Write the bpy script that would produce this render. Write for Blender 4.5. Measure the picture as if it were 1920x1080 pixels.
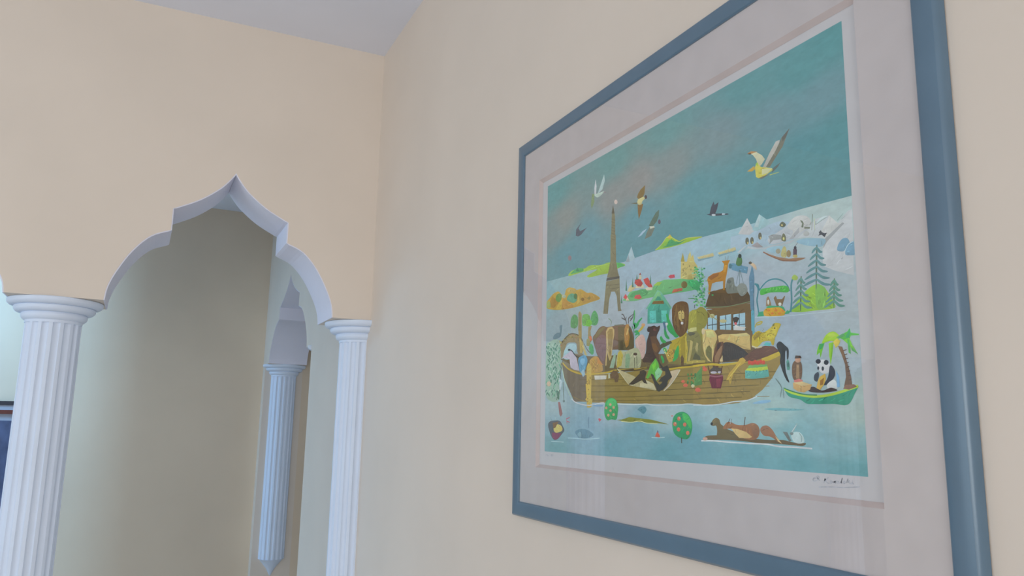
import bpy, bmesh, math, random
from mathutils import Vector, Matrix
random.seed(7)
for _o in list(bpy.data.objects):
    bpy.data.objects.remove(_o, do_unlink=True)
SC = bpy.context.scene
COL = SC.collection
PI = math.pi

# ------------------------------------------------------------------ camera
# X runs along the arcade wall (picture wall at X = 0), Y into the depth, Z up.
cam_d = bpy.data.cameras.new('camera')
cam_d.sensor_width = 36.0
cam_d.lens = 27.384
cam_d.clip_start = 0.02
cam = bpy.data.objects.new('camera', cam_d)
COL.objects.link(cam)
_R = Vector((0.902409, -0.430425, 0.019781))
_U = Vector((-0.092986, -0.149714, 0.984347))
_F = Vector((0.420727, 0.890123, 0.175127))
_m = Matrix.Identity(4)
for _i in range(3):
    _m[_i][0], _m[_i][1], _m[_i][2] = _R[_i], _U[_i], -_F[_i]
_m[0][3], _m[1][3], _m[2][3] = -0.61, -2.2771, 1.5
cam.matrix_world = _m
SC.camera = cam

# ------------------------------------------------------------------ world, daylight, exposure
world = bpy.data.worlds.new('daylight_sky')
world.use_nodes = True
bgn = world.node_tree.nodes['Background']
bgn.inputs['Color'].default_value = (0.62, 0.78, 1.0, 1)
bgn.inputs['Strength'].default_value = 1.0
SC.world = world


def window_light(name, loc, rot, sx, sy, power, color):
    """Daylight standing in a window opening."""
    d = bpy.data.lights.new(name, 'AREA')
    d.shape = 'RECTANGLE'
    d.size, d.size_y = sx, sy
    d.energy = power
    d.color = color
    o = bpy.data.objects.new(name, d)
    COL.objects.link(o)
    o.location = loc
    o.rotation_euler = rot
    return o


# +X facing: rotate -90 about Y ; +Y facing: rotate 90 about X ; -X facing: rotate 90 about Y
window_light('window_light_side', (-3.58, -1.35, 1.6), (0, -PI / 2, 0), 1.3, 1.7, 20, (0.72, 0.88, 0.97))
window_light('window_light_rear', (-1.9, -6.48, 1.6), (PI / 2, 0, 0), 2.3, 1.4, 72, (0.88, 0.94, 0.95))
window_light('window_light_back_room', (-3.58, 0.88, 1.5), (0, -PI / 2, 0), 1.4, 1.1, 3, (0.55, 0.80, 1.0))
window_light('added_roof_light', (-2.25, 2.02, 2.70), (0, 0, 0), 1.2, 0.85, 42, (0.28, 0.61, 1.0))  # added skylight, out of view, to turn the far wall's left blue and bright
window_light('window_light_hall', (2.38, 0.9, 1.6), (0, PI / 2, 0), 1.3, 1.2, 2.5, (0.60, 0.84, 1.0))

vs = SC.view_settings
vs.view_transform = 'Standard'
vs.look = 'None'
vs.gamma = 1.0
vs.use_curve_mapping = False
vs.exposure = -0.03

# ------------------------------------------------------------------ materials


def _nt(name):
    m = bpy.data.materials.new(name)
    m.use_nodes = True
    nt = m.node_tree
    return m, nt, nt.nodes['Principled BSDF']


def mat_paint(name, col, rough=0.6, vary=0.04, scale=3.0, bump=0.02, bscale=180.0, spec=0.3):
    m, nt, b = _nt(name)
    tc = nt.nodes.new('ShaderNodeTexCoord')
    n1 = nt.nodes.new('ShaderNodeTexNoise')
    n1.inputs['Scale'].default_value = scale
    n1.inputs['Detail'].default_value = 3
    nt.links.new(tc.outputs['Object'], n1.inputs['Vector'])
    rp = nt.nodes.new('ShaderNodeValToRGB')
    rp.color_ramp.elements[0].position = 0.3
    rp.color_ramp.elements[1].position = 0.7
    rp.color_ramp.elements[0].color = tuple(c * (1 - vary) for c in col) + (1,)
    rp.color_ramp.elements[1].color = tuple(min(1, c * (1 + vary)) for c in col) + (1,)
    nt.links.new(n1.outputs['Fac'], rp.inputs['Fac'])
    nt.links.new(rp.outputs['Color'], b.inputs['Base Color'])
    b.inputs['Roughness'].default_value = rough
    b.inputs['Specular IOR Level'].default_value = spec
    if bump > 0:
        n2 = nt.nodes.new('ShaderNodeTexNoise')
        n2.inputs['Scale'].default_value = bscale
        n2.inputs['Detail'].default_value = 2
        nt.links.new(tc.outputs['Object'], n2.inputs['Vector'])
        bp = nt.nodes.new('ShaderNodeBump')
        bp.inputs['Strength'].default_value = bump
        bp.inputs['Distance'].default_value = 0.002
        nt.links.new(n2.outputs['Fac'], bp.inputs['Height'])
        nt.links.new(bp.outputs['Normal'], b.inputs['Normal'])
    return m


def mat_glass(name, ior=1.5, tint=(1, 1, 1)):
    """Thin clear pane: lets light straight through and mirrors by Fresnel."""
    m = bpy.data.materials.new(name)
    m.use_nodes = True
    nt = m.node_tree
    nt.nodes.clear()
    out = nt.nodes.new('ShaderNodeOutputMaterial')
    mix = nt.nodes.new('ShaderNodeMixShader')
    tr = nt.nodes.new('ShaderNodeBsdfTransparent')
    tr.inputs['Color'].default_value = tint + (1,)
    gl = nt.nodes.new('ShaderNodeBsdfGlossy')
    gl.inputs['Roughness'].default_value = 0.015
    fr = nt.nodes.new('ShaderNodeFresnel')
    fr.inputs['IOR'].default_value = ior
    ge = nt.nodes.new('ShaderNodeNewGeometry')          # only the outer skin of the slab mirrors
    inv = nt.nodes.new('ShaderNodeMath')
    inv.operation = 'SUBTRACT'
    inv.inputs[0].default_value = 1.0
    nt.links.new(ge.outputs['Backfacing'], inv.inputs[1])
    mu = nt.nodes.new('ShaderNodeMath')
    mu.operation = 'MULTIPLY'
    nt.links.new(fr.outputs['Fac'], mu.inputs[0])
    nt.links.new(inv.outputs[0], mu.inputs[1])
    nt.links.new(mu.outputs[0], mix.inputs['Fac'])
    nt.links.new(tr.outputs[0], mix.inputs[1])
    nt.links.new(gl.outputs[0], mix.inputs[2])
    nt.links.new(mix.outputs[0], out.inputs['Surface'])
    return m


def mat_ink(name):
    """Flat printed ink: colour per face of the print, with a faint paper grain."""
    m, nt, b = _nt(name)
    at = nt.nodes.new('ShaderNodeAttribute')
    at.attribute_name = 'ink'
    tc = nt.nodes.new('ShaderNodeTexCoord')
    n1 = nt.nodes.new('ShaderNodeTexNoise')
    n1.inputs['Scale'].default_value = 120.0
    n1.inputs['Detail'].default_value = 5
    n1.inputs['Roughness'].default_value = 0.7
    mp = nt.nodes.new('ShaderNodeMapping')
    mp.inputs['Scale'].default_value = (1.0, 0.55, 1.25)
    nt.links.new(tc.outputs['Object'], mp.inputs['Vector'])
    nt.links.new(mp.outputs['Vector'], n1.inputs['Vector'])
    mr = nt.nodes.new('ShaderNodeMapRange')
    mr.inputs['From Min'].default_value = 0.3
    mr.inputs['From Max'].default_value = 0.7
    mr.inputs['To Min'].default_value = 0.90
    mr.inputs['To Max'].default_value = 1.10
    nt.links.new(n1.outputs['Fac'], mr.inputs['Value'])
    mx = nt.nodes.new('ShaderNodeVectorMath')
    mx.operation = 'SCALE'
    nt.links.new(at.outputs['Color'], mx.inputs[0])
    nt.links.new(mr.outputs['Result'], mx.inputs['Scale'])
    nt.links.new(mx.outputs['Vector'], b.inputs['Base Color'])
    b.inputs['Roughness'].default_value = 0.75
    b.inputs['Specular IOR Level'].default_value = 0.15
    return m


M = {
    'cream': mat_paint('cream_wall_paint', (0.81, 0.698, 0.597), 0.62, 0.03),
    'cream_far': mat_paint('warm_shaded_cream_paint', (0.8, 0.65, 0.495), 0.65, 0.03),  # the same cream with warm shade put into its colour against blue daylight
    'alcove': mat_paint('pale_alcove_paint', (0.74, 0.79, 0.82), 0.65, 0.03),
    'ceiling': mat_paint('white_ceiling_paint', (0.85, 0.86, 0.95), 0.7, 0.02),
    'white': mat_paint('white_plaster_gloss', (0.76, 0.83, 0.965), 0.45, 0.02, 6, 0.02, 120),
    'lining': mat_paint('white_arch_paint', (0.82, 0.8, 0.9), 0.5, 0.02, 6, 0.02, 120),
    'floor': mat_paint('beige_stone_floor', (0.66, 0.59, 0.53), 0.4, 0.12, 4, 0.05, 40),
    'frame': mat_paint('blue_lacquered_frame', (0.118, 0.19, 0.262), 0.28, 0.05, 14, 0.03, 260, 0.5),
    'mat': mat_paint('ivory_mat_board', (0.67, 0.605, 0.595), 0.85, 0.03, 30, 0.03, 600, 0.1),
    'bevel': mat_paint('rose_mat_bevel', (0.68, 0.56, 0.53), 0.85, 0.04, 30, 0.0, 600, 0.1),
    'paper': mat_paint('white_print_paper', (0.735, 0.705, 0.71), 0.85, 0.02, 30, 0.02, 700, 0.1),
    'board': mat_paint('brown_backing_board', (0.30, 0.22, 0.15), 0.9, 0.1, 20),
    'dark': mat_paint('dark_wood_frame', (0.035, 0.025, 0.03), 0.35, 0.2, 20, 0.02, 80, 0.5),
    'red': mat_paint('red_brown_slip', (0.16, 0.04, 0.025), 0.5, 0.15, 20),
    'greymat': mat_paint('grey_mat_board', (0.42, 0.43, 0.50), 0.8, 0.04, 20),
    'bluepic': mat_paint('deep_blue_picture', (0.09, 0.10, 0.17), 0.6, 0.5, 8),
    'palepic': mat_paint('pale_blue_picture', (0.30, 0.34, 0.44), 0.6, 0.2, 12),
    'wood': mat_paint('brown_table_wood', (0.12, 0.06, 0.03), 0.4, 0.2, 14),
    'glass': mat_glass('clear_picture_glass', 1.8),
    'pane': mat_glass('clear_window_glass', 1.45),
    'ink': mat_ink('printed_ink'),
    'pencil': mat_paint('grey_pencil', (0.57, 0.57, 0.61), 0.8, 0.2, 300, 0.0),
}

# ------------------------------------------------------------------ helpers


def link(name, bm, mat, parent=None, smooth=False):
    bmesh.ops.recalc_face_normals(bm, faces=bm.faces[:])
    me = bpy.data.meshes.new(name)
    bm.to_mesh(me)
    bm.free()
    me.materials.append(M[mat] if isinstance(mat, str) else mat)
    if smooth:
        for p in me.polygons:
            p.use_smooth = True
    o = bpy.data.objects.new(name, me)
    COL.objects.link(o)
    if parent is not None:
        o.parent = parent
        o.matrix_parent_inverse = parent.matrix_world.inverted()
    return o


def thing(name, label, cat, loc=(0, 0, 0), group=None):
    o = bpy.data.objects.new(name, None)
    COL.objects.link(o)
    o.empty_display_size = 0.1
    o.location = loc
    o.matrix_world = Matrix.Translation(loc)
    o['label'] = label
    o['category'] = cat
    if group:
        o['group'] = group
    return o


def structure(name, bm, mat, label=None, cat=None, smooth=False):
    o = link(name, bm, mat, None, smooth)
    o['kind'] = 'structure'
    if label:
        o['label'] = label
        o['category'] = cat
    return o


def add_box(bm, a, b):
    x0, x1 = sorted((a[0], b[0]))
    y0, y1 = sorted((a[1], b[1]))
    z0, z1 = sorted((a[2], b[2]))
    v = [bm.verts.new(c) for c in ((x0, y0, z0), (x1, y0, z0), (x1, y1, z0), (x0, y1, z0),
                                   (x0, y0, z1), (x1, y0, z1), (x1, y1, z1), (x0, y1, z1))]
    for f in ((3, 2, 1, 0), (4, 5, 6, 7), (0, 1, 5, 4), (1, 2, 6, 5), (2, 3, 7, 6), (3, 0, 4, 7)):
        bm.faces.new([v[i] for i in f])
    return v


def box(a, b):
    bm = bmesh.new()
    add_box(bm, a, b)
    return bm


def prism(bm, pts, axis, lo, hi):
    """Extrude a closed outline. axis 'Y': pts are (x, z); 'X': (y, z); 'Z': (x, y)."""
    def P(p, t):
        if axis == 'Y':
            return (p[0], t, p[1])
        if axis == 'X':
            return (t, p[0], p[1])
        return (p[0], p[1], t)
    A = [bm.verts.new(P(p, lo)) for p in pts]
    B = [bm.verts.new(P(p, hi)) for p in pts]
    fa = bm.faces.new(A)
    fb = bm.faces.new(list(reversed(B)))
    n = len(pts)
    for i in range(n):
        bm.faces.new([A[i], B[i], B[(i + 1) % n], A[(i + 1) % n]])
    fa.normal_update()
    fb.normal_update()
    bmesh.ops.triangulate(bm, faces=[fa, fb], ngon_method='EAR_CLIP')
    return bm


def spline(pts, n=6):
    """Catmull-Rom through the points."""
    out = []
    P = [pts[0]] + list(pts) + [pts[-1]]
    for i in range(1, len(P) - 2):
        p0, p1, p2, p3 = P[i - 1], P[i], P[i + 1], P[i + 2]
        for k in range(n):
            t = k / n
            out.append(tuple(0.5 * (2 * p1[j] + (p2[j] - p0[j]) * t + (2 * p0[j] - 5 * p1[j] + 4 * p2[j] - p3[j]) * t * t
                                    + (3 * p1[j] - p0[j] - 3 * p2[j] + p3[j]) * t ** 3) for j in range(2)))
    out.append(tuple(pts[-1]))
    return out


def autosmooth(o, ang=35):
    for p in o.data.polygons:
        p.use_smooth = True
    o.data.set_sharp_from_angle(angle=math.radians(ang))


# ------------------------------------------------------------------ the setting
CEIL = 2.655
SPRING = 1.805
LX, RY = -3.6, -6.5          # left wall, rear wall
NB, AB = 2.2, 4.0            # far wall, end of the back room

# half of the ogee arch from the apex down to the springing: offset from the centre, height
OGEE = spline([(0.0, 2.199), (0.021, 2.169), (0.046, 2.142), (0.093, 2.106), (0.156, 2.073)], 5)
LOBE = spline([(0.156, 2.012), (0.204, 1.990), (0.247, 1.942), (0.281, 1.880), (0.296, 1.838), (0.300, SPRING)], 5)


def arch(center, half):
    """Points of an arch opening from its left springing over the apex to its right springing."""
    k = half / 0.300
    h = [(x * k, z) for x, z in OGEE + LOBE]
    left = [(center - x, z) for x, z in reversed(h)]
    right = [(center + x, z) for x, z in h[1:]]
    return left + right


def lining(bm, pts, axis, lo, hi, th=0.003):
    """White painted reveal that follows an arch opening."""
    n = len(pts)
    inner = []
    for i in range(n):
        a = Vector(pts[max(0, i - 1)])
        b = Vector(pts[min(n - 1, i + 1)])
        d = (b - a).normalized()
        inner.append((pts[i][0] + d.y * th, pts[i][1] - d.x * th))
    prism(bm, list(pts) + list(reversed(inner)), axis, lo, hi)


structure('floor', box((LX - .2, RY - .2, -0.1), (2.6, AB + .2, 0)), 'floor')
bm = bmesh.new()                                # ceiling slab, opened for an unseen skylight added to brighten the back room
SK = (-2.90, -1.60, 1.55, 2.50)
for q in ((LX - .2, 2.6, RY - .2, SK[2]), (LX - .2, 2.6, SK[3], AB + .2), (LX - .2, SK[0], SK[2], SK[3]), (SK[1], 2.6, SK[2], SK[3])):
    add_box(bm, (q[0], q[2], CEIL), (q[1], q[3], CEIL + .1))
structure('ceiling', bm, 'ceiling')
bm = bmesh.new()
for q in ((SK[0], SK[0] + .04, SK[2], SK[3]), (SK[1] - .04, SK[1], SK[2], SK[3]), (SK[0] + .04, SK[1] - .04, SK[2], SK[2] + .04),
          (SK[0] + .04, SK[1] - .04, SK[3] - .04, SK[3])):
    add_box(bm, (q[0], q[2], CEIL + .01), (q[1], q[3], CEIL + .09))
sky_w = structure('added_skylight', bm, 'white')  # frame of the added skylight
link('pane', box((SK[0] + .04, SK[2] + .04, CEIL + .07), (SK[1] - .04, SK[3] - .04, CEIL + .076)), 'pane', sky_w)

# arcade wall: arches above the columns at X = 0, -0.829, -2.05; solid further left
COLX = (-0.829, -2.05)
A1 = arch(-0.4145, 0.300)
A2 = arch((COLX[0] + COLX[1]) / 2, (COLX[0] - COLX[1]) / 2 - 0.107)
bm = bmesh.new()
prism(bm, [(LX, 0), (LX, CEIL), (0, CEIL), (0, SPRING)] + list(reversed(A1)) + list(reversed(A2))
      + [(COLX[1] - 0.107, SPRING), (COLX[1] - 0.107, 0)], 'Y', 0.0, 0.2)
w_arc = structure('wall_arcade', bm, 'cream')
for pts in (A1, A2):
    bm = bmesh.new()
    lining(bm, pts, 'Y', 0.0008, 0.1992)
    link('arch_lining', bm, 'lining', w_arc)

# picture wall, running on behind the arcade where a wider arch opens to the side hall
J0, J1 = 0.88, 2.12
A3 = arch(1.5, 0.513)
bm = bmesh.new()
prism(bm, [(RY, 0), (RY, CEIL), (AB, CEIL), (AB, 0), (J1, 0), (J1, SPRING)] + list(reversed(A3))
      + [(J0, SPRING), (J0, 0)], 'X', 0.0, 0.2)
w_right = structure('wall_right', bm, 'cream')
bm = bmesh.new()
lining(bm, A3, 'X', 0.0008, 0.1992)
link('arch_lining', bm, 'lining', w_right)

# far wall: straight on the right, bending softly away by 30 degrees on the left
BX, BT, BR = -0.74, math.radians(30), 0.55  # bend added to a flat wall, shaped to give a soft light edge
tl = BR * math.tan(BT / 2)
out = [(0.0, NB), (0.0, NB + .1)]
front = [(BX + tl - BR * math.sin(a), NB + BR - BR * math.cos(a)) for a in [BT * k / 16 for k in range(17)]]
ex = -3.62
ey = NB + (BX - ex) * math.tan(BT)
bm = bmesh.new()
prism(bm, [(0.0, NB)] + front + [(ex, ey), (ex, ey + .15), (BX, NB + .15), (0.0, NB + .15)], 'Z', 0.0, CEIL)
w_far = structure('wall_far', bm, 'cream_far')
autosmooth(w_far, 20)
structure('wall_end', box((LX, AB, 0), (0.2, AB + .2, CEIL)), 'cream_far')


def wall_with_holes(name, axis, at, th, lo, hi, holes, mat):
    """Upright wall slab with rectangular openings [(a0, a1, z0, z1)] sorted along the wall."""
    bm = bmesh.new()

    def seg(a0, a1, z0, z1):
        if axis == 'X':
            add_box(bm, (at, a0, z0), (at + th, a1, z1))
        else:
            add_box(bm, (a0, at, z0), (a1, at + th, z1))
    p = lo
    for a0, a1, z0, z1 in holes:
        seg(p, a0, 0, CEIL)
        seg(a0, a1, 0, z0)
        seg(a0, a1, z1, CEIL)
        p = a1
    seg(p, hi, 0, CEIL)
    return structure(name, bm, mat)


def window(name, axis, at, a0, a1, z0, z1):
    """White window: outer frame, one mullion, two panes."""
    def bx(b0, b1, y0, y1, d0, d1):
        return box((at + d0, b0, y0), (at + d1, b1, y1)) if axis == 'X' else box((b0, at + d0, y0), (b1, at + d1, y1))
    f = 0.05
    bm = bmesh.new()
    for q in ((a0, a0 + f, z0, z1), (a1 - f, a1, z0, z1), (a0 + f, a1 - f, z0, z0 + f), (a0 + f, a1 - f, z1 - f, z1)):
        if axis == 'X':
            add_box(bm, (at - .03, q[0], q[2]), (at + .03, q[1], q[3]))
        else:
            add_box(bm, (q[0], at - .03, q[2]), (q[1], at + .03, q[3]))
    w = structure(name, bm, 'white')
    mid = (a0 + a1) / 2
    link('mullion', bx(mid - .02, mid + .02, z0 + f, z1 - f, -.025, .025), 'white', w)
    for b0, b1 in ((a0 + f, mid - .02), (mid + .02, a1 - f)):
        link('pane', bx(b0, b1, z0 + f, z1 - f, -.003, .003), 'pane', w)
    return w


wall_with_holes('wall_left', 'X', LX - .2, .2, RY, AB,
                [(-2.25, -0.45, 0.9, 2.3), (0.28, 1.48, 0.75, 2.25)], 'cream')
wall_with_holes('wall_rear', 'Y', RY - .2, .2, LX, 0.2, [(-3.1, -0.7, 0.9, 2.35)], 'cream')
window('window_1', 'X', LX - .12, -2.25, -0.45, 0.9, 2.3)
window('window_2', 'X', LX - .12, 0.28, 1.48, 0.75, 2.25)
window('window_3', 'Y', RY - .12, -3.1, -0.7, 0.9, 2.35)
# side hall behind the picture wall
structure('wall_hall_end', box((0.2, J1, 0), (2.6, J1 + .2, CEIL)), 'cream_far')
structure('wall_hall_start', box((0.2, -0.4, 0), (2.6, -0.2, CEIL)), 'cream_far')
wall_with_holes('wall_hall_right', 'X', 2.4, .2, -0.2, J1, [(0.25, 1.55, 0.9, 2.3)], 'cream_far')
window('window_4', 'X', 2.52, 0.25, 1.55, 0.9, 2.3)

# ------------------------------------------------------------------ fluted columns
R_SH, NFL = 0.066, 16


def flute_r(a, r0):
    """Radius of the fluted shaft: concave flutes parted by narrow fillets."""
    t = (a * NFL / (2 * PI)) % 1.0
    u = abs(t - 0.5) / 0.31
    return r0 - (0.0058 * math.sqrt(max(0.0, 1 - u * u)) if u < 1 else 0.0)


def lathe(bm, prof, a0, a1, n, fl=False, close=True):
    """Revolve (r, z) rows between two angles; half turns get a flat back."""
    full = abs(a1 - a0 - 2 * PI) < 1e-6
    cols = n if full else n + 1
    rows = []
    for r, z in prof:
        row = []
        for i in range(cols):
            a = a0 + (a1 - a0) * i / n
            rr = flute_r(a, r) if fl else r
            row.append(bm.verts.new((rr * math.cos(a), rr * math.sin(a), z)))
        rows.append(row)
    for k in range(len(rows) - 1):
        for i in range(n):
            j = (i + 1) % cols
            bm.faces.new([rows[k][i], rows[k][j], rows[k + 1][j], rows[k + 1][i]])
        if not full:
            bm.faces.new([rows[k][0], rows[k + 1][0], rows[k + 1][-1], rows[k][-1]])
    bm.faces.new(list(reversed(rows[0])))
    bm.faces.new(rows[-1])


def shift(bm, loc):
    bmesh.ops.translate(bm, verts=bm.verts[:], vec=loc)
    return bm


def column(loc, label, a0=0.0, a1=2 * PI, z0=0.0, corbel=False, group=None):
    t = thing('fluted_column', label, 'column', (loc[0], loc[1], z0), group)
    half = a1 - a0 < 6
    n = NFL * 12 // (2 if half else 1)
    base_z = z0 + (0.05 if corbel else 0.16)
    bm = bmesh.new()
    lathe(bm, [(R_SH, base_z), (R_SH, 1.752)], a0, a1, n, True)
    s = link('shaft', shift(bm, (loc[0], loc[1], 0)), 'white', t)
    autosmooth(s, 50)
    rings = ((0.068, 0.078, 1.748, 1.769), (0.087, 0.096, 1.769, 1.7865), (0.104, 0.113, 1.7865, 1.8045))
    bm = bmesh.new()
    lathe(bm, [(0.0672, 1.742), (0.0675, 1.752), (0.066, 1.753)], a0, a1, n // 2)
    cap = link('capital', shift(bm, (loc[0], loc[1], 0)), 'white', t)
    autosmooth(cap, 50)
    for ra, rb, za, zb in rings:
        bm = bmesh.new()
        h = zb - za
        lathe(bm, [(ra - 0.004, za), (ra + 0.002, za + h * .08), (rb - 0.002, za + h * .32), (rb, za + h * .55), (rb, zb - h * .12), (rb - 0.002, zb)],
              a0, a1, 48)
        o = link('ring', shift(bm, (loc[0], loc[1], 0)), 'white', cap)
        autosmooth(o, 40)
    bm = bmesh.new()
    if corbel:
        lathe(bm, [(0.004, z0 - 0.035), (0.022, z0), (0.045, z0 + .028), (0.060, z0 + .045), (0.066, z0 + .05)], a0, a1, 48)
        o = link('corbel', shift(bm, (loc[0], loc[1], 0)), 'white', t)
    else:
        lathe(bm, [(0.105, z0), (0.105, z0 + .05), (0.098, z0 + .055), (0.098, z0 + .075), (0.088, z0 + .085),
                   (0.088, z0 + .12), (0.072, z0 + .14), (0.068, z0 + .16)], a0, a1, 48)
        o = link('base', shift(bm, (loc[0], loc[1], 0)), 'white', t)
    autosmooth(o, 40)
    return t


GRP = 'white fluted columns of the arches'
column((COLX[0], 0.1), 'white fluted round column standing free between the two arches', group=GRP)
column((COLX[1], 0.1), 'white fluted column at the far left end of the arcade', group=GRP)
column((0.0, 0.1), 'white fluted half column against the cream wall in the room corner', PI / 2, 3 * PI / 2, group=GRP)
column((0.1, J1), 'shaded half column ending in a pointed corbel under the rear arch', PI, 2 * PI, 0.745, True, GRP)
column((0.1, J0), 'half column on the near side of the rear arch, mostly hidden', 0, PI, 0.745, True, GRP)

# ------------------------------------------------------------------ dark framed picture on the bent far wall
PW_, PH_ = 0.86, 0.82
t = thing('framed_picture', 'dark wooden framed picture on the far wall behind the left column', 'picture')


def rails(parent, name, mat, depth, inset, w):
    """Four mitred rails, local X to the right, -Y out of the wall, Z up from the frame's lower edge."""
    x0, x1, z0, z1 = -PW_ / 2 + inset, PW_ / 2 - inset, inset, PH_ - inset
    o = [(x0, z0), (x1, z0), (x1, z1), (x0, z1)]
    q = [(x0 + w, z0 + w), (x1 - w, z0 + w), (x1 - w, z1 - w), (x0 + w, z1 - w)]
    for k in range(4):
        bm = bmesh.new()
        prism(bm, [o[k], o[(k + 1) % 4], q[(k + 1) % 4], q[k]], 'Y', -depth, -.001)
        link(name, bm, mat, parent)


rails(t, 'frame_rail', 'dark', .030, 0.0, .020)
rails(t, 'inner_rail', 'greymat', .024, .020, .025)
rails(t, 'red_slip', 'red', .026, .045, .020)
link('mat_board', box((-PW_ / 2 + .065, -.012, .065), (PW_ / 2 - .065, -.001, PH_ - .065)), 'greymat', t)
pic = link('picture', box((-PW_ / 2 + .10, -.014, .10), (PW_ / 2 - .10, -.0122, PH_ - .098)), 'bluepic', t)
bm = bmesh.new()
arc = [(.10 + .17 * math.cos(a), .48 + .19 * math.sin(a)) for a in [PI * k / 12 for k in range(13)]]
prism(bm, arc + [(-.04, .14), (.20, .14)], 'Y', -.0165, -.0142)
link('painted_shape', bm, 'palepic', pic)
al = 0.37 + PW_ / 2
t.location = (BX - al * math.cos(BT), NB + al * math.sin(BT), 1.577 - PH_)
t.rotation_euler = (0, 0, -BT)

# ------------------------------------------------------------------ the large framed print on the picture wall
FO = (-1.0265, -1.8675, 1.3500, 2.0140)        # far edge, near edge, bottom, top (outer)
FW = 0.0255                                     # rail width
big = thing('framed_print', 'large blue-framed art print of an animal-laden ark under glass on the cream wall', 'picture',
            (0, (FO[0] + FO[1]) / 2, FO[2]))
# rail profile: distance inward from the outer edge, distance from the wall
PROF = [(0.0, 0.0008), (0.0004, 0.0060), (0.0016, 0.0098), (0.0042, 0.0122), (0.0080, 0.0130), (0.0200, 0.0128),
        (0.0238, 0.0120), (FW, 0.0104), (FW, 0.0060), (FW - .004, 0.0060), (FW - .004, 0.0008)]
corners = [(FO[0], FO[2], -1, 1), (FO[1], FO[2], 1, 1), (FO[1], FO[3], 1, -1), (FO[0], FO[3], -1, -1)]
for k in range(4):
    bm = bmesh.new()
    ends = []
    for c in (corners[k], corners[(k + 1) % 4]):
        ends.append([bm.verts.new((-d, c[0] + c[2] * w, c[1] + c[3] * w)) for w, d in PROF])
    n = len(PROF)
    for i in range(n):
        bm.faces.new([ends[0][i], ends[0][(i + 1) % n], ends[1][(i + 1) % n], ends[1][i]])
    bm.faces.new(list(reversed(ends[0])))
    bm.faces.new(ends[1])
    o = link('frame_rail', bm, 'frame', big)
    autosmooth(o, 30)
IY0, IY1, IZ0, IZ1 = FO[0] - FW, FO[1] + FW, FO[2] + FW, FO[3] - FW
link('backing_board', box((-.0020, IY0 + .003, IZ0 - .003), (-.0010, IY1 - .003, IZ1 + .003)), 'board', big)
# mat board with a bevelled window
MW = (-1.1080, -1.7795, 1.4350, 1.9270)         # mat window at the mat surface
PW = (-1.1150, -1.7785, 1.4400, 1.9205)         # and at the paper
XM, XP = -.0084, -.0040
o4 = [(IY0 + .003, IZ0 - .003), (IY1 - .003, IZ0 - .003), (IY1 - .003, IZ1 + .003), (IY0 + .003, IZ1 + .003)]
m4 = [(MW[0], MW[2]), (MW[1], MW[2]), (MW[1], MW[3]), (MW[0], MW[3])]
p4 = [(PW[0], PW[2]), (PW[1], PW[2]), (PW[1], PW[3]), (PW[0], PW[3])]
bm = bmesh.new()
for k in range(4):
    j = (k + 1) % 4
    for xx in (XM, XM + .003):
        bm.faces.new([bm.verts.new((xx, *q)) for q in (o4[k], o4[j], m4[j], m4[k])])
    bm.faces.new([bm.verts.new(q) for q in ((XM, *o4[k]), (XM, *o4[j]), (XM + .003, *o4[j]), (XM + .003, *o4[k]))])
bmesh.ops.remove_doubles(bm, verts=bm.verts[:], dist=1e-6)
mb = link('mat_board', bm, 'mat', big)
bm = bmesh.new()
for k in range(4):
    j = (k + 1) % 4
    bm.faces.new([bm.verts.new(q) for q in ((XM, *m4[k]), (XM, *m4[j]), (XP - .0002, *p4[j]), (XP - .0002, *p4[k]))])
bmesh.ops.remove_doubles(bm, verts=bm.verts[:], dist=1e-6)
link('bevel', bm, 'bevel', mb)
pap = link('paper', box((XP, -1.100, 1.428), (XP + .0015, -1.787, 1.934)), 'paper', big)
link('glass_pane', box((-.0104, IY0 + .002, IZ0 - .002), (-.0088, IY1 - .002, IZ1 + .002)), 'glass', big)

# ------------------------------------------------------------------ the printed picture
# Points are millimetres on the sheet from the print's lower left corner (x right, y up);
# the sheet is 628.6 x 448.4 mm.
PRW, PRH = 628.6, 448.4
PY0, PZ0 = -1.1320, 1.4614


def on_sheet(x, y, lift):
    return (XP - 0.00006 - lift, PY0 - x / 1000.0, PZ0 + y / 1000.0)


INK_GAIN = (1.58, 1.70, 1.68)


def ink(c):
    """8-bit ink colour to linear pigment."""
    out = []
    for k, v in enumerate(c):
        s = v / 255.0
        lin = s / 12.92 if s <= 0.04045 else ((s + 0.055) / 1.055) ** 2.4
        out.append(min(0.9, lin * INK_GAIN[k]))
    return out


def lerp(a, b, t):
    t = max(0.0, min(1.0, t))
    return [a[i] + (b[i] - a[i]) * t for i in range(3)]


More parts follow.
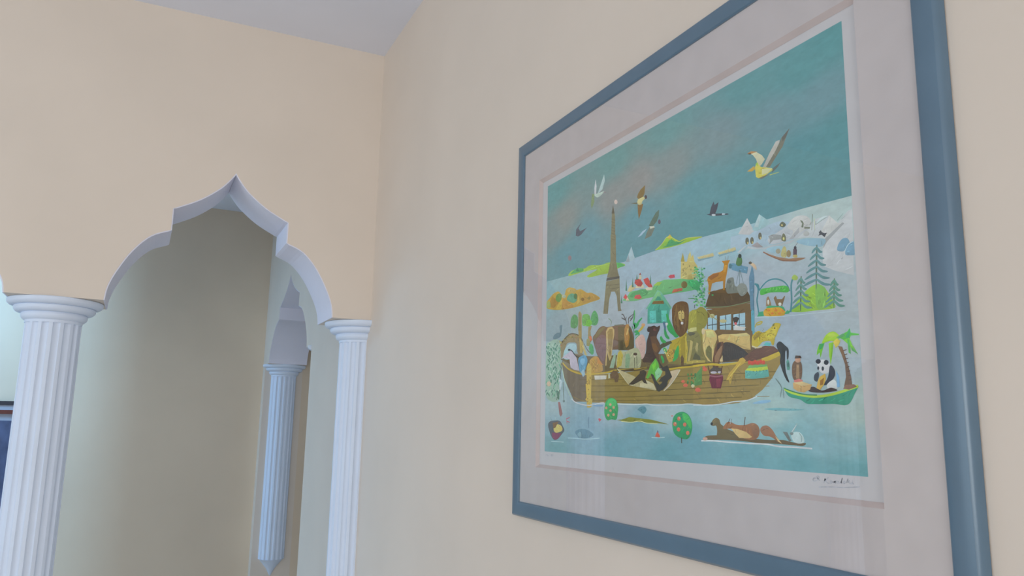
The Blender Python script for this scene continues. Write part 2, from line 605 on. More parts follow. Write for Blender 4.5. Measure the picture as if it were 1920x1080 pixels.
ART = [
 ('p',(160,176,188),0,0,[455.8,261.0,478.1,260.1,502.6,259.3,522.1,260.9,535.9,261.4,549.1,257.6,557.9,248.3,557.3,238.4,534.6,237.4,514.9,239.3,488.1,242.5,466.4,244.5,455.2,246.0]),
 ('c',(178,178,182),0,1,[515.3,245.9,529.5,250.3,545.2,255.6,554.9,261.3,566.0,260.4,572.9,256.3,577.8,248.1,575.5,240.1,562.7,237.2,548.0,239.0,530.8,238.2,519.0,239.9]),
 ('p',(178,178,180),0,2,[557.3,238.4,574.0,244.7,581.6,252.8,600.4,252.4,609.7,242.0,623.3,251.6,628.9,252.2,625.9,187.1,606.6,195.0,598.6,199.1,588.9,204.2,589.9,220.4,593.0,229.4,575.2,235.3]),
 ('p',(184,182,184),0,3,[589.9,220.4,612.9,240.0,628.9,252.2,625.9,187.1,603.3,195.6,589.6,202.7]),
 ('p',(176,178,182),0,2,[466.2,240.6,479.7,245.7,491.3,241.8,506.7,237.9,522.9,237.6,534.6,236.7,548.0,237.5,555.4,237.4,547.8,234.7,528.7,235.7,510.7,235.6,492.2,239.3,483.8,241.8,470.5,238.2]),
 ('p',(186,182,182),0,1,[468.8,261.7,484.4,277.0,494.8,259.5,486.6,256.7]),
 ('p',(150,178,182),0,2,[491.7,261.3,503.5,277.1,518.3,265.5,512.0,260.2,499.5,258.5]),
 ('p',(172,188,190),0,3,[495.0,264.1,503.5,277.1,506.4,272.9,501.2,262.6]),
 ('c',(158,172,184),0,4,[499.4,257.3,524.1,261.9,538.8,260.7,544.3,256.1,532.4,251.1,514.5,250.6]),
 ('c',(186,182,180),0,5,[544.1,252.9,553.0,260.7,564.2,261.0,573.4,256.9,577.0,249.7,568.7,245.2,557.5,242.3,549.1,240.9,552.2,246.7]),
 ('p',(160,158,160),0,6,[560.7,249.1,552.1,243.5,546.2,239.4,551.8,238.7,560.4,243.8]),
 ('p',(190,186,184),0,4,[589.4,238.5,600.4,251.9,610.9,241.8,617.0,241.4,604.1,231.1,591.5,231.8]),
 ('p',(150,150,152),0,5,[592.6,229.5,615.8,241.6,618.1,240.1,596.2,226.7,590.8,220.6]),
 ('s',(140,158,156),1.65,5,[609.9,245.0,617.6,250.3]),
 ('s',(140,158,156),1.1,6,[614.8,244.9,619.2,246.9]),
 ('s',(185,200,200),2.75,5,[583.5,248.1,591.5,251.5,597.9,252.0]),
 ('s',(150,160,158),1.1,6,[583.4,247.1,592.7,250.2,598.5,251.4]),
 ('c',(135,165,180),0,7,[555.7,234.6,565.4,235.8,578.6,233.5,593.9,229.2,589.6,222.9,578.1,225.2,565.0,229.5]),
 ('c',(148,176,188),0,6,[512.2,235.3,525.7,235.9,537.2,232.5,534.1,227.7,522.4,228.8]),
 ('c',(112,146,168),0,6,[607.9,215.1,609.5,220.8,614.7,225.3,620.7,224.5,623.2,219.0,618.9,215.9,615.1,212.7]),
 ('c',(112,146,168),0,7,[617.2,209.3,618.9,215.9,623.9,219.8,628.0,220.0,629.3,213.8,628.6,207.1,623.0,207.2]),
 ('l',(170,186,196),0.87,8,[616.8,212.4,621.4,218.4,627.4,220.1]),
 ('p',(150,170,178),0,3,[464.4,236.7,482.9,245.8,483.6,243.4,469.3,234.5]),
 ('p',(96,96,84),0,4,[486.0,249.8,485.6,248.1,484.8,246.8,483.6,246.3,482.3,246.5,481.2,247.6,480.4,249.2,480.2,251.0,480.6,252.8,481.5,254.1,482.7,254.6,484.0,254.3,485.1,253.3,485.8,251.7]),
 ('p',(180,160,110),0,5,[485.3,247.7,485.1,247.0,484.7,246.5,484.2,246.3,483.6,246.4,483.1,246.8,482.8,247.5,482.7,248.2,482.9,248.9,483.2,249.4,483.8,249.6,484.3,249.4,484.8,249.0,485.2,248.4]),
 ('p',(96,96,84),0,3,[493.6,248.8,493.3,247.1,492.4,245.8,491.2,245.3,490.0,245.5,488.9,246.6,488.1,248.2,487.9,250.0,488.3,251.7,489.2,253.0,490.4,253.5,491.6,253.3,492.7,252.2,493.4,250.6]),
 ('p',(180,160,110),0,4,[492.9,246.7,492.7,246.0,492.4,245.5,491.8,245.3,491.3,245.4,490.8,245.8,490.5,246.5,490.4,247.2,490.5,247.9,490.9,248.3,491.4,248.5,492.0,248.4,492.5,248.0,492.8,247.4]),
 ('p',(96,96,84),0,5,[506.3,251.2,505.9,249.6,505.1,248.3,503.9,247.8,502.7,248.0,501.6,249.0,500.9,250.6,500.7,252.4,501.1,254.2,501.9,255.4,503.1,255.9,504.3,255.7,505.4,254.6,506.1,253.1]),
 ('p',(180,160,110),0,6,[505.5,249.1,505.4,248.5,505.0,248.0,504.5,247.8,504.0,247.9,503.5,248.3,503.2,248.9,503.1,249.7,503.2,250.3,503.6,250.8,504.1,251.0,504.7,250.9,505.1,250.5,505.5,249.8]),
 ('p',(150,140,142),0,7,[489.2,243.4,498.8,246.0,507.8,238.5,498.5,239.8]),
 ('p',(140,140,140),0,7,[516.0,249.2,523.5,249.8,535.1,246.1,536.3,241.5,523.1,243.1,517.0,239.4,518.7,244.1]),
 ('c',(92,96,80),0,6,[533.1,257.6,537.3,260.5,542.2,256.6,540.6,254.3,537.0,254.3]),
 ('p',(200,180,120),0,7,[538.0,256.5,537.8,256.1,537.5,255.7,537.0,255.6,536.5,255.8,536.1,256.1,535.8,256.5,535.7,257.0,535.8,257.5,536.2,257.8,536.6,257.9,537.1,257.8,537.6,257.5,537.9,257.0]),
 ('c',(110,110,88),0,8,[535.1,240.6,536.5,245.8,538.8,247.3,541.4,243.6,541.1,238.2]),
 ('p',(196,188,120),0,9,[539.7,241.3,539.6,240.5,539.2,240.0,538.6,239.8,538.1,239.9,537.6,240.4,537.2,241.0,537.2,241.8,537.3,242.5,537.7,243.1,538.3,243.3,538.8,243.2,539.3,242.7,539.6,242.1]),
 ('p',(100,108,92),0,6,[562.2,256.3,565.2,255.1,567.0,252.0,566.1,247.4,563.4,248.5,565.0,251.9]),
 ('p',(112,116,100),0,7,[567.5,248.1,575.4,245.8,574.7,244.4,567.4,246.0]),
 ('s',(110,116,100),1.65,8,[578.9,258.7,577.2,242.2]),
 ('s',(178,182,160),2.2,9,[581.2,253.9,581.1,241.3]),
 ('s',(112,118,100),1.38,9,[574.9,248.0,577.0,250.7]),
 ('s',(112,118,100),1.38,10,[582.7,246.7,583.0,250.4]),
 ('p',(168,166,164),0,8,[573.7,239.3,573.2,238.2,572.1,237.5,570.4,237.3,568.7,237.7,567.1,238.6,566.0,239.8,565.7,241.1,566.2,242.2,567.3,242.9,569.0,243.0,570.8,242.6,572.3,241.8,573.4,240.6]),
 ('p',(64,68,76),0,8,[586.1,238.1,588.8,239.6,589.9,237.5,593.0,235.6,596.6,235.3,594.8,233.6,593.4,231.4,591.6,232.8,589.8,234.7,587.2,234.8,585.2,234.4,586.9,236.4]),
 ('p',(150,180,60),0,0,[307.8,274.2,321.7,278.0,329.6,283.6,337.4,287.9,342.1,288.1,346.7,283.6,359.5,276.7,375.8,277.3,405.0,272.7,405.0,271.5,361.2,271.1,340.8,271.8]),
 ('p',(72,150,96),0,1,[324.5,274.5,337.2,281.4,344.8,281.6,352.1,277.1,368.6,276.0,373.9,275.4,359.4,272.1,340.8,273.0]),
 ('p',(196,168,70),0,1,[335.4,286.0,341.2,289.3,344.9,284.0,339.2,282.8]),
 ('l',(200,196,90),0.74,2,[308.8,274.4,323.7,280.0,333.5,286.4,344.9,284.2,359.5,275.6,377.5,276.4,405.0,272.2]),
 ('p',(130,176,70),0,3,[313.7,274.2,327.6,280.4,339.1,281.6,333.3,275.7]),
 ('c',(152,178,70),0,0,[75.1,278.1,83.6,284.6,103.2,284.8,125.0,281.6,140.8,283.7,171.5,278.8,196.0,278.4,228.7,271.1,236.6,266.4,219.5,265.6,205.5,262.1,171.5,263.9,141.0,265.2,133.1,269.1,161.5,273.8,119.7,276.9]),
 ('c',(88,160,100),0,1,[80.8,280.7,100.4,286.0,119.6,282.6,119.6,278.3,97.7,279.3]),
 ('p',(70,128,96),0,2,[97.1,282.2,102.6,287.7,107.4,280.5]),
 ('c',(88,166,90),0,1,[210.2,274.4,224.1,272.5,235.5,266.6,224.1,266.1,210.2,267.9]),
 ('l',(170,196,110),0.74,1,[130.4,276.5,166.5,278.4,196.0,275.7]),
 ('p',(168,184,190),0,2,[237.8,271.3,252.4,290.9,260.9,272.1,253.3,270.4]),
 ('p',(150,158,162),0,3,[237.8,271.3,245.7,280.8,247.8,270.1]),
 ('c',(188,150,62),0,1,[-2.6,237.0,-0.7,244.9,9.7,250.5,26.0,257.1,42.2,257.7,52.3,251.3,62.1,249.9,67.8,257.7,81.2,258.6,99.9,251.9,114.5,250.6,132.4,242.4,146.3,240.3,169.9,228.4,142.9,226.3,118.4,225.0,85.5,224.7,46.9,226.7,18.5,230.8]),
 ('p',(172,128,56),0,2,[11.9,244.1,20.0,253.0,34.5,245.0,42.6,239.0,26.7,232.3,14.2,234.9]),
 ('p',(196,164,70),0,3,[32.8,229.5,50.5,242.8,54.5,240.3,50.8,226.7]),
 ('p',(180,132,62),0,4,[52.8,226.9,54.5,240.3,60.3,243.4,91.0,228.6,89.2,225.1]),
 ('c',(160,164,90),0,3,[-2.6,237.0,1.4,245.6,11.9,245.2,14.2,234.9]),
 ('c',(110,140,70),0,5,[32.4,245.3,34.3,251.9,44.3,254.4,52.3,250.3,50.5,242.8,42.6,240.0]),
 ('c',(96,150,120),0,5,[70.0,240.1,73.7,246.3,85.1,248.4,100.0,243.4,102.0,235.6,92.8,232.2,81.5,234.7]),
 ('p',(76,110,66),0,6,[102.8,241.1,102.3,239.2,100.8,237.7,98.6,237.1,96.1,237.5,93.9,238.7,92.3,240.6,91.7,242.7,92.2,244.7,93.8,246.1,96.0,246.7,98.5,246.3,100.7,245.1,102.3,243.2]),
 ('p',(170,174,150),0,6,[67.0,246.3,66.4,245.1,64.5,244.4,61.8,244.2,58.7,244.6,56.0,245.6,54.0,246.9,53.3,248.2,54.0,249.4,55.9,250.1,58.6,250.3,61.7,249.9,64.4,248.9,66.3,247.6]),
 ('p',(186,156,90),0,6,[99.9,251.0,98.5,249.3,94.4,248.5,88.4,248.5,81.7,249.5,75.6,251.2,71.3,253.4,69.7,255.5,71.2,257.2,75.5,258.0,81.6,257.9,88.3,256.9,94.3,255.1,98.5,253.0]),
 ('p',(178,140,66),0,7,[100.2,230.2,103.7,248.5,114.6,248.8,116.5,239.2,111.2,228.8]),
 ('p',(178,136,64),0,8,[116.5,233.6,121.8,244.9,135.9,241.0,146.3,240.3,169.9,228.4,139.5,226.8,121.9,227.3]),
 ('p',(130,96,50),0,9,[124.2,233.5,123.7,232.3,122.3,231.5,120.3,231.3,118.1,231.6,116.1,232.4,114.7,233.6,114.2,234.9,114.6,236.0,116.0,236.8,118.0,237.0,120.3,236.7,122.3,235.9,123.7,234.7]),
 ('p',(140,116,60),0,9,[142.2,232.7,141.8,231.8,140.5,231.1,138.7,230.9,136.7,231.2,134.9,231.9,133.6,232.9,133.2,234.0,133.6,235.0,134.9,235.6,136.7,235.8,138.7,235.6,140.5,234.8,141.8,233.8]),
 ('p',(196,166,80),0,8,[100.2,228.4,103.8,235.4,107.4,243.3,111.1,230.6]),
 ('p',(128,118,90),0,1,[202.2,345.5,203.4,354.7,205.8,362.9,208.7,353.4,211.0,343.4,212.1,284.6,198.9,287.2,199.9,311.0]),
 ('p',(96,90,74),0,2,[201.9,351.0,205.8,362.9,209.6,349.1]),
 ('p',(104,96,80),0,2,[198.9,307.8,211.8,305.2,211.8,302.5,198.9,305.2]),
 ('p',(128,118,90),0,3,[199.0,319.3,212.8,316.3,213.5,276.5,218.3,259.9,222.2,251.5,188.7,257.0,193.6,266.8,198.4,280.6]),
 ('l',(96,90,74),0.5,4,[193.5,256.2,197.4,275.5]),
 ('l',(96,90,74),0.5,5,[198.3,255.4,200.5,274.9]),
 ('l',(96,90,74),0.5,4,[203.1,254.7,203.6,274.3]),
 ('l',(96,90,74),0.5,4,[207.8,253.9,206.7,273.8]),
 ('l',(96,90,74),0.5,4,[212.5,253.1,209.7,273.2]),
 ('l',(96,90,74),0.5,5,[217.1,252.3,212.8,272.7]),
 ('p',(84,80,74),0,6,[186.8,252.0,188.7,256.4,222.2,253.4,222.2,250.2]),
 ('p',(128,118,90),0,7,[186.8,251.4,222.2,250.2,222.7,233.3,224.9,206.2,227.1,202.7,218.0,203.2,214.7,225.5,210.0,232.7,200.6,234.1,194.7,223.2,191.1,202.7,178.5,204.3,181.4,221.0]),
 ('l',(96,90,74),0.5,8,[187.5,245.0,222.1,241.9]),
 ('l',(96,90,74),0.5,8,[187.5,239.7,222.1,236.8]),
 ('l',(96,90,74),0.5,8,[186.8,233.5,181.4,205.2]),
 ('l',(96,90,74),0.5,8,[193.5,232.5,188.7,204.3]),
 ('l',(96,90,74),0.5,8,[217.0,231.6,224.8,203.7]),
 ('l',(96,90,74),0.5,9,[215.8,231.8,220.3,203.6]),
 ('l',(96,90,74),0.43,2,[201.0,343.1,211.0,338.6]),
 ('l',(96,90,74),0.43,3,[200.9,338.8,210.9,334.3]),
 ('l',(96,90,74),0.43,4,[200.9,334.4,210.9,330.0]),
 ('l',(96,90,74),0.43,5,[200.9,330.1,210.9,325.7]),
 ('l',(96,90,74),0.43,6,[200.9,325.8,210.9,321.5]),
 ('l',(96,90,74),0.43,7,[200.9,321.5,210.9,317.2]),
 ('l',(96,90,74),0.43,8,[200.9,317.2,210.9,312.9]),
 ('l',(96,90,74),0.43,9,[200.9,312.9,210.8,308.7]),
 ('p',(205,176,166),0,3,[217.9,364.5,217.5,363.1,216.2,362.2,214.4,362.0,212.4,362.5,210.6,363.7,209.4,365.2,208.9,366.8,209.4,368.2,210.7,369.1,212.5,369.4,214.5,368.8,216.3,367.7,217.5,366.1]),
 ('p',(140,116,120),0,0,[83.8,306.0,83.3,304.2,81.7,303.0,79.4,302.6,76.9,303.0,74.5,304.3,72.9,306.2,72.3,308.2,72.8,310.0,74.4,311.2,76.7,311.6,79.3,311.1,81.6,309.8,83.2,308.0]),
 ('c',(104,166,108),0,8,[230.6,216.9,241.8,221.6,250.6,226.6,272.1,225.9,300.8,225.2,308.9,229.3,328.4,230.9,347.2,228.4,368.9,226.0,386.3,222.0,401.3,215.1,399.5,209.9,378.9,208.6,343.0,210.5,312.5,211.5,282.3,212.2,259.1,212.3]),
 ('c',(84,150,96),0,9,[248.4,219.4,254.9,224.7,278.3,226.2,290.6,220.7,286.5,216.4,267.7,216.7]),
 ('p',(150,180,70),0,9,[302.9,227.2,312.9,230.5,322.6,228.3,316.7,225.1]),
 ('c',(70,160,96),0,9,[375.8,219.2,382.9,222.6,396.4,218.1,399.5,211.0,384.3,212.3]),
 ('p',(204,186,156),0,10,[261.5,230.0,263.7,234.6,280.5,232.0,282.5,226.8]),
 ('p',(204,190,168),0,10,[284.6,226.4,290.7,226.7,301.8,226.2,300.8,221.6,288.6,222.8]),
 ('p',(176,66,62),0,11,[259.4,237.2,261.6,242.4,272.3,241.9,279.5,234.0,275.3,230.3,267.9,231.5]),
 ('p',(182,68,62),0,11,[280.6,239.3,291.0,240.1,296.9,233.0,301.8,225.0,292.8,226.4,284.7,232.5]),
 ('p',(196,176,130),0,12,[241.8,227.9,247.4,234.7,252.9,236.3,261.5,230.0,250.6,226.6]),
 ('p',(196,180,150),0,12,[270.1,241.0,272.4,248.1,276.5,243.7,276.5,240.0]),
 ('p',(150,70,60),0,13,[270.2,247.2,273.4,249.8,276.1,246.2]),
 ('p',(196,72,70),0,10,[231.7,221.2,237.4,225.4,245.0,217.4,241.7,214.7]),
 ('p',(196,80,78),0,10,[258.1,216.2,261.4,220.1,272.0,219.7,277.1,214.1,269.8,213.3]),
 ('p',(206,176,150),0,11,[237.3,215.9,241.8,220.4,247.2,214.6]),
 ('p',(188,72,86),0,9,[336.1,233.8,339.9,235.5,349.2,234.5,350.0,230.3,340.7,230.6]),
 ('p',(180,92,66),0,9,[343.0,211.1,346.8,215.7,365.0,214.7,364.9,211.3]),
 ('p',(70,120,96),0,13,[237.2,229.9,239.3,246.5,241.4,229.3]),
 ('p',(70,120,96),0,13,[253.1,232.5,255.2,246.5,257.2,231.9]),
 ('p',(70,120,96),0,12,[263.5,241.5,265.6,249.5,267.6,240.8]),
 ('p',(70,120,96),0,12,[295.1,230.9,297.1,244.4,298.9,230.3]),
 ('p',(70,120,96),0,9,[225.1,213.8,227.3,225.6,229.4,213.2]),
 ('p',(120,100,50),0,10,[374.8,217.1,374.2,215.3,372.4,214.0,369.9,213.5,367.2,213.9,364.7,215.2,363.0,217.0,362.4,219.1,363.1,220.9,364.9,222.2,367.4,222.7,370.2,222.3,372.6,221.0,374.3,219.2]),
 ('p',(190,170,104),0,11,[361.8,227.2,363.3,248.7,366.2,255.1,369.5,247.6,374.8,246.6,378.6,255.0,381.9,257.8,383.7,250.6,387.3,253.3,389.6,243.9,395.3,237.2,395.7,222.7,386.3,222.0,375.9,223.7]),
 ('p',(172,150,84),0,12,[375.0,223.9,376.9,229.2,383.1,229.3,386.3,222.0]),
 ('p',(150,130,76),0,12,[368.9,244.2,368.5,243.3,367.6,243.1,366.7,243.7,366.4,244.7,366.8,245.6,367.7,245.8,368.6,245.3]),
 ('p',(150,130,76),0,12,[368.7,236.3,368.3,235.4,367.4,235.1,366.5,235.7,366.2,236.7,366.6,237.6,367.5,237.9,368.3,237.3]),
 ('p',(150,130,76),0,12,[381.1,239.8,380.7,238.9,379.9,238.6,379.0,239.2,378.7,240.2,379.1,241.1,380.0,241.3,380.8,240.8]),
 ('p',(150,130,76),0,12,[383.6,234.8,383.2,233.9,382.3,233.7,381.5,234.2,381.2,235.2,381.5,236.1,382.4,236.4,383.3,235.8]),
 ('p',(150,130,76),0,12,[391.2,230.1,390.8,229.2,390.0,229.0,389.1,229.5,388.8,230.5,389.2,231.4,390.0,231.7,390.9,231.1]),
 ('p',(150,130,76),0,12,[393.1,236.5,392.7,235.6,391.9,235.4,391.0,235.9,390.7,236.9,391.1,237.8,392.0,238.0,392.8,237.5]),
 ('p',(150,130,76),0,12,[373.8,230.8,373.4,230.0,372.6,229.7,371.7,230.2,371.4,231.3,371.8,232.2,372.6,232.4,373.5,231.9]),
 ('p',(170,150,70),0,12,[362.4,248.9,367.2,259.5,370.4,247.4]),
 ('p',(204,184,120),0,12,[378.1,250.5,381.5,259.0,384.6,249.3]),
 ('p',(190,176,130),0,12,[394.9,248.5,424.7,248.0,426.4,244.0,398.6,244.9]),
 ('p',(120,150,160),0,13,[394.8,245.6,426.4,243.7,424.5,242.6,397.6,243.0]),
 ('s',(196,150,90),1.1,14,[398.7,247.5,399.4,245.4]),
 ('s',(196,150,90),1.1,14,[404.7,247.1,405.4,245.0]),
 ('s',(196,150,90),1.1,14,[410.7,246.7,411.4,244.6]),
 ('s',(196,150,90),1.1,14,[416.6,246.3,417.3,244.2]),
 ('s',(196,150,90),1.1,14,[422.5,245.9,423.1,243.9]),
 ('p',(190,176,130),0,4,[432.8,246.7,463.2,247.5,464.7,243.7,436.2,243.3]),
 ('p',(120,150,160),0,5,[432.7,244.0,464.7,243.4,462.9,242.4,435.2,241.4]),
 ('s',(196,150,90),1.1,6,[436.3,245.8,436.9,243.7]),
 ('s',(196,150,90),1.1,6,[441.9,245.4,442.5,243.4]),
 ('s',(196,150,90),1.1,6,[447.5,245.1,448.1,243.0]),
 ('s',(196,150,90),1.1,6,[453.0,244.7,453.6,242.7]),
 ('s',(196,150,90),1.1,6,[458.5,244.3,459.1,242.3]),
 ('s',(150,150,120),0.83,7,[451.1,244.0,451.7,249.9]),
 ('p',(146,110,84),0,9,[506.8,234.2,516.4,228.9,529.4,223.1,545.0,218.5,556.1,217.4,567.5,215.3,564.1,214.3,554.5,213.8,536.4,217.2,525.0,222.3,513.4,228.4]),
 ('l',(120,80,66),0.87,10,[507.5,232.7,525.0,223.0,536.4,217.9,554.5,214.2]),
 ('c',(176,164,110),0,11,[533.8,223.3,534.9,229.7,538.7,233.3,541.4,229.5,540.9,220.9]),
 ('p',(140,120,86),0,12,[547.7,223.4,547.3,221.8,546.3,220.6,545.1,220.1,543.7,220.3,542.5,221.3,541.7,222.8,541.5,224.6,541.9,226.2,542.8,227.4,544.1,227.8,545.5,227.6,546.7,226.6,547.5,225.1]),
 ('p',(150,140,120),0,12,[533.3,228.9,532.8,227.8,531.8,227.0,530.4,226.7,528.9,227.0,527.5,227.8,526.6,229.0,526.3,230.3,526.7,231.4,527.7,232.2,529.2,232.5,530.7,232.2,532.1,231.4,533.0,230.2]),
 ('p',(84,70,84),0,11,[550.7,220.1,551.1,227.5,554.0,229.1,556.3,225.9,555.5,219.2]),
 ('p',(60,60,70),0,12,[555.9,228.2,555.7,227.5,555.1,227.0,554.3,226.8,553.4,227.0,552.7,227.5,552.2,228.2,552.0,228.9,552.3,229.6,552.8,230.1,553.6,230.3,554.5,230.1,555.2,229.6,555.7,228.9]),
 ('s',(90,84,90),0.83,13,[554.1,230.1,558.1,233.6]),
 ('p',(170,150,90),0,12,[556.7,218.9,556.4,218.3,555.4,217.8,554.1,217.8,552.6,218.0,551.3,218.6,550.4,219.4,550.1,220.2,550.5,220.9,551.5,221.3,552.8,221.3,554.3,221.1,555.6,220.5,556.4,219.7]),
 ('s',(176,188,180),0.83,14,[545.8,231.8,552.9,233.6]),
 ('c',(138,176,62),0,4,[541.8,163.0,549.1,168.3,559.1,176.4,568.9,182.7,579.5,185.7,588.3,182.3,595.3,173.2,599.7,165.6,601.8,159.3,591.8,158.6,574.0,159.4,558.1,159.9]),
 ('c',(120,166,80),0,5,[579.5,185.7,588.3,182.3,591.7,176.7,589.5,161.0,579.3,161.3,577.7,176.8]),
 ('s',(84,106,96),2.2,8,[582.9,225.8,580.9,203.1,579.2,180.6]),
 ('s',(90,130,134),2.86,9,[582.7,223.1,578.8,221.0,575.6,218.2]),
 ('s',(90,130,134),2.86,10,[582.7,223.1,585.8,218.4,589.4,217.1]),
 ('s',(90,130,134),2.86,11,[582.3,216.6,577.2,214.5,572.8,211.9]),
 ('s',(90,130,134),2.86,12,[582.3,216.6,586.5,211.6,591.4,210.0]),
 ('s',(90,130,134),2.86,13,[581.9,210.1,575.5,208.0,570.0,205.5]),
 ('s',(90,130,134),2.86,14,[581.9,210.1,587.2,204.8,593.2,203.1]),
 ('s',(90,130,134),2.86,15,[581.5,203.5,573.7,201.5,567.3,199.1]),
 ('s',(90,130,134),2.86,16,[581.5,203.5,587.8,198.0,595.0,196.1]),
 ('s',(90,130,134),2.86,17,[581.0,197.0,572.1,195.0,564.7,192.6]),
 ('s',(90,130,134),2.86,18,[581.0,197.0,588.5,191.3,596.9,189.3]),
 ('s',(90,130,134),2.86,19,[580.6,190.5,570.4,188.5,561.9,186.1]),
 ('s',(90,130,134),2.86,20,[580.6,190.5,589.2,184.5,598.7,182.3]),
 ('s',(80,106,80),2.2,20,[560.4,197.1,558.7,179.0,557.4,161.0]),
 ('s',(92,132,128),2.86,21,[560.2,194.9,557.1,192.5,554.4,189.4]),
 ('s',(92,132,128),2.86,22,[560.2,194.9,562.7,190.3,565.5,189.2]),
 ('s',(92,132,128),2.86,23,[559.9,188.7,555.6,186.2,552.0,183.2]),
 ('s',(92,132,128),2.86,24,[559.9,188.7,563.3,183.9,567.3,182.6]),
 ('s',(92,132,128),2.86,25,[559.5,182.5,554.2,179.9,549.6,176.9]),
 ('s',(92,132,128),2.86,26,[559.5,182.5,563.9,177.3,569.0,176.0]),
 ('s',(92,132,128),2.86,27,[559.1,176.2,552.5,173.5,547.1,170.6]),
 ('s',(92,132,128),2.86,28,[559.1,176.2,564.4,170.8,570.6,169.4]),
 ('s',(92,132,128),2.86,29,[558.7,170.0,551.1,167.2,544.7,164.3]),
 ('s',(92,132,128),2.86,30,[558.7,170.0,565.1,164.4,572.3,162.8]),
 ('s',(90,120,90),2.2,21,[602.7,188.0,601.2,173.3,600.0,158.6]),
 ('s',(88,134,122),2.86,22,[602.6,186.2,599.7,183.9,597.3,181.0]),
 ('s',(88,134,122),2.86,23,[602.6,186.2,604.7,181.9,607.3,180.9]),
 ('s',(88,134,122),2.86,24,[602.2,181.1,598.4,178.7,595.1,175.9]),
 ('s',(88,134,122),2.86,25,[602.2,181.1,605.3,176.5,608.9,175.4]),
 ('s',(88,134,122),2.86,26,[601.9,176.1,597.0,173.6,592.9,170.7]),
 ('s',(88,134,122),2.86,27,[601.9,176.1,605.8,171.2,610.5,170.0]),
 ('s',(88,134,122),2.86,28,[601.5,170.9,595.6,168.4,590.6,165.6]),
 ('s',(88,134,122),2.86,29,[601.5,170.9,606.3,165.9,611.9,164.6]),
 ('s',(88,134,122),2.86,30,[601.2,165.9,594.2,163.3,588.4,160.5]),
 ('s',(88,134,122),2.86,31,[601.2,165.9,606.9,160.6,613.4,159.2]),
 ('l',(72,124,132),1.61,5,[499.2,191.1,505.6,196.3,513.4,200.0,523.8,200.2,533.8,196.7,540.6,190.8,543.7,183.9]),
 ('l',(72,124,132),1.98,6,[497.8,163.0,496.7,170.9,495.3,181.1,497.7,190.8,496.4,196.6,492.7,200.0]),
 ('l',(72,124,132),2.23,30,[543.8,161.7,545.9,174.0,546.2,189.9,548.6,195.9]),
 ('c',(150,170,80),0,31,[547.3,197.2,550.9,200.3,555.6,197.4,554.7,194.4,550.6,194.5]),
 ('l',(72,124,132),1.86,7,[493.4,199.3,498.0,197.5,499.3,191.7]),
 ('c',(84,166,72),0,32,[500.6,187.0,502.4,192.3,514.5,192.1,527.7,191.7,537.7,190.7,542.5,187.8,541.6,183.2,528.8,185.1,515.7,186.5,508.1,185.9,503.5,185.5]),
 ('s',(150,196,120),1.1,33,[510.6,189.1,511.8,191.8]),
 ('s',(150,196,120),1.1,33,[515.4,188.9,516.5,191.5]),
 ('s',(150,196,120),1.1,33,[520.1,188.8,521.3,191.2]),
 ('s',(150,196,120),1.1,33,[524.8,188.6,525.9,190.9]),
 ('s',(150,196,120),1.1,33,[529.4,188.4,530.6,190.6]),
 ('s',(150,196,120),1.1,33,[534.0,188.3,535.2,190.3]),
 ('p',(150,118,84),0,33,[508.7,172.6,510.2,181.2,512.5,183.1,515.2,178.3,517.1,171.5]),
 ('p',(206,196,184),0,34,[513.9,176.3,513.7,175.1,513.3,174.2,512.6,173.7,512.0,173.8,511.4,174.4,511.1,175.5,511.0,176.7,511.2,177.9,511.6,178.9,512.3,179.3,512.9,179.2,513.5,178.6,513.9,177.6]),
 ('p',(130,104,72),0,33,[520.5,179.8,523.6,182.0,525.5,178.0,532.7,177.0,536.4,180.2,537.1,179.5,532.3,169.5,529.5,171.0,526.6,170.3,524.4,170.6]),
 ('p',(206,196,184),0,34,[531.5,171.8,531.3,171.0,530.6,170.5,529.7,170.3,528.7,170.5,527.8,170.9,527.2,171.6,527.0,172.4,527.2,173.1,527.9,173.6,528.8,173.8,529.9,173.7,530.8,173.2,531.4,172.5]),
 ('c',(206,150,50),0,35,[504.0,164.4,507.3,169.5,516.3,170.5,530.8,168.6,536.2,163.7,534.6,159.6,521.6,160.1,508.4,161.7]),
 ('p',(212,120,54),0,36,[514.8,167.3,514.5,166.7,513.9,166.4,512.9,166.2,511.8,166.4,510.9,166.7,510.3,167.3,510.1,167.9,510.3,168.4,511.0,168.8,512.0,168.9,513.0,168.8,514.0,168.4,514.6,167.8]),
 ('p',(212,120,54),0,36,[519.9,163.4,519.7,162.8,519.0,162.5,518.0,162.3,517.0,162.5,516.1,162.8,515.4,163.3,515.2,163.9,515.5,164.5,516.2,164.8,517.1,165.0,518.2,164.8,519.1,164.5,519.7,163.9]),
 ('p',(212,120,54),0,37,[525.3,165.9,525.0,165.4,524.4,165.0,523.4,164.9,522.4,165.0,521.5,165.4,520.9,165.9,520.7,166.5,520.9,167.0,521.6,167.4,522.5,167.5,523.6,167.4,524.5,167.0,525.1,166.5]),
 ('p',(212,120,54),0,36,[530.3,162.1,530.0,161.6,529.4,161.2,528.4,161.1,527.4,161.2,526.5,161.5,525.9,162.1,525.7,162.6,526.0,163.2,526.6,163.5,527.6,163.7,528.6,163.5,529.5,163.2,530.1,162.7]),
 ('p',(212,120,54),0,37,[535.6,164.6,535.3,164.1,534.7,163.7,533.7,163.6,532.7,163.7,531.8,164.1,531.2,164.6,531.0,165.2,531.3,165.7,532.0,166.1,532.9,166.2,533.9,166.1,534.8,165.7,535.4,165.2]),
 ('c',(70,150,104),0,38,[510.3,170.2,513.4,172.6,526.6,170.3,533.7,168.8,536.2,163.7,527.9,169.0]),
 ('p',(70,150,110),0,36,[494.7,162.8,498.0,167.4,504.2,167.7,505.4,162.1]),
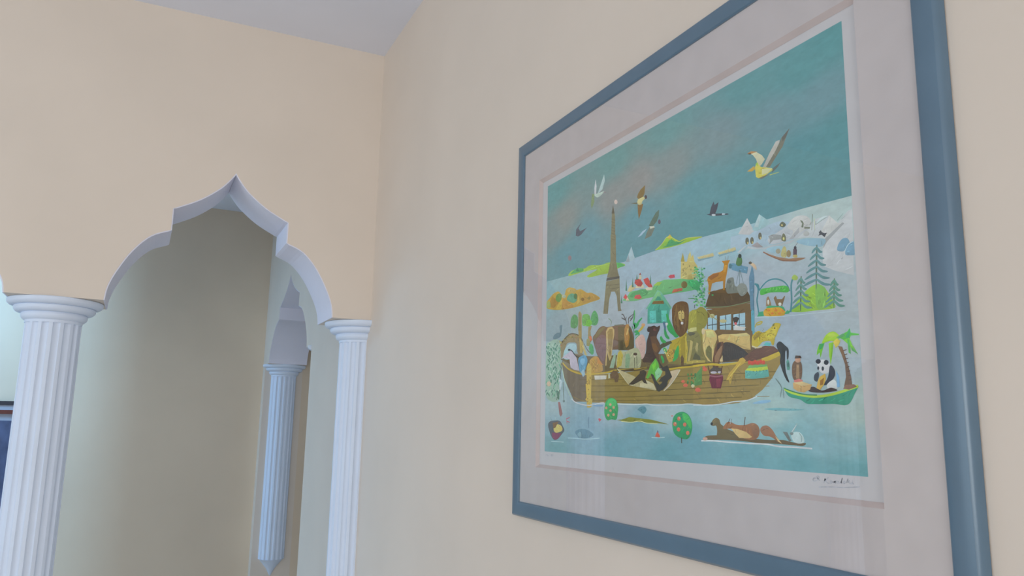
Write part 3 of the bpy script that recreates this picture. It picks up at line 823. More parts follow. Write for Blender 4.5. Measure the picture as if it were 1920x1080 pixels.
 ('p',(70,150,110),0,39,[534.6,160.7,539.1,164.4,543.2,162.8,541.7,160.4]),
 ('l',(176,186,200),0.87,40,[491.6,162.6,533.1,158.7,573.9,156.9,613.5,154.9]),
 ('p',(132,116,96),0,0,[57.3,146.3,77.2,153.2,120.9,149.9,141.9,124.5,157.0,117.1,310.4,111.3,399.5,113.8,398.1,73.9,94.9,80.9,78.2,97.8,63.6,120.6]),
 ('p',(142,118,60),0,1,[54.5,142.2,66.3,131.6,88.9,123.4,121.2,118.9,152.0,116.7,204.9,114.5,270.5,116.4,329.5,113.6,399.5,113.8,402.9,71.7,95.0,78.2,78.2,97.8,63.6,120.6]),
 ('p',(122,104,84),0,2,[54.5,142.2,66.3,131.6,88.9,123.4,121.2,118.9,105.4,104.9,110.9,91.3,121.6,77.7,95.0,78.2,78.2,97.8,63.6,120.6]),
 ('p',(142,118,60),0,3,[45.1,145.7,66.3,131.6,147.0,116.5,270.5,115.1,382.9,116.6,475.7,114.3,529.8,123.5,526.8,109.7,513.7,94.8,498.8,82.9,480.4,73.2,460.8,69.5,420.2,67.3,371.2,70.0,269.9,72.0,147.2,75.8,116.4,78.9,92.2,85.1,66.6,110.7]),
 ('p',(148,120,60),0,4,[382.8,112.7,475.6,113.1,529.1,123.5,526.8,109.7,513.7,94.8,498.8,82.9,480.4,73.2,460.8,69.5,420.2,67.3,381.4,69.2]),
 ('p',(118,102,82),0,4,[52.2,140.9,91.6,123.5,144.0,115.9,141.1,91.6,141.2,76.7,113.2,80.5,87.2,87.6,66.6,110.7]),
 ('l',(100,84,42),0.74,5,[108.0,111.3,245.0,105.7,382.5,103.7,519.4,101.2]),
 ('l',(100,84,42),0.74,6,[114.5,101.3,244.9,97.0,382.3,96.0,506.6,94.5]),
 ('l',(100,84,42),0.74,5,[121.0,92.3,244.9,89.0,382.0,88.3,493.5,88.3]),
 ('l',(100,84,42),0.74,5,[127.3,84.1,244.8,81.8,381.8,81.3,480.0,81.9]),
 ('l',(100,84,42),0.74,5,[133.5,78.5,244.7,76.8,381.6,75.6,466.2,75.9]),
 ('l',(110,92,46),0.62,6,[390.9,82.9,434.7,82.2]),
 ('l',(110,92,46),0.62,7,[438.0,96.0,478.9,94.7]),
 ('l',(146,122,66),0.62,7,[199.3,95.8,242.3,94.9]),
 ('l',(146,122,66),0.62,7,[195.2,103.5,238.5,102.3]),
 ('l',(120,102,48),0.62,6,[229.1,81.5,261.3,81.3]),
 ('l',(120,102,48),0.62,7,[444.4,98.7,465.5,98.3]),
 ('l',(146,122,66),0.62,6,[148.7,82.8,210.3,82.0]),
 ('l',(146,122,66),0.62,7,[489.0,96.5,512.2,96.0]),
 ('l',(146,122,66),0.62,6,[489.3,86.7,509.3,86.5]),
 ('l',(120,102,48),0.62,8,[491.4,95.3,514.4,94.7]),
 ('l',(146,122,66),0.62,7,[301.7,103.0,332.5,102.2]),
 ('l',(110,92,46),0.62,6,[289.5,82.7,333.2,82.1]),
 ('l',(138,112,54),0.62,7,[417.8,101.9,458.7,100.4]),
 ('l',(120,102,48),0.62,7,[344.5,97.0,380.2,96.1]),
 ('l',(110,92,46),0.62,8,[226.6,102.8,288.6,100.8]),
 ('l',(120,102,48),0.62,7,[299.2,95.5,334.6,94.8]),
 ('l',(110,92,46),0.62,8,[377.4,104.6,417.8,103.2]),
 ('l',(110,92,46),0.62,6,[391.6,76.6,431.7,76.2]),
 ('l',(138,112,54),0.62,5,[479.7,76.1,508.8,75.8]),
 ('l',(120,102,48),0.62,9,[471.3,94.5,490.5,94.2]),
 ('l',(138,112,54),0.62,6,[429.1,80.5,449.0,80.5]),
 ('l',(138,112,54),0.62,8,[485.8,98.4,513.8,97.6]),
 ('l',(138,112,54),0.62,8,[301.7,103.7,355.4,101.8]),
 ('l',(138,112,54),0.62,8,[365.8,96.1,396.2,95.4]),
 ('l',(138,112,54),0.62,6,[444.7,84.8,487.5,83.9]),
 ('l',(120,102,48),0.62,6,[221.3,109.7,248.9,109.1]),
 ('l',(100,84,42),0.5,7,[411.9,97.2,411.7,92.2]),
 ('l',(100,84,42),0.5,7,[426.6,87.9,426.4,83.0]),
 ('l',(100,84,42),0.5,6,[440.9,78.9,440.7,74.1]),
 ('l',(100,84,42),0.5,8,[455.8,95.2,455.6,90.4]),
 ('l',(100,84,42),0.5,7,[469.3,86.3,469.0,81.6]),
 ('l',(100,84,42),0.5,6,[482.3,77.7,482.1,73.1]),
 ('l',(100,84,42),0.5,9,[496.2,93.3,495.9,88.8]),
 ('p',(110,92,60),0,5,[48.6,146.3,99.5,149.3,146.9,144.2,270.8,138.0,383.4,130.8,476.2,126.1,509.1,126.9,528.3,123.6,475.7,115.4,382.9,116.6,270.5,115.9,147.0,117.3]),
 ('p',(92,70,44),0,0,[407.7,184.8,416.6,201.8,424.8,202.3,480.4,193.4,485.7,185.8,487.0,180.0,474.9,178.8,446.6,178.5,422.1,179.9]),
 ('p',(104,78,46),0,1,[417.5,201.6,445.9,202.7,480.4,193.4,483.5,189.5,440.5,197.0]),
 ('l',(126,96,58),0.99,1,[409.5,182.7,446.6,179.1,487.0,179.8]),
 ('l',(120,130,90),0.87,2,[407.7,184.5,446.7,180.3,487.0,181.1]),
 ('p',(112,84,44),0,6,[411.3,180.7,446.6,179.1,486.1,179.0,487.4,140.9,480.9,134.9,410.1,148.3]),
 ('p',(154,178,188),0,7,[412.4,170.9,428.6,172.5,427.8,150.7,411.7,151.8]),
 ('l',(64,66,66),1.24,8,[420.6,171.7,419.8,151.2]),
 ('l',(64,66,66),0.99,9,[412.1,161.9,428.2,161.9]),
 ('p',(154,178,188),0,7,[433.8,170.7,453.1,170.7,452.1,148.3,433.0,149.6]),
 ('l',(64,66,66),1.24,8,[443.6,170.7,442.7,148.9]),
 ('l',(64,66,66),0.99,9,[433.4,159.6,452.6,159.2]),
 ('p',(154,178,188),0,7,[456.4,169.7,476.1,169.6,475.0,146.0,455.4,147.4]),
 ('l',(64,66,66),1.24,8,[466.4,169.6,465.3,146.6]),
 ('l',(64,66,66),0.99,9,[455.9,157.1,475.5,156.7]),
 ('p',(100,76,44),0,10,[428.5,170.2,433.8,170.5,433.0,148.5,427.7,149.0]),
 ('p',(100,76,44),0,10,[453.1,170.7,456.8,170.7,455.7,146.2,452.1,146.6]),
 ('p',(92,150,164),0,41,[485.7,170.1,490.9,173.9,489.8,141.8,485.1,142.2]),
 ('p',(100,130,150),0,42,[484.3,206.5,487.6,209.3,492.3,208.5,492.4,204.0,489.9,192.0,489.7,170.7,485.0,171.3,484.4,192.8]),
 ('l',(70,110,130),0.74,43,[492.2,207.4,489.8,169.5]),
 ('p',(100,130,150),0,44,[484.4,208.7,487.0,214.0,489.8,222.6,491.7,213.2,492.5,207.4,490.6,189.6,485.1,190.4]),
 ('c',(214,170,140),0,45,[486.7,223.2,491.4,223.5,496.0,219.2,496.5,214.6,492.7,217.5,489.7,220.4]),
 ('p',(90,84,70),0,46,[489.6,224.0,489.3,223.4,488.6,223.0,487.5,222.9,486.4,223.1,485.4,223.5,484.7,224.2,484.5,225.0,484.8,225.6,485.5,226.0,486.6,226.2,487.7,226.0,488.7,225.5,489.3,224.8]),
 ('p',(178,166,120),0,11,[445.3,163.5,444.7,162.7,442.9,162.1,440.4,162.0,437.7,162.3,435.2,163.0,433.5,163.9,432.9,164.9,433.6,165.8,435.3,166.3,437.9,166.4,440.6,166.1,443.1,165.4,444.7,164.5]),
 ('p',(178,166,120),0,9,[424.7,171.8,424.2,170.7,422.9,170.0,421.0,169.7,418.9,169.9,417.1,170.7,415.8,171.7,415.4,172.9,415.9,174.0,417.2,174.8,419.1,175.0,421.2,174.8,423.0,174.1,424.3,173.0]),
 ('p',(70,56,46),0,11,[455.4,165.8,461.3,166.8,466.1,164.5,462.6,159.2,457.6,159.8]),
 ('p',(198,190,184),0,12,[456.4,150.7,459.3,158.5,464.1,155.6,476.9,153.1,472.0,150.3,462.1,149.0]),
 ('p',(200,90,90),0,13,[462.4,158.7,462.2,158.0,461.5,157.5,460.6,157.3,459.5,157.4,458.6,157.8,458.0,158.5,457.8,159.2,458.0,159.9,458.7,160.3,459.7,160.6,460.7,160.4,461.6,160.0,462.2,159.4]),
 ('p',(176,118,34),0,2,[414.6,220.4,423.8,223.1,436.3,222.8,441.6,224.2,443.6,231.0,439.4,235.4,447.2,234.6,454.1,233.9,450.5,229.8,448.4,220.7,445.5,212.8,443.2,200.2,440.6,200.6,441.1,211.2,428.7,212.0,421.5,211.3,416.5,198.7,413.8,199.7,415.1,210.5,412.6,217.0]),
 ('p',(150,92,30),0,3,[414.5,219.8,423.8,222.5,434.5,221.9,432.6,218.6,419.9,215.8]),
 ('p',(196,140,50),0,3,[441.5,221.9,444.4,229.7,448.7,228.9,445.8,221.1]),
 ('s',(120,90,50),0.88,6,[447.2,234.6,445.7,240.2]),
 ('s',(120,90,50),0.88,3,[449.8,234.1,451.2,239.2]),
 ('c',(122,122,112),0,3,[445.0,201.7,447.0,209.0,449.8,212.7,458.3,212.5,459.7,207.0,461.2,202.1,467.7,199.9,469.1,193.9,460.8,194.0,452.4,194.7,447.4,196.0]),
 ('c',(134,134,126),0,45,[464.4,199.3,469.5,203.7,477.6,201.8,481.3,195.5,478.7,190.8,472.1,188.9,467.4,191.9]),
 ('p',(104,104,96),0,4,[455.0,208.3,454.6,207.5,453.6,206.9,452.1,206.7,450.4,207.0,448.9,207.7,447.9,208.6,447.6,209.5,448.0,210.4,449.1,211.0,450.6,211.1,452.2,210.9,453.7,210.2,454.7,209.3]),
 ('p',(104,140,160),0,46,[453.0,229.3,459.0,229.4,483.3,220.4,481.4,213.2,470.1,216.9,457.0,221.5]),
 ('s',(100,120,120),1.1,47,[469.4,219.4,462.9,204.1]),
 ('s',(100,120,120),1.1,48,[470.2,219.2,475.2,202.2]),
 ('s',(100,120,120),1.1,49,[469.9,219.3,468.2,202.2]),
 ('c',(90,122,76),0,50,[464.0,227.3,465.9,233.4,470.2,236.1,474.1,231.3,473.0,225.1,468.0,224.3]),
 ('p',(60,66,56),0,51,[473.4,234.9,473.1,233.9,472.3,233.1,471.2,232.9,469.9,233.1,468.8,233.8,468.1,234.8,467.8,236.0,468.2,237.1,469.0,237.8,470.1,238.1,471.4,237.8,472.5,237.1,473.2,236.1]),
 ('p',(84,120,130),0,47,[456.8,226.3,456.5,225.0,455.7,224.1,454.6,223.7,453.4,223.9,452.3,224.7,451.6,225.9,451.4,227.3,451.7,228.5,452.5,229.5,453.7,229.9,454.9,229.6,455.9,228.8,456.6,227.6]),
 ('p',(60,130,86),0,12,[398.4,223.1,397.2,222.3,395.0,222.6,393.9,223.8,395.1,224.6,397.3,224.2]),
 ('p',(70,150,92),0,13,[392.0,229.4,390.9,228.6,388.6,229.0,387.5,230.1,388.7,230.9,390.9,230.5]),
 ('p',(150,180,150),0,13,[400.7,224.8,399.5,224.0,397.3,224.4,396.2,225.6,397.4,226.4,399.6,226.0]),
 ('p',(60,130,86),0,0,[394.2,189.0,393.1,188.2,390.8,188.5,389.7,189.6,390.9,190.4,393.1,190.1]),
 ('p',(60,130,86),0,14,[404.4,227.1,403.3,226.3,401.1,226.7,400.0,227.8,401.1,228.6,403.3,228.2]),
 ('p',(60,130,86),0,13,[403.5,220.0,402.3,219.2,400.1,219.6,399.1,220.7,400.2,221.5,402.4,221.2]),
 ('p',(150,180,150),0,15,[407.1,225.6,406.0,224.8,403.8,225.2,402.8,226.3,403.9,227.1,406.1,226.7]),
 ('p',(60,130,86),0,10,[394.5,213.6,393.4,212.8,391.2,213.1,390.1,214.3,391.2,215.1,393.5,214.7]),
 ('p',(60,130,86),0,14,[396.5,222.2,395.3,221.4,393.1,221.8,392.0,222.9,393.2,223.7,395.4,223.4]),
 ('p',(96,170,100),0,11,[393.3,216.2,392.2,215.4,389.9,215.8,388.9,216.9,390.0,217.7,392.2,217.4]),
 ('p',(96,170,100),0,9,[409.1,207.4,408.0,206.6,405.8,207.0,404.8,208.1,405.9,208.9,408.1,208.6]),
 ('p',(60,130,86),0,9,[407.9,203.0,406.8,202.2,404.6,202.5,403.6,203.6,404.7,204.4,406.9,204.1]),
 ('p',(150,180,150),0,10,[402.2,210.5,401.1,209.7,398.9,210.0,397.8,211.1,398.9,211.9,401.1,211.6]),
 ('p',(150,180,150),0,0,[396.6,197.0,395.4,196.2,393.2,196.5,392.1,197.6,393.3,198.4,395.5,198.1]),
 ('p',(150,180,150),0,1,[391.9,198.0,390.7,197.2,388.5,197.5,387.4,198.6,388.5,199.4,390.8,199.1]),
 ('p',(130,160,130),0,10,[408.9,201.0,407.8,200.2,405.6,200.5,404.6,201.6,405.7,202.4,407.9,202.1]),
 ('p',(60,130,86),0,15,[391.6,222.7,390.4,221.9,388.2,222.2,387.1,223.4,388.2,224.2,390.5,223.8]),
 ('p',(130,160,130),0,14,[407.0,220.9,405.9,220.1,403.7,220.5,402.6,221.6,403.8,222.4,406.0,222.0]),
 ('p',(70,150,92),0,16,[404.7,225.5,403.6,224.8,401.4,225.1,400.3,226.3,401.5,227.1,403.7,226.7]),
 ('p',(130,160,130),0,11,[397.5,212.1,396.3,211.3,394.1,211.6,393.0,212.8,394.2,213.6,396.4,213.2]),
 ('p',(150,180,150),0,16,[396.2,221.5,395.1,220.7,392.9,221.1,391.8,222.2,392.9,223.0,395.1,222.7]),
 ('p',(130,160,130),0,11,[404.5,202.5,403.4,201.7,401.2,202.0,400.1,203.1,401.3,203.9,403.5,203.6]),
 ('p',(60,130,86),0,2,[393.9,199.5,392.8,198.7,390.5,199.0,389.5,200.2,390.6,201.0,392.8,200.7]),
 ('p',(96,170,100),0,10,[407.1,216.7,406.0,215.9,403.8,216.2,402.8,217.4,403.9,218.2,406.1,217.8]),
 ('p',(130,160,130),0,3,[407.5,186.0,406.4,185.2,404.2,185.4,403.1,186.5,404.3,187.4,406.4,187.1]),
 ('p',(150,180,150),0,11,[391.4,210.8,390.3,210.0,388.0,210.4,386.9,211.5,388.1,212.3,390.3,212.0]),
 ('p',(60,130,86),0,11,[403.6,216.7,402.5,215.9,400.3,216.2,399.2,217.4,400.3,218.2,402.5,217.8]),
 ('p',(70,150,92),0,17,[398.2,221.5,397.1,220.7,394.9,221.0,393.8,222.2,394.9,223.0,397.1,222.6]),
 ('p',(150,180,150),0,14,[396.4,227.3,395.3,226.5,393.0,226.9,391.9,228.1,393.1,228.9,395.3,228.5]),
 ('p',(60,130,86),0,12,[388.0,211.4,386.9,210.6,384.6,211.0,383.5,212.1,384.7,212.9,386.9,212.6]),
 ('p',(130,160,130),0,0,[397.1,192.7,396.0,191.9,393.8,192.2,392.7,193.3,393.8,194.1,396.1,193.8]),
 ('p',(70,150,92),0,11,[408.0,198.4,406.9,197.6,404.8,197.9,403.7,199.0,404.8,199.8,407.0,199.5]),
 ('p',(96,170,100),0,12,[402.6,203.9,401.5,203.1,399.3,203.4,398.2,204.5,399.4,205.3,401.6,205.0]),
 ('p',(96,170,100),0,17,[407.4,223.1,406.3,222.3,404.1,222.7,403.0,223.8,404.2,224.6,406.4,224.2]),
 ('p',(96,170,100),0,12,[397.8,212.2,396.7,211.4,394.4,211.7,393.4,212.8,394.5,213.6,396.7,213.3]),
 ('p',(96,170,100),0,15,[397.0,227.5,395.9,226.7,393.7,227.1,392.6,228.3,393.7,229.0,396.0,228.7]),
 ('p',(150,180,150),0,10,[413.1,209.2,412.0,208.4,409.9,208.8,408.8,209.9,410.0,210.7,412.1,210.3]),
 ('p',(60,130,86),0,9,[410.0,231.7,408.9,230.9,406.7,231.3,405.7,232.5,406.8,233.2,409.0,232.9]),
 ('p',(96,170,100),0,13,[392.2,233.0,391.0,232.3,388.8,232.6,387.7,233.8,388.8,234.6,391.1,234.2]),
 ('p',(130,160,130),0,18,[407.0,222.2,405.9,221.5,403.7,221.8,402.6,223.0,403.7,223.8,405.9,223.4]),
 ('p',(60,130,86),0,19,[405.9,220.4,404.8,219.6,402.6,220.0,401.5,221.1,402.7,221.9,404.9,221.6]),
 ('p',(150,180,150),0,1,[400.0,192.3,398.9,191.5,396.7,191.8,395.6,192.9,396.8,193.8,399.0,193.4]),
 ('p',(70,150,92),0,13,[398.2,205.1,397.0,204.3,394.8,204.6,393.7,205.7,394.9,206.5,397.1,206.2]),
 ('p',(150,180,150),0,18,[400.2,220.5,399.0,219.7,396.8,220.1,395.8,221.3,396.9,222.0,399.1,221.7]),
 ('p',(96,170,100),0,1,[395.3,188.5,394.1,187.6,391.9,187.9,390.8,189.0,392.0,189.9,394.2,189.6]),
 ('p',(150,180,150),0,11,[406.9,213.3,405.7,212.5,403.6,212.9,402.5,214.0,403.6,214.8,405.8,214.5]),
 ('p',(150,180,150),0,16,[394.3,229.2,393.1,228.4,390.9,228.8,389.8,229.9,390.9,230.7,393.2,230.3]),
 ('p',(60,130,86),0,12,[393.7,217.2,392.6,216.4,390.3,216.8,389.2,217.9,390.4,218.7,392.6,218.4]),
 ('p',(130,160,130),0,3,[416.9,202.5,415.8,201.7,413.7,202.0,412.6,203.1,413.7,203.9,415.9,203.6]),
 ('p',(70,150,92),0,2,[395.0,195.3,393.9,194.4,391.7,194.8,390.6,195.9,391.7,196.7,394.0,196.4]),
 ('p',(150,180,150),0,2,[395.5,190.5,394.4,189.7,392.2,190.0,391.1,191.1,392.2,191.9,394.5,191.6]),
 ('p',(150,180,150),0,17,[402.7,227.8,401.6,227.0,399.4,227.4,398.3,228.5,399.4,229.3,401.7,228.9]),
 ('p',(130,160,130),0,16,[393.3,225.1,392.2,224.3,389.9,224.7,388.9,225.9,390.0,226.6,392.3,226.3]),
 ('p',(60,130,86),0,12,[404.4,210.7,403.3,209.9,401.1,210.3,400.0,211.4,401.2,212.2,403.4,211.9]),
 ('p',(150,180,150),0,14,[388.1,229.4,387.0,228.6,384.7,229.0,383.6,230.1,384.8,230.9,387.0,230.5]),
 ('p',(130,160,130),0,20,[407.9,221.0,406.8,220.2,404.6,220.6,403.5,221.7,404.7,222.5,406.8,222.1]),
 ('p',(130,160,130),0,17,[391.5,220.7,390.4,220.0,388.1,220.3,387.0,221.5,388.2,222.3,390.5,221.9]),
 ('p',(130,160,130),0,13,[399.4,210.9,398.3,210.1,396.1,210.5,395.0,211.6,396.1,212.4,398.3,212.0]),
 ('p',(60,130,86),0,14,[400.5,202.4,399.4,201.6,397.2,201.9,396.1,203.1,397.3,203.9,399.5,203.5]),
 ('p',(70,150,92),0,19,[399.9,223.0,398.8,222.3,396.6,222.6,395.5,223.8,396.6,224.6,398.9,224.2]),
 ('p',(150,180,150),0,12,[400.8,234.4,399.7,233.7,397.5,234.1,396.4,235.2,397.6,236.0,399.8,235.6]),
 ('p',(96,170,100),0,13,[386.4,209.5,385.2,208.7,382.9,209.0,381.8,210.2,383.0,211.0,385.3,210.6]),
 ('p',(130,160,130),0,21,[409.9,221.4,408.8,220.6,406.6,220.9,405.5,222.1,406.7,222.9,408.8,222.5]),
 ('p',(130,160,130),0,3,[395.1,194.1,394.0,193.3,391.8,193.6,390.7,194.7,391.8,195.6,394.0,195.2]),
 ('p',(150,180,150),0,14,[396.6,212.2,395.5,211.4,393.3,211.7,392.2,212.9,393.3,213.7,395.5,213.3]),
 ('p',(70,150,92),0,1,[409.2,190.4,408.0,189.6,405.9,189.9,404.8,191.0,406.0,191.8,408.1,191.5]),
 ('p',(130,160,130),0,20,[402.4,220.8,401.3,220.0,399.1,220.4,398.0,221.5,399.2,222.3,401.4,221.9]),
 ('p',(150,180,150),0,15,[399.9,204.8,398.7,204.0,396.5,204.3,395.4,205.5,396.6,206.3,398.8,205.9]),
 ('p',(150,180,150),0,12,[406.0,200.6,404.9,199.8,402.7,200.1,401.6,201.2,402.8,202.0,404.9,201.7]),
 ('p',(70,150,92),0,18,[399.6,228.7,398.4,227.9,396.2,228.3,395.1,229.5,396.3,230.3,398.5,229.9]),
 ('p',(150,180,150),0,3,[400.0,189.9,398.9,189.1,396.7,189.4,395.6,190.5,396.7,191.3,398.9,191.0]),
 ('p',(60,130,86),0,19,[406.3,224.7,405.2,223.9,403.0,224.2,401.9,225.4,403.1,226.2,405.3,225.8]),
 ('p',(60,130,86),0,16,[400.7,206.6,399.6,205.8,397.4,206.1,396.3,207.2,397.5,208.0,399.7,207.7]),
 ('p',(60,130,86),0,4,[392.7,193.7,391.5,192.9,389.3,193.2,388.2,194.3,389.4,195.2,391.6,194.8]),
 ('p',(130,160,130),0,3,[389.1,201.1,388.0,200.3,385.7,200.6,384.6,201.8,385.8,202.6,388.0,202.3]),
 ('p',(70,150,92),0,15,[400.8,212.0,399.7,211.2,397.5,211.6,396.4,212.7,397.5,213.5,399.7,213.1]),
 ('p',(150,180,150),0,4,[399.6,196.7,398.5,195.9,396.3,196.2,395.2,197.3,396.4,198.1,398.6,197.8]),
 ('p',(60,130,86),0,21,[399.3,221.1,398.2,220.3,396.0,220.7,394.9,221.8,396.1,222.6,398.3,222.3]),
 ('p',(150,180,150),0,16,[402.5,211.1,401.4,210.3,399.2,210.6,398.1,211.8,399.2,212.6,401.4,212.2]),
 ('p',(130,160,130),0,5,[398.0,191.5,396.9,190.7,394.7,191.0,393.6,192.1,394.7,192.9,396.9,192.6]),
 ('p',(70,150,92),0,15,[392.1,209.6,391.0,208.8,388.7,209.1,387.6,210.2,388.8,211.1,391.0,210.7]),
 ('p',(96,170,100),0,14,[396.6,232.4,395.5,231.7,393.2,232.0,392.1,233.2,393.3,234.0,395.5,233.6]),
 ('p',(70,150,92),0,15,[398.0,232.5,396.9,231.7,394.7,232.1,393.6,233.2,394.7,234.0,396.9,233.6]),
 ('p',(60,130,86),0,22,[401.8,218.4,400.7,217.6,398.5,217.9,397.4,219.1,398.6,219.9,400.8,219.5]),
 ('p',(70,150,92),0,3,[423.9,197.0,422.8,196.2,420.7,196.5,419.7,197.6,420.8,198.4,422.9,198.1]),
 ('p',(70,150,92),0,19,[395.1,230.0,393.9,229.2,391.7,229.6,390.6,230.7,391.8,231.5,394.0,231.1]),
 ('p',(96,170,100),0,4,[402.1,187.8,401.0,187.0,398.8,187.3,397.7,188.4,398.9,189.2,401.1,188.9]),
 ('p',(60,130,86),0,4,[410.0,184.8,408.9,184.0,406.8,184.2,405.7,185.3,406.8,186.1,409.0,185.9]),
 ('p',(96,170,100),0,17,[404.7,213.9,403.6,213.1,401.4,213.5,400.3,214.6,401.5,215.4,403.7,215.1]),
 ('p',(96,170,100),0,18,[406.1,230.8,405.0,230.1,402.8,230.4,401.7,231.6,402.9,232.4,405.1,232.0]),
 ('p',(70,150,92),0,23,[402.2,216.0,401.1,215.2,398.9,215.6,397.8,216.7,399.0,217.5,401.2,217.2]),
 ('p',(150,180,150),0,23,[399.7,221.4,398.6,220.6,396.4,220.9,395.3,222.1,396.4,222.9,398.6,222.5]),
 ('p',(96,170,100),0,5,[389.7,193.2,388.6,192.3,386.3,192.6,385.2,193.8,386.4,194.6,388.6,194.3]),
 ('p',(70,150,92),0,14,[392.9,236.0,391.8,235.2,389.5,235.6,388.4,236.8,389.6,237.6,391.8,237.2]),
 ('p',(130,160,130),0,16,[395.5,211.6,394.3,210.8,392.1,211.2,391.0,212.3,392.2,213.1,394.4,212.8]),
 ('p',(96,170,100),0,4,[408.7,188.8,407.6,188.0,405.4,188.3,404.4,189.4,405.5,190.2,407.7,189.9]),
 ('p',(150,180,150),0,17,[398.2,204.2,397.1,203.4,394.9,203.7,393.8,204.8,394.9,205.6,397.2,205.3]),
 ('p',(150,180,150),0,24,[395.0,221.6,393.9,220.8,391.6,221.2,390.5,222.4,391.7,223.2,393.9,222.8]),
 ('p',(96,170,100),0,20,[393.6,233.2,392.4,232.4,390.2,232.8,389.1,234.0,390.3,234.8,392.5,234.4]),
 ('p',(130,160,130),0,25,[397.2,223.1,396.1,222.3,393.8,222.6,392.8,223.8,393.9,224.6,396.1,224.2]),
 ('p',(130,160,130),0,26,[394.9,224.4,393.8,223.6,391.6,224.0,390.5,225.2,391.6,226.0,393.9,225.6]),
 ('p',(60,130,86),0,24,[398.8,212.9,397.6,212.1,395.4,212.5,394.3,213.6,395.5,214.4,397.7,214.1]),
 ('p',(70,150,92),0,16,[404.3,202.1,403.2,201.3,401.0,201.6,399.9,202.8,401.1,203.6,403.2,203.2]),
 ('p',(70,150,92),0,12,[409.3,205.4,408.2,204.6,406.0,204.9,405.0,206.0,406.1,206.8,408.3,206.5]),
 ('p',(96,170,100),0,18,[402.5,205.4,401.4,204.6,399.2,204.9,398.1,206.0,399.2,206.8,401.4,206.5]),
 ('p',(60,130,86),0,25,[401.0,215.7,399.9,214.9,397.6,215.3,396.6,216.4,397.7,217.2,399.9,216.8]),
 ('p',(70,150,92),0,5,[393.7,196.7,392.6,195.9,390.3,196.2,389.2,197.3,390.4,198.1,392.6,197.8]),
 ('p',(60,130,86),0,19,[400.1,208.3,399.0,207.5,396.8,207.8,395.7,209.0,396.8,209.8,399.0,209.4]),
 ('p',(96,170,100),0,5,[403.9,187.6,402.8,186.8,400.6,187.1,399.6,188.2,400.7,189.0,402.9,188.7]),
 ('p',(70,150,92),0,13,[401.1,197.9,400.0,197.1,397.8,197.4,396.7,198.6,397.8,199.4,400.0,199.0]),
 ('p',(96,170,100),0,2,[410.0,193.2,408.9,192.4,406.7,192.7,405.7,193.8,406.8,194.6,409.0,194.3]),
 ('p',(60,130,86),0,15,[397.9,200.8,396.8,200.0,394.6,200.3,393.5,201.4,394.6,202.2,396.8,201.9]),
 ('p',(150,180,150),0,25,[395.8,219.4,394.6,218.6,392.4,218.9,391.3,220.1,392.5,220.9,394.7,220.5]),
 ('p',(60,130,86),0,17,[403.7,199.7,402.6,198.9,400.4,199.2,399.3,200.4,400.5,201.2,402.7,200.8]),
 ('p',(130,160,130),0,26,[390.8,218.9,389.6,218.1,387.4,218.5,386.3,219.6,387.4,220.4,389.7,220.1]),
 ('p',(60,130,86),0,3,[407.6,194.3,406.5,193.5,404.3,193.8,403.2,194.9,404.4,195.7,406.5,195.4]),
 ('p',(150,180,150),0,19,[404.7,232.6,403.6,231.8,401.4,232.2,400.3,233.4,401.5,234.2,403.7,233.8]),
 ('p',(96,170,100),0,27,[397.0,225.0,395.9,224.3,393.7,224.6,392.6,225.8,393.7,226.6,396.0,226.2]),
 ('p',(96,170,100),0,21,[395.7,234.4,394.6,233.6,392.4,234.0,391.3,235.1,392.4,235.9,394.7,235.5]),
 ('p',(60,130,86),0,28,[400.6,225.4,399.4,224.6,397.2,225.0,396.1,226.2,397.3,226.9,399.5,226.6]),
 ('p',(70,150,92),0,18,[405.9,196.7,404.8,195.9,402.6,196.2,401.5,197.3,402.7,198.1,404.8,197.8]),
 ('p',(130,160,130),0,25,[393.9,215.0,392.8,214.2,390.5,214.5,389.4,215.7,390.6,216.5,392.8,216.1]),
 ('p',(60,130,86),0,24,[406.6,212.9,405.4,212.1,403.3,212.5,402.2,213.6,403.3,214.4,405.5,214.0]),
 ('p',(96,170,100),0,26,[392.9,213.4,391.8,212.6,389.5,213.0,388.4,214.1,389.6,214.9,391.8,214.6]),
 ('p',(60,130,86),0,26,[401.3,216.4,400.2,215.6,398.0,216.0,396.9,217.1,398.0,217.9,400.3,217.5]),
 ('p',(60,130,86),0,4,[403.4,191.8,402.3,190.9,400.1,191.2,399.0,192.4,400.2,193.2,402.3,192.9]),
 ('p',(96,170,100),0,26,[401.9,221.1,400.8,220.3,398.6,220.7,397.5,221.9,398.6,222.6,400.8,222.3]),
 ('p',(96,170,100),0,19,[404.1,197.5,403.0,196.7,400.8,197.0,399.8,198.1,400.9,198.9,403.1,198.6]),
 ('p',(130,160,130),0,3,[413.4,216.0,412.3,215.2,410.1,215.5,409.1,216.7,410.2,217.4,412.3,217.1]),
 ('p',(70,150,92),0,27,[402.0,219.2,400.8,218.4,398.6,218.8,397.5,219.9,398.7,220.7,400.9,220.3]),
 ('p',(70,150,90),0,28,[386.2,220.1,393.9,220.1,399.3,211.7,395.4,206.2,385.9,210.1]),
 ('s',(76,140,110),1.1,28,[403.0,234.7,403.3,185.4]),
 ('s',(64,130,70),1.1,6,[375.9,199.4,386.7,197.9,389.3,196.2]),
 ('p',(112,170,140),0,10,[285.1,197.2,312.6,219.8,320.4,216.2,342.5,192.2,339.7,190.2,318.3,209.5,310.5,211.7,290.2,197.8]),
 ('p',(84,154,134),0,11,[290.2,197.8,310.5,211.7,318.3,210.6,338.8,191.5,334.6,173.6,288.9,177.5]),
 ('p',(120,176,120),0,12,[298.4,205.1,312.6,217.4,317.5,216.7,323.9,203.9]),
 ('p',(128,98,60),0,13,[299.4,202.6,303.5,206.2,324.9,203.8,326.7,199.5]),
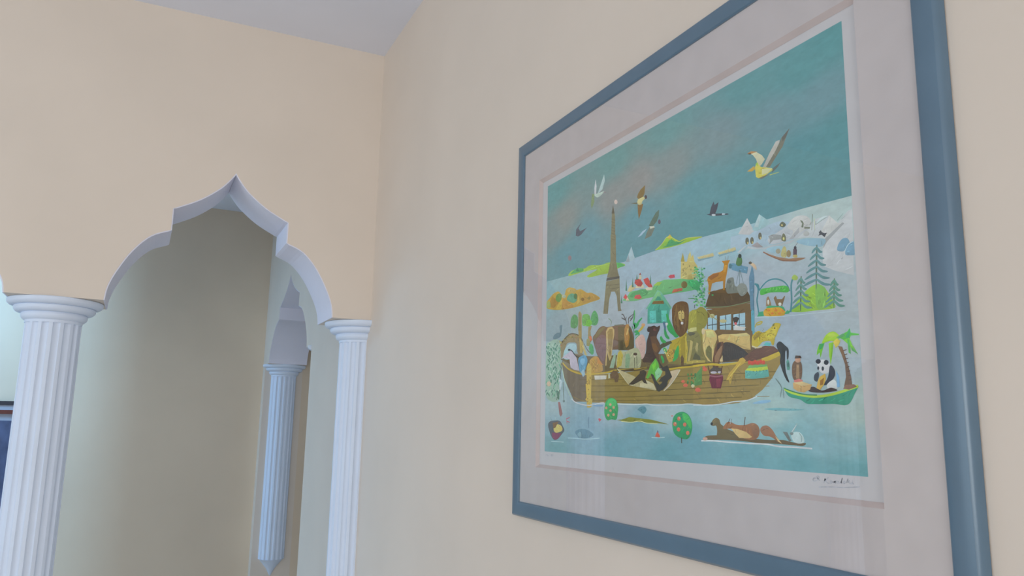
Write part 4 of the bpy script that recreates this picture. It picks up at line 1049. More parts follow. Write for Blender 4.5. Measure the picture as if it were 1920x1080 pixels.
 ('p',(82,146,120),0,14,[306.4,206.4,312.5,211.5,318.3,209.5,321.1,204.9]),
 ('p',(100,180,168),0,12,[294.2,193.7,308.2,193.1,308.8,177.1,294.4,178.7]),
 ('p',(100,180,164),0,12,[319.8,191.6,332.2,190.0,330.9,175.7,320.5,176.3]),
 ('p',(72,138,120),0,13,[308.2,193.1,319.8,191.8,320.4,175.8,308.8,177.1]),
 ('p',(112,84,48),0,42,[406.9,150.9,429.2,155.5,486.5,147.9,489.9,126.9,486.0,114.5,423.9,117.0,406.1,128.5]),
 ('p',(128,112,60),0,43,[332.4,121.2,335.9,139.4,356.9,150.3,398.9,149.9,425.0,145.7,427.9,123.5,423.8,115.3,397.7,114.4]),
 ('c',(140,130,58),0,44,[374.8,172.0,380.7,183.0,391.9,184.2,400.1,186.3,409.4,181.1,412.4,172.9,410.0,163.6,404.5,158.1,401.4,146.2,390.4,140.2,376.7,143.2]),
 ('p',(160,150,66),0,45,[375.5,171.9,377.9,182.4,386.4,184.1,391.8,182.5,391.2,163.0,385.6,160.1,374.3,157.7]),
 ('l',(150,140,80),0.87,45,[411.9,179.0,419.5,172.0,429.6,166.5]),
 ('l',(84,66,66),0.99,45,[387.8,185.7,388.6,190.0]),
 ('p',(172,148,48),0,46,[334.4,139.5,340.7,150.0,357.0,153.1,361.4,155.4,371.5,158.0,375.5,150.4,375.1,138.0,372.5,119.5,359.0,120.4,356.4,132.3,346.3,138.5]),
 ('p',(156,132,44),0,47,[359.8,150.1,371.5,156.2,366.1,120.8,359.7,121.3]),
 ('p',(184,160,64),0,48,[368.5,152.9,374.2,154.1,375.2,141.5,371.8,120.5,369.0,120.7]),
 ('p',(110,78,56),0,48,[359.8,123.9,362.1,130.1,364.8,122.7,365.3,115.6,361.7,115.3]),
 ('c',(108,76,46),0,49,[343.0,184.0,344.0,192.3,350.8,196.9,362.6,197.9,374.0,194.3,376.9,185.3,376.2,173.6,374.5,163.0,368.6,156.4,359.9,153.2,354.1,155.6,347.0,164.1,343.5,173.7]),
 ('s',(120,88,52),1.32,50,[365.3,185.7,365.3,170.3,362.6,165.0]),
 ('s',(86,60,36),1.32,50,[358.7,181.5,357.8,176.2,358.8,166.9]),
 ('s',(86,60,36),1.32,50,[346.8,184.4,344.0,173.3,351.5,162.0]),
 ('s',(132,100,58),1.32,51,[351.4,190.7,348.7,172.6,354.1,161.3]),
 ('s',(86,60,36),1.32,52,[350.9,192.8,350.5,173.4,353.9,161.2]),
 ('s',(132,100,58),1.32,53,[353.9,194.5,353.7,171.7,355.7,164.8]),
 ('s',(120,88,52),1.32,54,[347.3,181.0,347.9,170.9,351.8,161.5]),
 ('s',(132,100,58),1.32,55,[353.0,194.1,350.8,174.6,355.0,161.5]),
 ('s',(132,100,58),1.32,51,[364.0,187.0,364.8,173.4,361.8,165.3]),
 ('s',(86,60,36),1.32,56,[347.4,178.8,347.8,177.1,352.0,161.8]),
 ('s',(86,60,36),1.32,52,[364.0,184.5,364.7,175.9,361.8,162.6]),
 ('s',(120,88,52),1.32,53,[371.8,191.8,371.7,170.0,366.3,161.1]),
 ('s',(132,100,58),1.32,56,[358.5,186.1,356.8,172.6,358.4,160.7]),
 ('s',(132,100,58),1.32,54,[371.2,180.7,370.3,168.9,366.1,156.7]),
 ('s',(86,60,36),1.32,57,[361.6,188.9,363.3,170.2,360.4,165.4]),
 ('s',(86,60,36),1.32,57,[349.8,187.4,350.8,172.6,353.2,160.4]),
 ('s',(120,88,52),1.32,55,[373.0,188.6,374.6,175.3,367.2,166.0]),
 ('s',(132,100,58),1.32,58,[353.9,179.3,354.7,177.4,355.9,160.5]),
 ('s',(120,88,52),1.32,59,[357.0,195.2,355.7,176.8,357.6,169.0]),
 ('s',(120,88,52),1.32,60,[350.0,184.0,353.1,170.3,353.4,161.2]),
 ('s',(132,100,58),1.32,58,[365.8,192.1,366.0,174.0,362.8,165.2]),
 ('s',(132,100,58),1.32,61,[349.9,183.6,347.9,176.4,353.6,169.1]),
 ('s',(120,88,52),1.32,59,[367.5,193.2,369.6,169.5,363.8,163.5]),
 ('s',(120,88,52),1.32,62,[353.6,195.4,355.7,173.6,355.5,168.2]),
 ('s',(132,100,58),1.32,63,[352.0,195.7,349.0,172.7,354.6,168.6]),
 ('s',(86,60,36),1.32,60,[360.9,183.1,359.2,176.3,359.8,160.1]),
 ('p',(188,162,98),0,64,[355.7,184.8,360.1,186.5,365.2,185.9,367.7,182.8,368.1,177.3,366.2,172.8,361.2,172.5,356.5,176.9]),
 ('p',(112,84,48),0,65,[358.8,193.1,362.5,183.0,366.1,191.7]),
 ('p',(92,72,54),0,65,[367.4,173.9,367.2,173.5,366.5,173.2,365.6,173.1,364.6,173.2,363.7,173.5,363.0,174.0,362.8,174.5,363.1,174.9,363.7,175.2,364.6,175.3,365.7,175.2,366.6,174.9,367.2,174.4]),
 ('p',(70,54,40),0,66,[360.2,182.8,359.8,182.5,359.0,182.4,358.2,182.7,357.8,183.1,358.2,183.5,359.0,183.5,359.8,183.3]),
 ('p',(70,54,40),0,66,[365.9,182.1,365.6,181.8,364.8,181.7,364.0,182.0,363.6,182.4,364.0,182.7,364.8,182.8,365.6,182.5]),
 ('p',(222,214,200),0,65,[365.9,169.8,365.6,169.1,364.8,168.5,363.8,168.3,362.6,168.4,361.6,168.9,360.9,169.6,360.7,170.4,361.0,171.2,361.7,171.7,362.7,172.0,363.9,171.8,364.9,171.4,365.6,170.7]),
 ('l',(150,124,72),0.74,66,[362.2,182.6,362.2,174.8]),
 ('p',(126,116,70),0,55,[372.2,156.1,380.0,158.0,391.0,157.3,397.6,151.8,399.3,142.9,396.8,129.2,397.9,121.3,383.0,121.9,381.3,133.9,376.7,121.9,371.1,121.4,373.7,136.3,371.2,149.0]),
 ('p',(176,156,98),0,56,[378.9,147.4,383.7,145.2,381.3,133.9,376.7,121.9,372.5,121.7,376.5,136.1]),
 ('p',(170,152,100),0,56,[390.5,143.7,393.9,141.7,391.5,130.5,387.6,136.1]),
 ('p',(92,86,58),0,57,[382.3,123.7,387.4,131.7,396.7,125.7,397.3,121.8]),
 ('p',(190,180,120),0,56,[373.0,159.6,380.1,162.4,391.2,162.1,391.0,157.7,379.9,157.1]),
 ('p',(96,90,70),0,57,[372.9,156.0,379.9,157.5,389.6,155.2,385.4,153.0,377.0,152.9]),
 ('p',(168,146,70),0,58,[370.4,121.4,384.4,122.3,405.9,120.8,405.7,117.4,370.3,118.8]),
 ('p',(198,170,108),0,59,[401.8,155.8,403.9,159.9,407.2,157.4,412.5,157.7,422.8,155.3,427.7,148.9,428.1,143.7,423.4,137.4,420.9,122.3,418.1,117.4,418.1,133.5,413.7,138.2,409.1,136.0,406.9,131.9,407.4,126.7,416.2,118.4,411.1,119.6,404.8,126.9,402.2,135.7,401.9,142.7]),
 ('p',(112,104,62),0,60,[407.6,133.5,413.7,137.8,417.8,133.6,417.3,119.1,410.0,124.8]),
 ('p',(206,176,140),0,60,[406.3,155.3,406.0,153.6,405.1,152.3,403.9,151.6,402.6,151.8,401.4,152.7,400.7,154.1,400.4,155.9,400.8,157.6,401.7,158.9,402.9,159.6,404.2,159.4,405.3,158.5,406.1,157.1]),
 ('p',(212,186,120),0,60,[408.4,155.9,420.2,155.6,425.1,147.4,416.0,146.6,408.2,149.0]),
 ('l',(150,124,80),0.74,61,[407.1,156.1,408.2,149.0,403.3,140.8]),
 ('p',(196,164,100),0,43,[429.5,147.8,437.8,148.9,462.0,147.0,477.3,146.7,482.8,143.4,483.0,127.0,473.0,129.0,455.5,134.6,443.5,138.5,431.1,140.5]),
 ('p',(206,178,118),0,44,[450.0,147.5,477.2,146.4,481.7,142.8,461.9,143.9]),
 ('p',(178,144,84),0,45,[429.4,145.3,443.7,142.3,461.5,135.7,482.1,128.3,483.0,127.0,455.5,134.6,432.4,140.3]),
 ('c',(66,54,46),0,46,[437.9,137.8,447.2,138.8,459.1,135.1,472.9,127.8,485.0,117.3,472.4,117.6,454.8,118.1,437.7,117.3,436.3,127.9]),
 ('s',(84,70,58),0.99,47,[440.9,135.8,440.8,120.9]),
 ('s',(84,70,58),0.99,47,[444.6,134.5,444.7,120.6]),
 ('s',(84,70,58),0.99,47,[448.2,133.2,448.6,120.3]),
 ('s',(84,70,58),0.99,47,[451.8,131.9,452.5,120.0]),
 ('s',(84,70,58),0.99,47,[455.4,130.6,456.3,119.8]),
 ('s',(84,70,58),0.99,47,[458.9,129.4,460.1,119.5]),
 ('s',(84,70,58),0.99,47,[462.4,128.1,463.9,119.2]),
 ('s',(84,70,58),0.99,47,[465.9,126.9,467.6,119.0]),
 ('s',(84,70,58),0.99,48,[469.3,125.6,471.3,118.7]),
 ('s',(84,70,58),0.99,49,[472.8,124.4,475.0,118.4]),
 ('p',(104,68,46),0,60,[419.5,120.7,422.6,132.3,428.6,140.3,438.6,140.2,439.0,134.3,434.9,124.6,428.7,110.8,419.2,111.0]),
 ('p',(142,104,70),0,61,[422.9,123.8,432.1,134.1,437.2,136.2,435.0,128.0,427.6,115.1,423.7,112.0]),
 ('p',(70,50,40),0,62,[427.9,138.7,434.9,139.7,432.1,133.2,426.9,130.3]),
 ('p',(196,170,120),0,62,[431.5,119.0,436.8,124.5,437.1,117.8,433.9,114.7]),
 ('p',(106,38,50),0,9,[411.7,98.4,414.4,103.9,436.2,102.0,436.5,97.2,432.0,86.7,416.3,87.3]),
 ('p',(130,50,62),0,10,[424.0,97.8,432.4,98.2,430.9,88.7,424.8,88.2]),
 ('p',(86,70,60),0,62,[413.4,108.8,420.9,112.4,434.1,110.0,435.1,104.4,415.7,104.6]),
 ('p',(178,168,176),0,63,[426.1,105.3,425.5,104.7,424.0,104.3,421.8,104.1,419.4,104.2,417.2,104.6,415.6,105.2,415.1,105.9,415.7,106.5,417.2,106.9,419.5,107.1,421.9,106.9,424.1,106.5,425.6,105.9]),
 ('p',(178,168,176),0,63,[434.3,105.1,433.9,104.5,433.0,104.1,431.6,104.0,430.1,104.1,428.8,104.4,427.9,104.9,427.6,105.4,427.9,106.0,428.9,106.4,430.2,106.5,431.7,106.5,433.0,106.1,433.9,105.6]),
 ('l',(150,90,96),1.49,64,[412.5,102.4,424.1,100.6,436.1,101.2]),
 ('l',(90,50,44),1.49,65,[410.4,113.9,414.4,103.1]),
 ('l',(90,50,44),1.49,65,[436.0,113.1,432.6,102.1]),
 ('p',(182,146,66),0,47,[328.2,134.4,332.9,139.6,341.9,139.8,346.2,133.1,344.5,124.1,335.5,122.9,331.1,127.8]),
 ('p',(128,92,40),0,48,[337.7,132.4,337.2,131.9,336.1,132.0,335.6,132.5,336.2,133.1,337.2,133.0]),
 ('p',(128,92,40),0,49,[336.3,132.3,335.7,131.8,334.7,131.8,334.2,132.4,334.7,132.9,335.8,132.9]),
 ('p',(128,92,40),0,50,[334.7,130.3,334.2,129.8,333.1,129.9,332.6,130.5,333.2,131.0,334.2,130.9]),
 ('p',(128,92,40),0,48,[334.1,137.9,333.5,137.4,332.5,137.5,332.0,138.1,332.5,138.6,333.6,138.5]),
 ('p',(128,92,40),0,48,[341.1,135.8,340.6,135.3,339.5,135.4,339.0,136.0,339.6,136.5,340.6,136.4]),
 ('p',(128,92,40),0,50,[338.2,131.5,337.7,131.0,336.7,131.1,336.2,131.7,336.7,132.2,337.7,132.1]),
 ('p',(128,92,40),0,49,[331.6,137.0,331.1,136.5,330.0,136.6,329.5,137.2,330.0,137.7,331.1,137.6]),
 ('p',(128,92,40),0,48,[343.5,128.5,343.0,127.9,341.9,128.0,341.4,128.6,342.0,129.1,343.0,129.0]),
 ('p',(128,92,40),0,50,[334.6,138.5,334.1,138.0,333.0,138.1,332.5,138.7,333.0,139.2,334.1,139.1]),
 ('p',(128,92,40),0,48,[344.5,134.5,344.0,134.0,342.9,134.1,342.4,134.7,343.0,135.2,344.0,135.1]),
 ('p',(128,92,40),0,49,[341.6,133.1,341.0,132.6,340.0,132.7,339.5,133.3,340.0,133.8,341.1,133.7]),
 ('p',(128,92,40),0,49,[338.2,135.5,337.7,135.0,336.6,135.1,336.1,135.7,336.7,136.2,337.7,136.1]),
 ('p',(128,92,40),0,50,[343.2,133.7,342.7,133.2,341.7,133.3,341.2,133.9,341.7,134.4,342.7,134.3]),
 ('p',(128,92,40),0,48,[338.8,127.7,338.2,127.2,337.2,127.3,336.7,127.9,337.2,128.4,338.3,128.3]),
 ('l',(188,156,56),2.48,6,[54.5,142.2,71.9,131.3,94.3,123.8,121.2,118.9,157.0,117.7,188.6,117.9,211.9,119.8,262.2,118.1,286.9,119.0]),
 ('l',(92,72,40),1.49,59,[214.1,119.7,262.2,117.3,286.9,118.7,340.6,116.4,399.6,117.0]),
 ('l',(186,156,50),2.11,60,[333.2,114.0,355.0,114.9,376.0,114.8,399.6,116.0]),
 ('l',(190,160,48),2.6,66,[382.9,115.1,412.5,115.7,437.1,113.5,467.1,114.4,483.1,115.5]),
 ('l',(190,160,52),3.1,6,[501.4,114.3,510.4,115.2,520.8,117.7,528.1,120.3]),
 ('l',(100,76,40),0.99,67,[383.0,118.2,419.8,117.0,460.7,116.5]),
 ('p',(104,68,48),0,67,[471.6,119.3,484.6,125.7,490.9,128.1,505.2,129.7,518.0,128.1,528.6,120.8,517.5,119.2,504.6,116.9,492.4,115.5,484.1,114.7,473.6,114.7]),
 ('l',(190,160,52),3.72,68,[499.5,114.8,508.5,116.3,518.4,118.7,528.6,120.8]),
 ('c',(52,46,42),0,69,[522.1,129.1,525.0,132.2,528.8,132.0,534.2,127.7,538.7,123.8,538.8,117.2,537.6,113.2,536.2,113.6,536.1,121.6,534.3,121.4,533.5,114.8,533.1,107.9,534.1,98.9,538.1,89.5,534.5,91.3,529.8,99.8,526.2,110.5,527.2,118.1,523.6,124.7]),
 ('p',(88,136,118),0,70,[535.1,110.6,537.1,113.2,538.9,111.0,539.9,104.7,538.8,101.7,535.6,102.2]),
 ('p',(66,92,84),0,71,[538.8,107.2,538.6,106.0,538.2,105.1,537.7,104.6,537.1,104.6,536.6,105.2,536.3,106.2,536.2,107.4,536.4,108.6,536.9,109.5,537.4,110.0,538.0,110.0,538.5,109.4,538.8,108.4]),
 ('p',(96,156,144),0,10,[472.7,96.3,473.1,105.1,491.8,103.0,508.4,104.2,509.5,96.7,500.5,95.5,485.2,95.2]),
 ('p',(178,190,62),0,11,[473.1,105.1,476.4,107.1,507.1,108.5,508.4,104.2,491.8,103.0]),
 ('p',(110,160,90),0,12,[476.4,107.1,479.7,110.2,507.2,109.6,507.1,107.5]),
 ('p',(196,76,52),0,68,[483.3,113.3,482.7,111.9,481.3,111.1,479.7,111.2,478.4,112.2,478.0,113.7,478.5,115.1,479.9,115.8,481.6,115.7,482.8,114.8]),
 ('p',(196,76,52),0,69,[487.6,112.2,487.0,110.8,485.7,110.0,484.0,110.1,482.7,111.1,482.3,112.5,482.9,113.9,484.2,114.7,485.9,114.6,487.2,113.6]),
 ('p',(196,76,52),0,70,[492.0,113.2,491.4,111.8,490.0,111.0,488.4,111.1,487.2,112.1,486.7,113.5,487.3,114.9,488.7,115.7,490.3,115.6,491.5,114.6]),
 ('p',(196,76,52),0,71,[496.2,112.0,495.6,110.7,494.3,109.9,492.7,110.0,491.4,110.9,491.0,112.4,491.6,113.7,492.9,114.5,494.5,114.4,495.8,113.5]),
 ('p',(196,76,52),0,72,[500.5,113.0,499.9,111.7,498.6,110.9,497.0,111.0,495.8,111.9,495.3,113.4,495.9,114.7,497.2,115.5,498.8,115.4,500.1,114.5]),
 ('p',(196,76,52),0,73,[504.6,111.9,504.1,110.5,502.8,109.8,501.2,109.9,499.9,110.8,499.5,112.2,500.1,113.6,501.4,114.4,503.0,114.3,504.2,113.3]),
 ('p',(70,120,120),0,12,[476.3,103.0,475.8,102.4,474.9,102.5,474.4,103.1,474.9,103.6,475.9,103.6]),
 ('p',(70,120,120),0,12,[481.5,103.0,481.0,102.5,480.1,102.5,479.7,103.1,480.2,103.6,481.1,103.6]),
 ('p',(70,120,120),0,12,[486.7,103.0,486.2,102.5,485.3,102.6,484.8,103.1,485.3,103.7,486.2,103.6]),
 ('p',(70,120,120),0,12,[491.8,103.1,491.3,102.5,490.4,102.6,489.9,103.2,490.4,103.7,491.3,103.7]),
 ('p',(70,120,120),0,12,[496.8,103.1,496.3,102.6,495.4,102.6,495.0,103.2,495.5,103.8,496.4,103.7]),
 ('p',(70,120,120),0,12,[501.8,103.2,501.3,102.6,500.4,102.7,500.0,103.3,500.5,103.8,501.4,103.7]),
 ('p',(70,120,120),0,12,[506.7,103.2,506.2,102.7,505.3,102.7,504.9,103.3,505.4,103.8,506.3,103.8]),
 ('p',(186,150,60),0,68,[441.5,95.5,446.9,103.2,458.8,111.6,465.7,119.0,470.6,119.7,475.2,116.1,471.9,113.0,462.0,109.1,453.5,101.7,449.8,92.9,447.9,89.6,446.5,95.3]),
 ('s',(206,176,80),1.32,69,[444.0,96.6,457.0,106.1,467.1,114.4]),
 ('s',(150,116,40),0.88,70,[448.1,94.1,460.2,105.9]),
 ('p',(78,124,66),0,9,[383.0,94.8,382.3,93.5,380.7,93.3,379.5,94.2,379.5,95.7,380.8,96.5,382.3,96.1]),
 ('p',(64,110,64),0,9,[395.2,93.7,394.5,92.5,393.0,92.2,391.8,93.2,391.8,94.6,393.1,95.4,394.6,95.0]),
 ('p',(64,110,64),0,9,[386.5,101.1,385.8,99.9,384.3,99.6,383.0,100.6,383.1,102.0,384.4,102.9,385.9,102.5]),
 ('p',(78,124,66),0,9,[395.2,98.7,394.5,97.5,392.9,97.2,391.7,98.2,391.8,99.6,393.0,100.5,394.6,100.1]),
 ('p',(78,124,66),0,7,[376.0,101.0,375.2,99.7,373.7,99.5,372.4,100.4,372.5,101.9,373.8,102.7,375.3,102.3]),
 ('p',(64,110,64),0,10,[380.7,93.3,380.0,92.1,378.4,91.8,377.2,92.7,377.2,94.2,378.5,95.0,380.1,94.7]),
 ('p',(96,140,80),0,10,[386.0,99.5,385.3,98.2,383.8,97.9,382.5,98.9,382.6,100.3,383.9,101.2,385.4,100.8]),
 ('p',(64,110,64),0,9,[389.7,94.6,389.0,93.4,387.4,93.1,386.2,94.1,386.2,95.5,387.5,96.4,389.0,96.0]),
 ('p',(96,140,80),0,9,[391.7,104.3,391.0,103.1,389.4,102.8,388.2,103.8,388.3,105.2,389.5,106.1,391.1,105.7]),
 ('p',(64,110,64),0,11,[389.0,103.3,388.3,102.1,386.7,101.8,385.5,102.8,385.6,104.2,386.8,105.1,388.4,104.7]),
 ('p',(96,140,80),0,9,[374.0,97.1,373.2,95.8,371.6,95.5,370.4,96.5,370.4,98.0,371.7,98.8,373.3,98.4]),
 ('p',(64,110,64),0,11,[381.8,100.9,381.0,99.6,379.5,99.4,378.2,100.3,378.3,101.8,379.6,102.6,381.1,102.2]),
 ('p',(96,140,80),0,11,[387.7,96.3,387.0,95.0,385.4,94.8,384.2,95.7,384.3,97.2,385.5,98.0,387.1,97.6]),
 ('p',(96,140,80),0,10,[398.9,94.0,398.2,92.8,396.6,92.5,395.5,93.5,395.5,94.9,396.8,95.7,398.3,95.4]),
 ('p',(64,110,64),0,12,[388.3,105.1,387.6,103.9,386.0,103.6,384.8,104.6,384.9,106.0,386.1,106.9,387.7,106.5]),
 ('p',(78,124,66),0,10,[394.4,100.6,393.7,99.3,392.2,99.1,391.0,100.0,391.0,101.5,392.3,102.3,393.8,101.9]),
 ('p',(64,110,64),0,10,[373.9,95.8,373.1,94.5,371.5,94.2,370.3,95.2,370.3,96.6,371.6,97.5,373.2,97.1]),
 ('p',(78,124,66),0,9,[381.2,105.3,380.4,104.0,378.9,103.7,377.6,104.7,377.7,106.2,379.0,107.0,380.5,106.6]),
 ('p',(78,124,66),0,11,[393.6,97.1,392.9,95.9,391.4,95.6,390.2,96.6,390.2,98.0,391.5,98.8,393.0,98.5]),
 ('p',(64,110,64),0,12,[384.1,92.5,383.4,91.2,381.8,91.0,380.6,91.9,380.7,93.4,382.0,94.2,383.5,93.8]),
 ('p',(78,124,66),0,13,[380.6,96.2,379.9,95.0,378.3,94.7,377.1,95.7,377.1,97.1,378.4,98.0,380.0,97.6]),
 ('p',(78,124,66),0,6,[374.6,105.5,373.9,104.2,372.3,103.9,371.0,104.9,371.1,106.4,372.4,107.2,374.0,106.8]),
 ('p',(96,140,80),0,12,[396.8,95.9,396.1,94.7,394.5,94.4,393.3,95.4,393.4,96.8,394.6,97.6,396.1,97.2]),
 ('p',(64,110,64),0,12,[389.3,98.0,388.6,96.8,387.1,96.5,385.9,97.5,385.9,98.9,387.2,99.7,388.7,99.3]),
 ('p',(96,140,80),0,13,[386.9,93.4,386.1,92.2,384.6,91.9,383.4,92.8,383.4,94.3,384.7,95.1,386.2,94.7]),
 ('p',(78,124,66),0,14,[382.4,95.2,381.6,93.9,380.1,93.6,378.8,94.6,378.9,96.0,380.2,96.9,381.7,96.5]),
 ('p',(90,130,70),0,67,[388.9,106.0,399.5,113.6,398.8,92.3,385.8,91.2]),
 ('p',(206,98,72),0,9,[366.5,97.4,365.8,96.3,363.8,95.7,361.5,95.8,359.6,96.6,358.9,97.8,359.7,98.8,361.6,99.4,363.9,99.3,365.8,98.6]),
 ('p',(206,98,72),0,11,[371.9,92.6,371.0,91.3,368.7,90.5,365.8,90.6,363.6,91.5,362.7,92.9,363.6,94.2,366.0,95.0,368.8,94.9,371.1,93.9]),
 ('p',(206,98,72),0,7,[396.3,86.3,395.2,84.7,392.5,83.8,389.1,83.9,386.4,85.0,385.4,86.6,386.5,88.2,389.3,89.1,392.6,89.0,395.3,87.9]),
 ('p',(206,98,72),0,67,[409.3,109.7,408.5,108.5,406.3,107.8,403.7,108.0,401.6,108.9,400.8,110.2,401.7,111.5,403.8,112.2,406.5,112.0,408.6,111.1]),
 ('p',(206,98,72),0,68,[406.1,112.4,405.5,111.6,404.1,111.1,402.4,111.2,401.0,111.8,400.5,112.7,401.1,113.5,402.5,114.0,404.2,113.9,405.6,113.3]),
 ('p',(206,190,150),0,68,[385.3,91.2,384.6,90.0,382.9,89.2,380.8,89.3,379.1,90.2,378.5,91.5,379.2,92.7,380.9,93.4,383.0,93.3,384.7,92.5]),
 ('c',(184,158,44),0,70,[485.1,136.0,486.7,142.5,491.8,145.8,497.0,146.7,503.0,144.4,510.1,146.5,516.2,149.6,518.1,151.9,522.7,152.8,529.1,151.1,528.7,148.8,525.7,144.9,522.7,139.7,519.9,136.4,519.4,132.9,517.5,129.1,515.2,130.4,513.9,133.7,508.5,134.9,501.4,134.1,497.2,131.2,491.0,128.8,485.4,130.8]),
 ('p',(200,176,60),0,71,[503.9,143.7,516.2,148.9,523.9,148.1,522.6,141.1,518.4,136.5,509.5,135.9]),
 ('p',(150,124,40),0,71,[487.4,140.9,495.9,145.9,500.9,144.0,495.7,140.1,489.3,137.0]),
 ('p',(84,66,40),0,72,[521.6,147.2,521.3,146.7,520.4,146.5,519.6,146.8,519.3,147.5,519.7,148.1,520.5,148.2,521.3,147.9]),
 ('p',(120,110,50),0,72,[516.7,149.6,518.3,152.3,520.8,152.7,520.1,149.9]),
 ('p',(124,98,30),0,72,[502.7,139.0,502.4,138.6,501.8,138.7,501.5,139.1,501.8,139.4,502.4,139.4]),
 ('p',(124,98,30),0,73,[501.2,140.2,500.9,139.9,500.3,140.0,500.0,140.4,500.3,140.7,500.9,140.6]),
 ('p',(124,98,30),0,72,[495.3,140.5,495.0,140.1,494.4,140.2,494.1,140.6,494.4,141.0,495.0,140.9]),
 ('p',(124,98,30),0,74,[499.4,141.3,499.1,140.9,498.5,141.0,498.2,141.4,498.5,141.7,499.1,141.7]),
 ('p',(124,98,30),0,72,[511.5,136.2,511.2,135.9,510.6,135.9,510.4,136.3,510.7,136.7,511.3,136.6]),
 ('p',(124,98,30),0,72,[491.8,146.0,491.5,145.7,490.9,145.7,490.6,146.2,490.9,146.5,491.5,146.4]),
 ('p',(124,98,30),0,72,[515.7,146.0,515.4,145.6,514.8,145.7,514.5,146.1,514.8,146.4,515.4,146.4]),
 ('p',(124,98,30),0,72,[490.8,142.5,490.5,142.1,489.9,142.2,489.6,142.6,489.9,142.9,490.5,142.9]),
 ('p',(124,98,30),0,72,[510.7,141.2,510.4,140.8,509.8,140.9,509.5,141.3,509.8,141.6,510.4,141.6]),
 ('p',(124,98,30),0,73,[510.1,140.5,509.8,140.1,509.2,140.2,509.0,140.6,509.3,140.9,509.9,140.9]),
 ('p',(124,98,30),0,72,[496.3,143.2,495.9,142.8,495.3,142.9,495.0,143.3,495.4,143.6,496.0,143.6]),
 ('p',(124,98,30),0,73,[496.6,141.4,496.3,141.1,495.7,141.1,495.4,141.5,495.7,141.9,496.4,141.8]),
 ('p',(124,98,30),0,72,[518.5,141.4,518.2,141.1,517.6,141.1,517.4,141.5,517.7,141.9,518.3,141.8]),
 ('p',(124,98,30),0,73,[493.5,144.8,493.2,144.4,492.6,144.5,492.3,144.9,492.6,145.3,493.2,145.2]),
 ('p',(124,98,30),0,72,[507.6,141.3,507.3,140.9,506.7,141.0,506.4,141.4,506.7,141.7,507.3,141.7]),
 ('p',(124,98,30),0,72,[491.6,140.0,491.3,139.7,490.7,139.7,490.4,140.1,490.7,140.5,491.3,140.4]),
 ('p',(124,98,30),0,72,[490.6,137.9,490.3,137.6,489.7,137.6,489.4,138.0,489.7,138.4,490.3,138.3]),
 ('p',(124,98,30),0,72,[506.2,143.7,505.9,143.3,505.3,143.4,505.0,143.8,505.3,144.2,505.9,144.1]),
 ('p',(124,98,30),0,73,[504.5,144.5,504.2,144.1,503.6,144.2,503.3,144.6,503.6,144.9,504.2,144.9]),
 ('p',(124,98,30),0,73,[518.6,140.8,518.3,140.4,517.7,140.5,517.5,140.9,517.8,141.2,518.4,141.2]),
 ('p',(124,98,30),0,73,[517.1,145.2,516.8,144.9,516.2,144.9,515.9,145.3,516.2,145.7,516.8,145.6]),
 ('p',(124,98,30),0,74,[492.1,143.8,491.8,143.4,491.2,143.5,490.9,143.9,491.2,144.2,491.8,144.2]),
 ('p',(124,98,30),0,72,[514.2,140.0,513.8,139.7,513.3,139.7,513.0,140.1,513.3,140.5,513.9,140.4]),
 ('p',(124,98,30),0,74,[499.2,138.8,498.9,138.4,498.3,138.5,498.0,138.9,498.3,139.2,498.9,139.2]),
 ('p',(124,98,30),0,74,[518.6,140.4,518.3,140.0,517.7,140.1,517.5,140.5,517.8,140.8,518.3,140.8]),
 ('p',(124,98,30),0,72,[517.6,137.0,517.3,136.7,516.7,136.7,516.5,137.1,516.8,137.5,517.4,137.4]),
 ('p',(124,98,30),0,72,[516.1,142.3,515.8,142.0,515.2,142.0,514.9,142.4,515.2,142.8,515.8,142.7]),
 ('p',(124,98,30),0,73,[494.2,141.8,493.8,141.5,493.2,141.5,492.9,141.9,493.3,142.3,493.9,142.2]),
 ('p',(124,98,30),0,73,[514.6,144.7,514.3,144.4,513.7,144.4,513.4,144.8,513.7,145.2,514.3,145.1]),
 ('p',(124,98,30),0,72,[504.6,147.8,504.3,147.5,503.7,147.6,503.4,148.0,503.7,148.3,504.3,148.2]),
 ('p',(124,98,30),0,72,[520.9,140.9,520.6,140.6,520.0,140.7,519.8,141.1,520.1,141.4,520.6,141.3]),
 ('p',(124,98,30),0,72,[501.5,144.4,501.2,144.1,500.6,144.1,500.3,144.5,500.6,144.9,501.2,144.8]),
 ('p',(124,98,30),0,72,[505.0,139.2,504.7,138.8,504.1,138.9,503.8,139.3,504.1,139.6,504.7,139.6]),
 ('p',(124,98,30),0,73,[488.7,143.1,488.4,142.7,487.8,142.8,487.5,143.2,487.8,143.5,488.4,143.5]),
 ('p',(124,98,30),0,73,[514.0,142.6,513.7,142.3,513.1,142.3,512.8,142.7,513.1,143.1,513.7,143.0]),
 ('p',(124,98,30),0,74,[493.0,140.3,492.7,139.9,492.1,140.0,491.8,140.4,492.1,140.8,492.7,140.7]),
 ('p',(124,98,30),0,74,[514.5,142.4,514.2,142.0,513.6,142.1,513.3,142.5,513.6,142.8,514.2,142.8]),
 ('p',(124,98,30),0,72,[502.1,136.6,501.7,136.3,501.1,136.3,500.8,136.7,501.2,137.1,501.8,137.0]),
 ('p',(124,98,30),0,73,[503.4,146.3,503.1,145.9,502.5,146.0,502.2,146.4,502.5,146.7,503.1,146.7]),
 ('p',(124,98,30),0,75,[497.5,139.2,497.1,138.8,496.5,138.9,496.2,139.3,496.6,139.6,497.2,139.6]),
 ('p',(124,98,30),0,73,[521.0,139.5,520.7,139.1,520.1,139.2,519.9,139.6,520.2,139.9,520.7,139.9]),
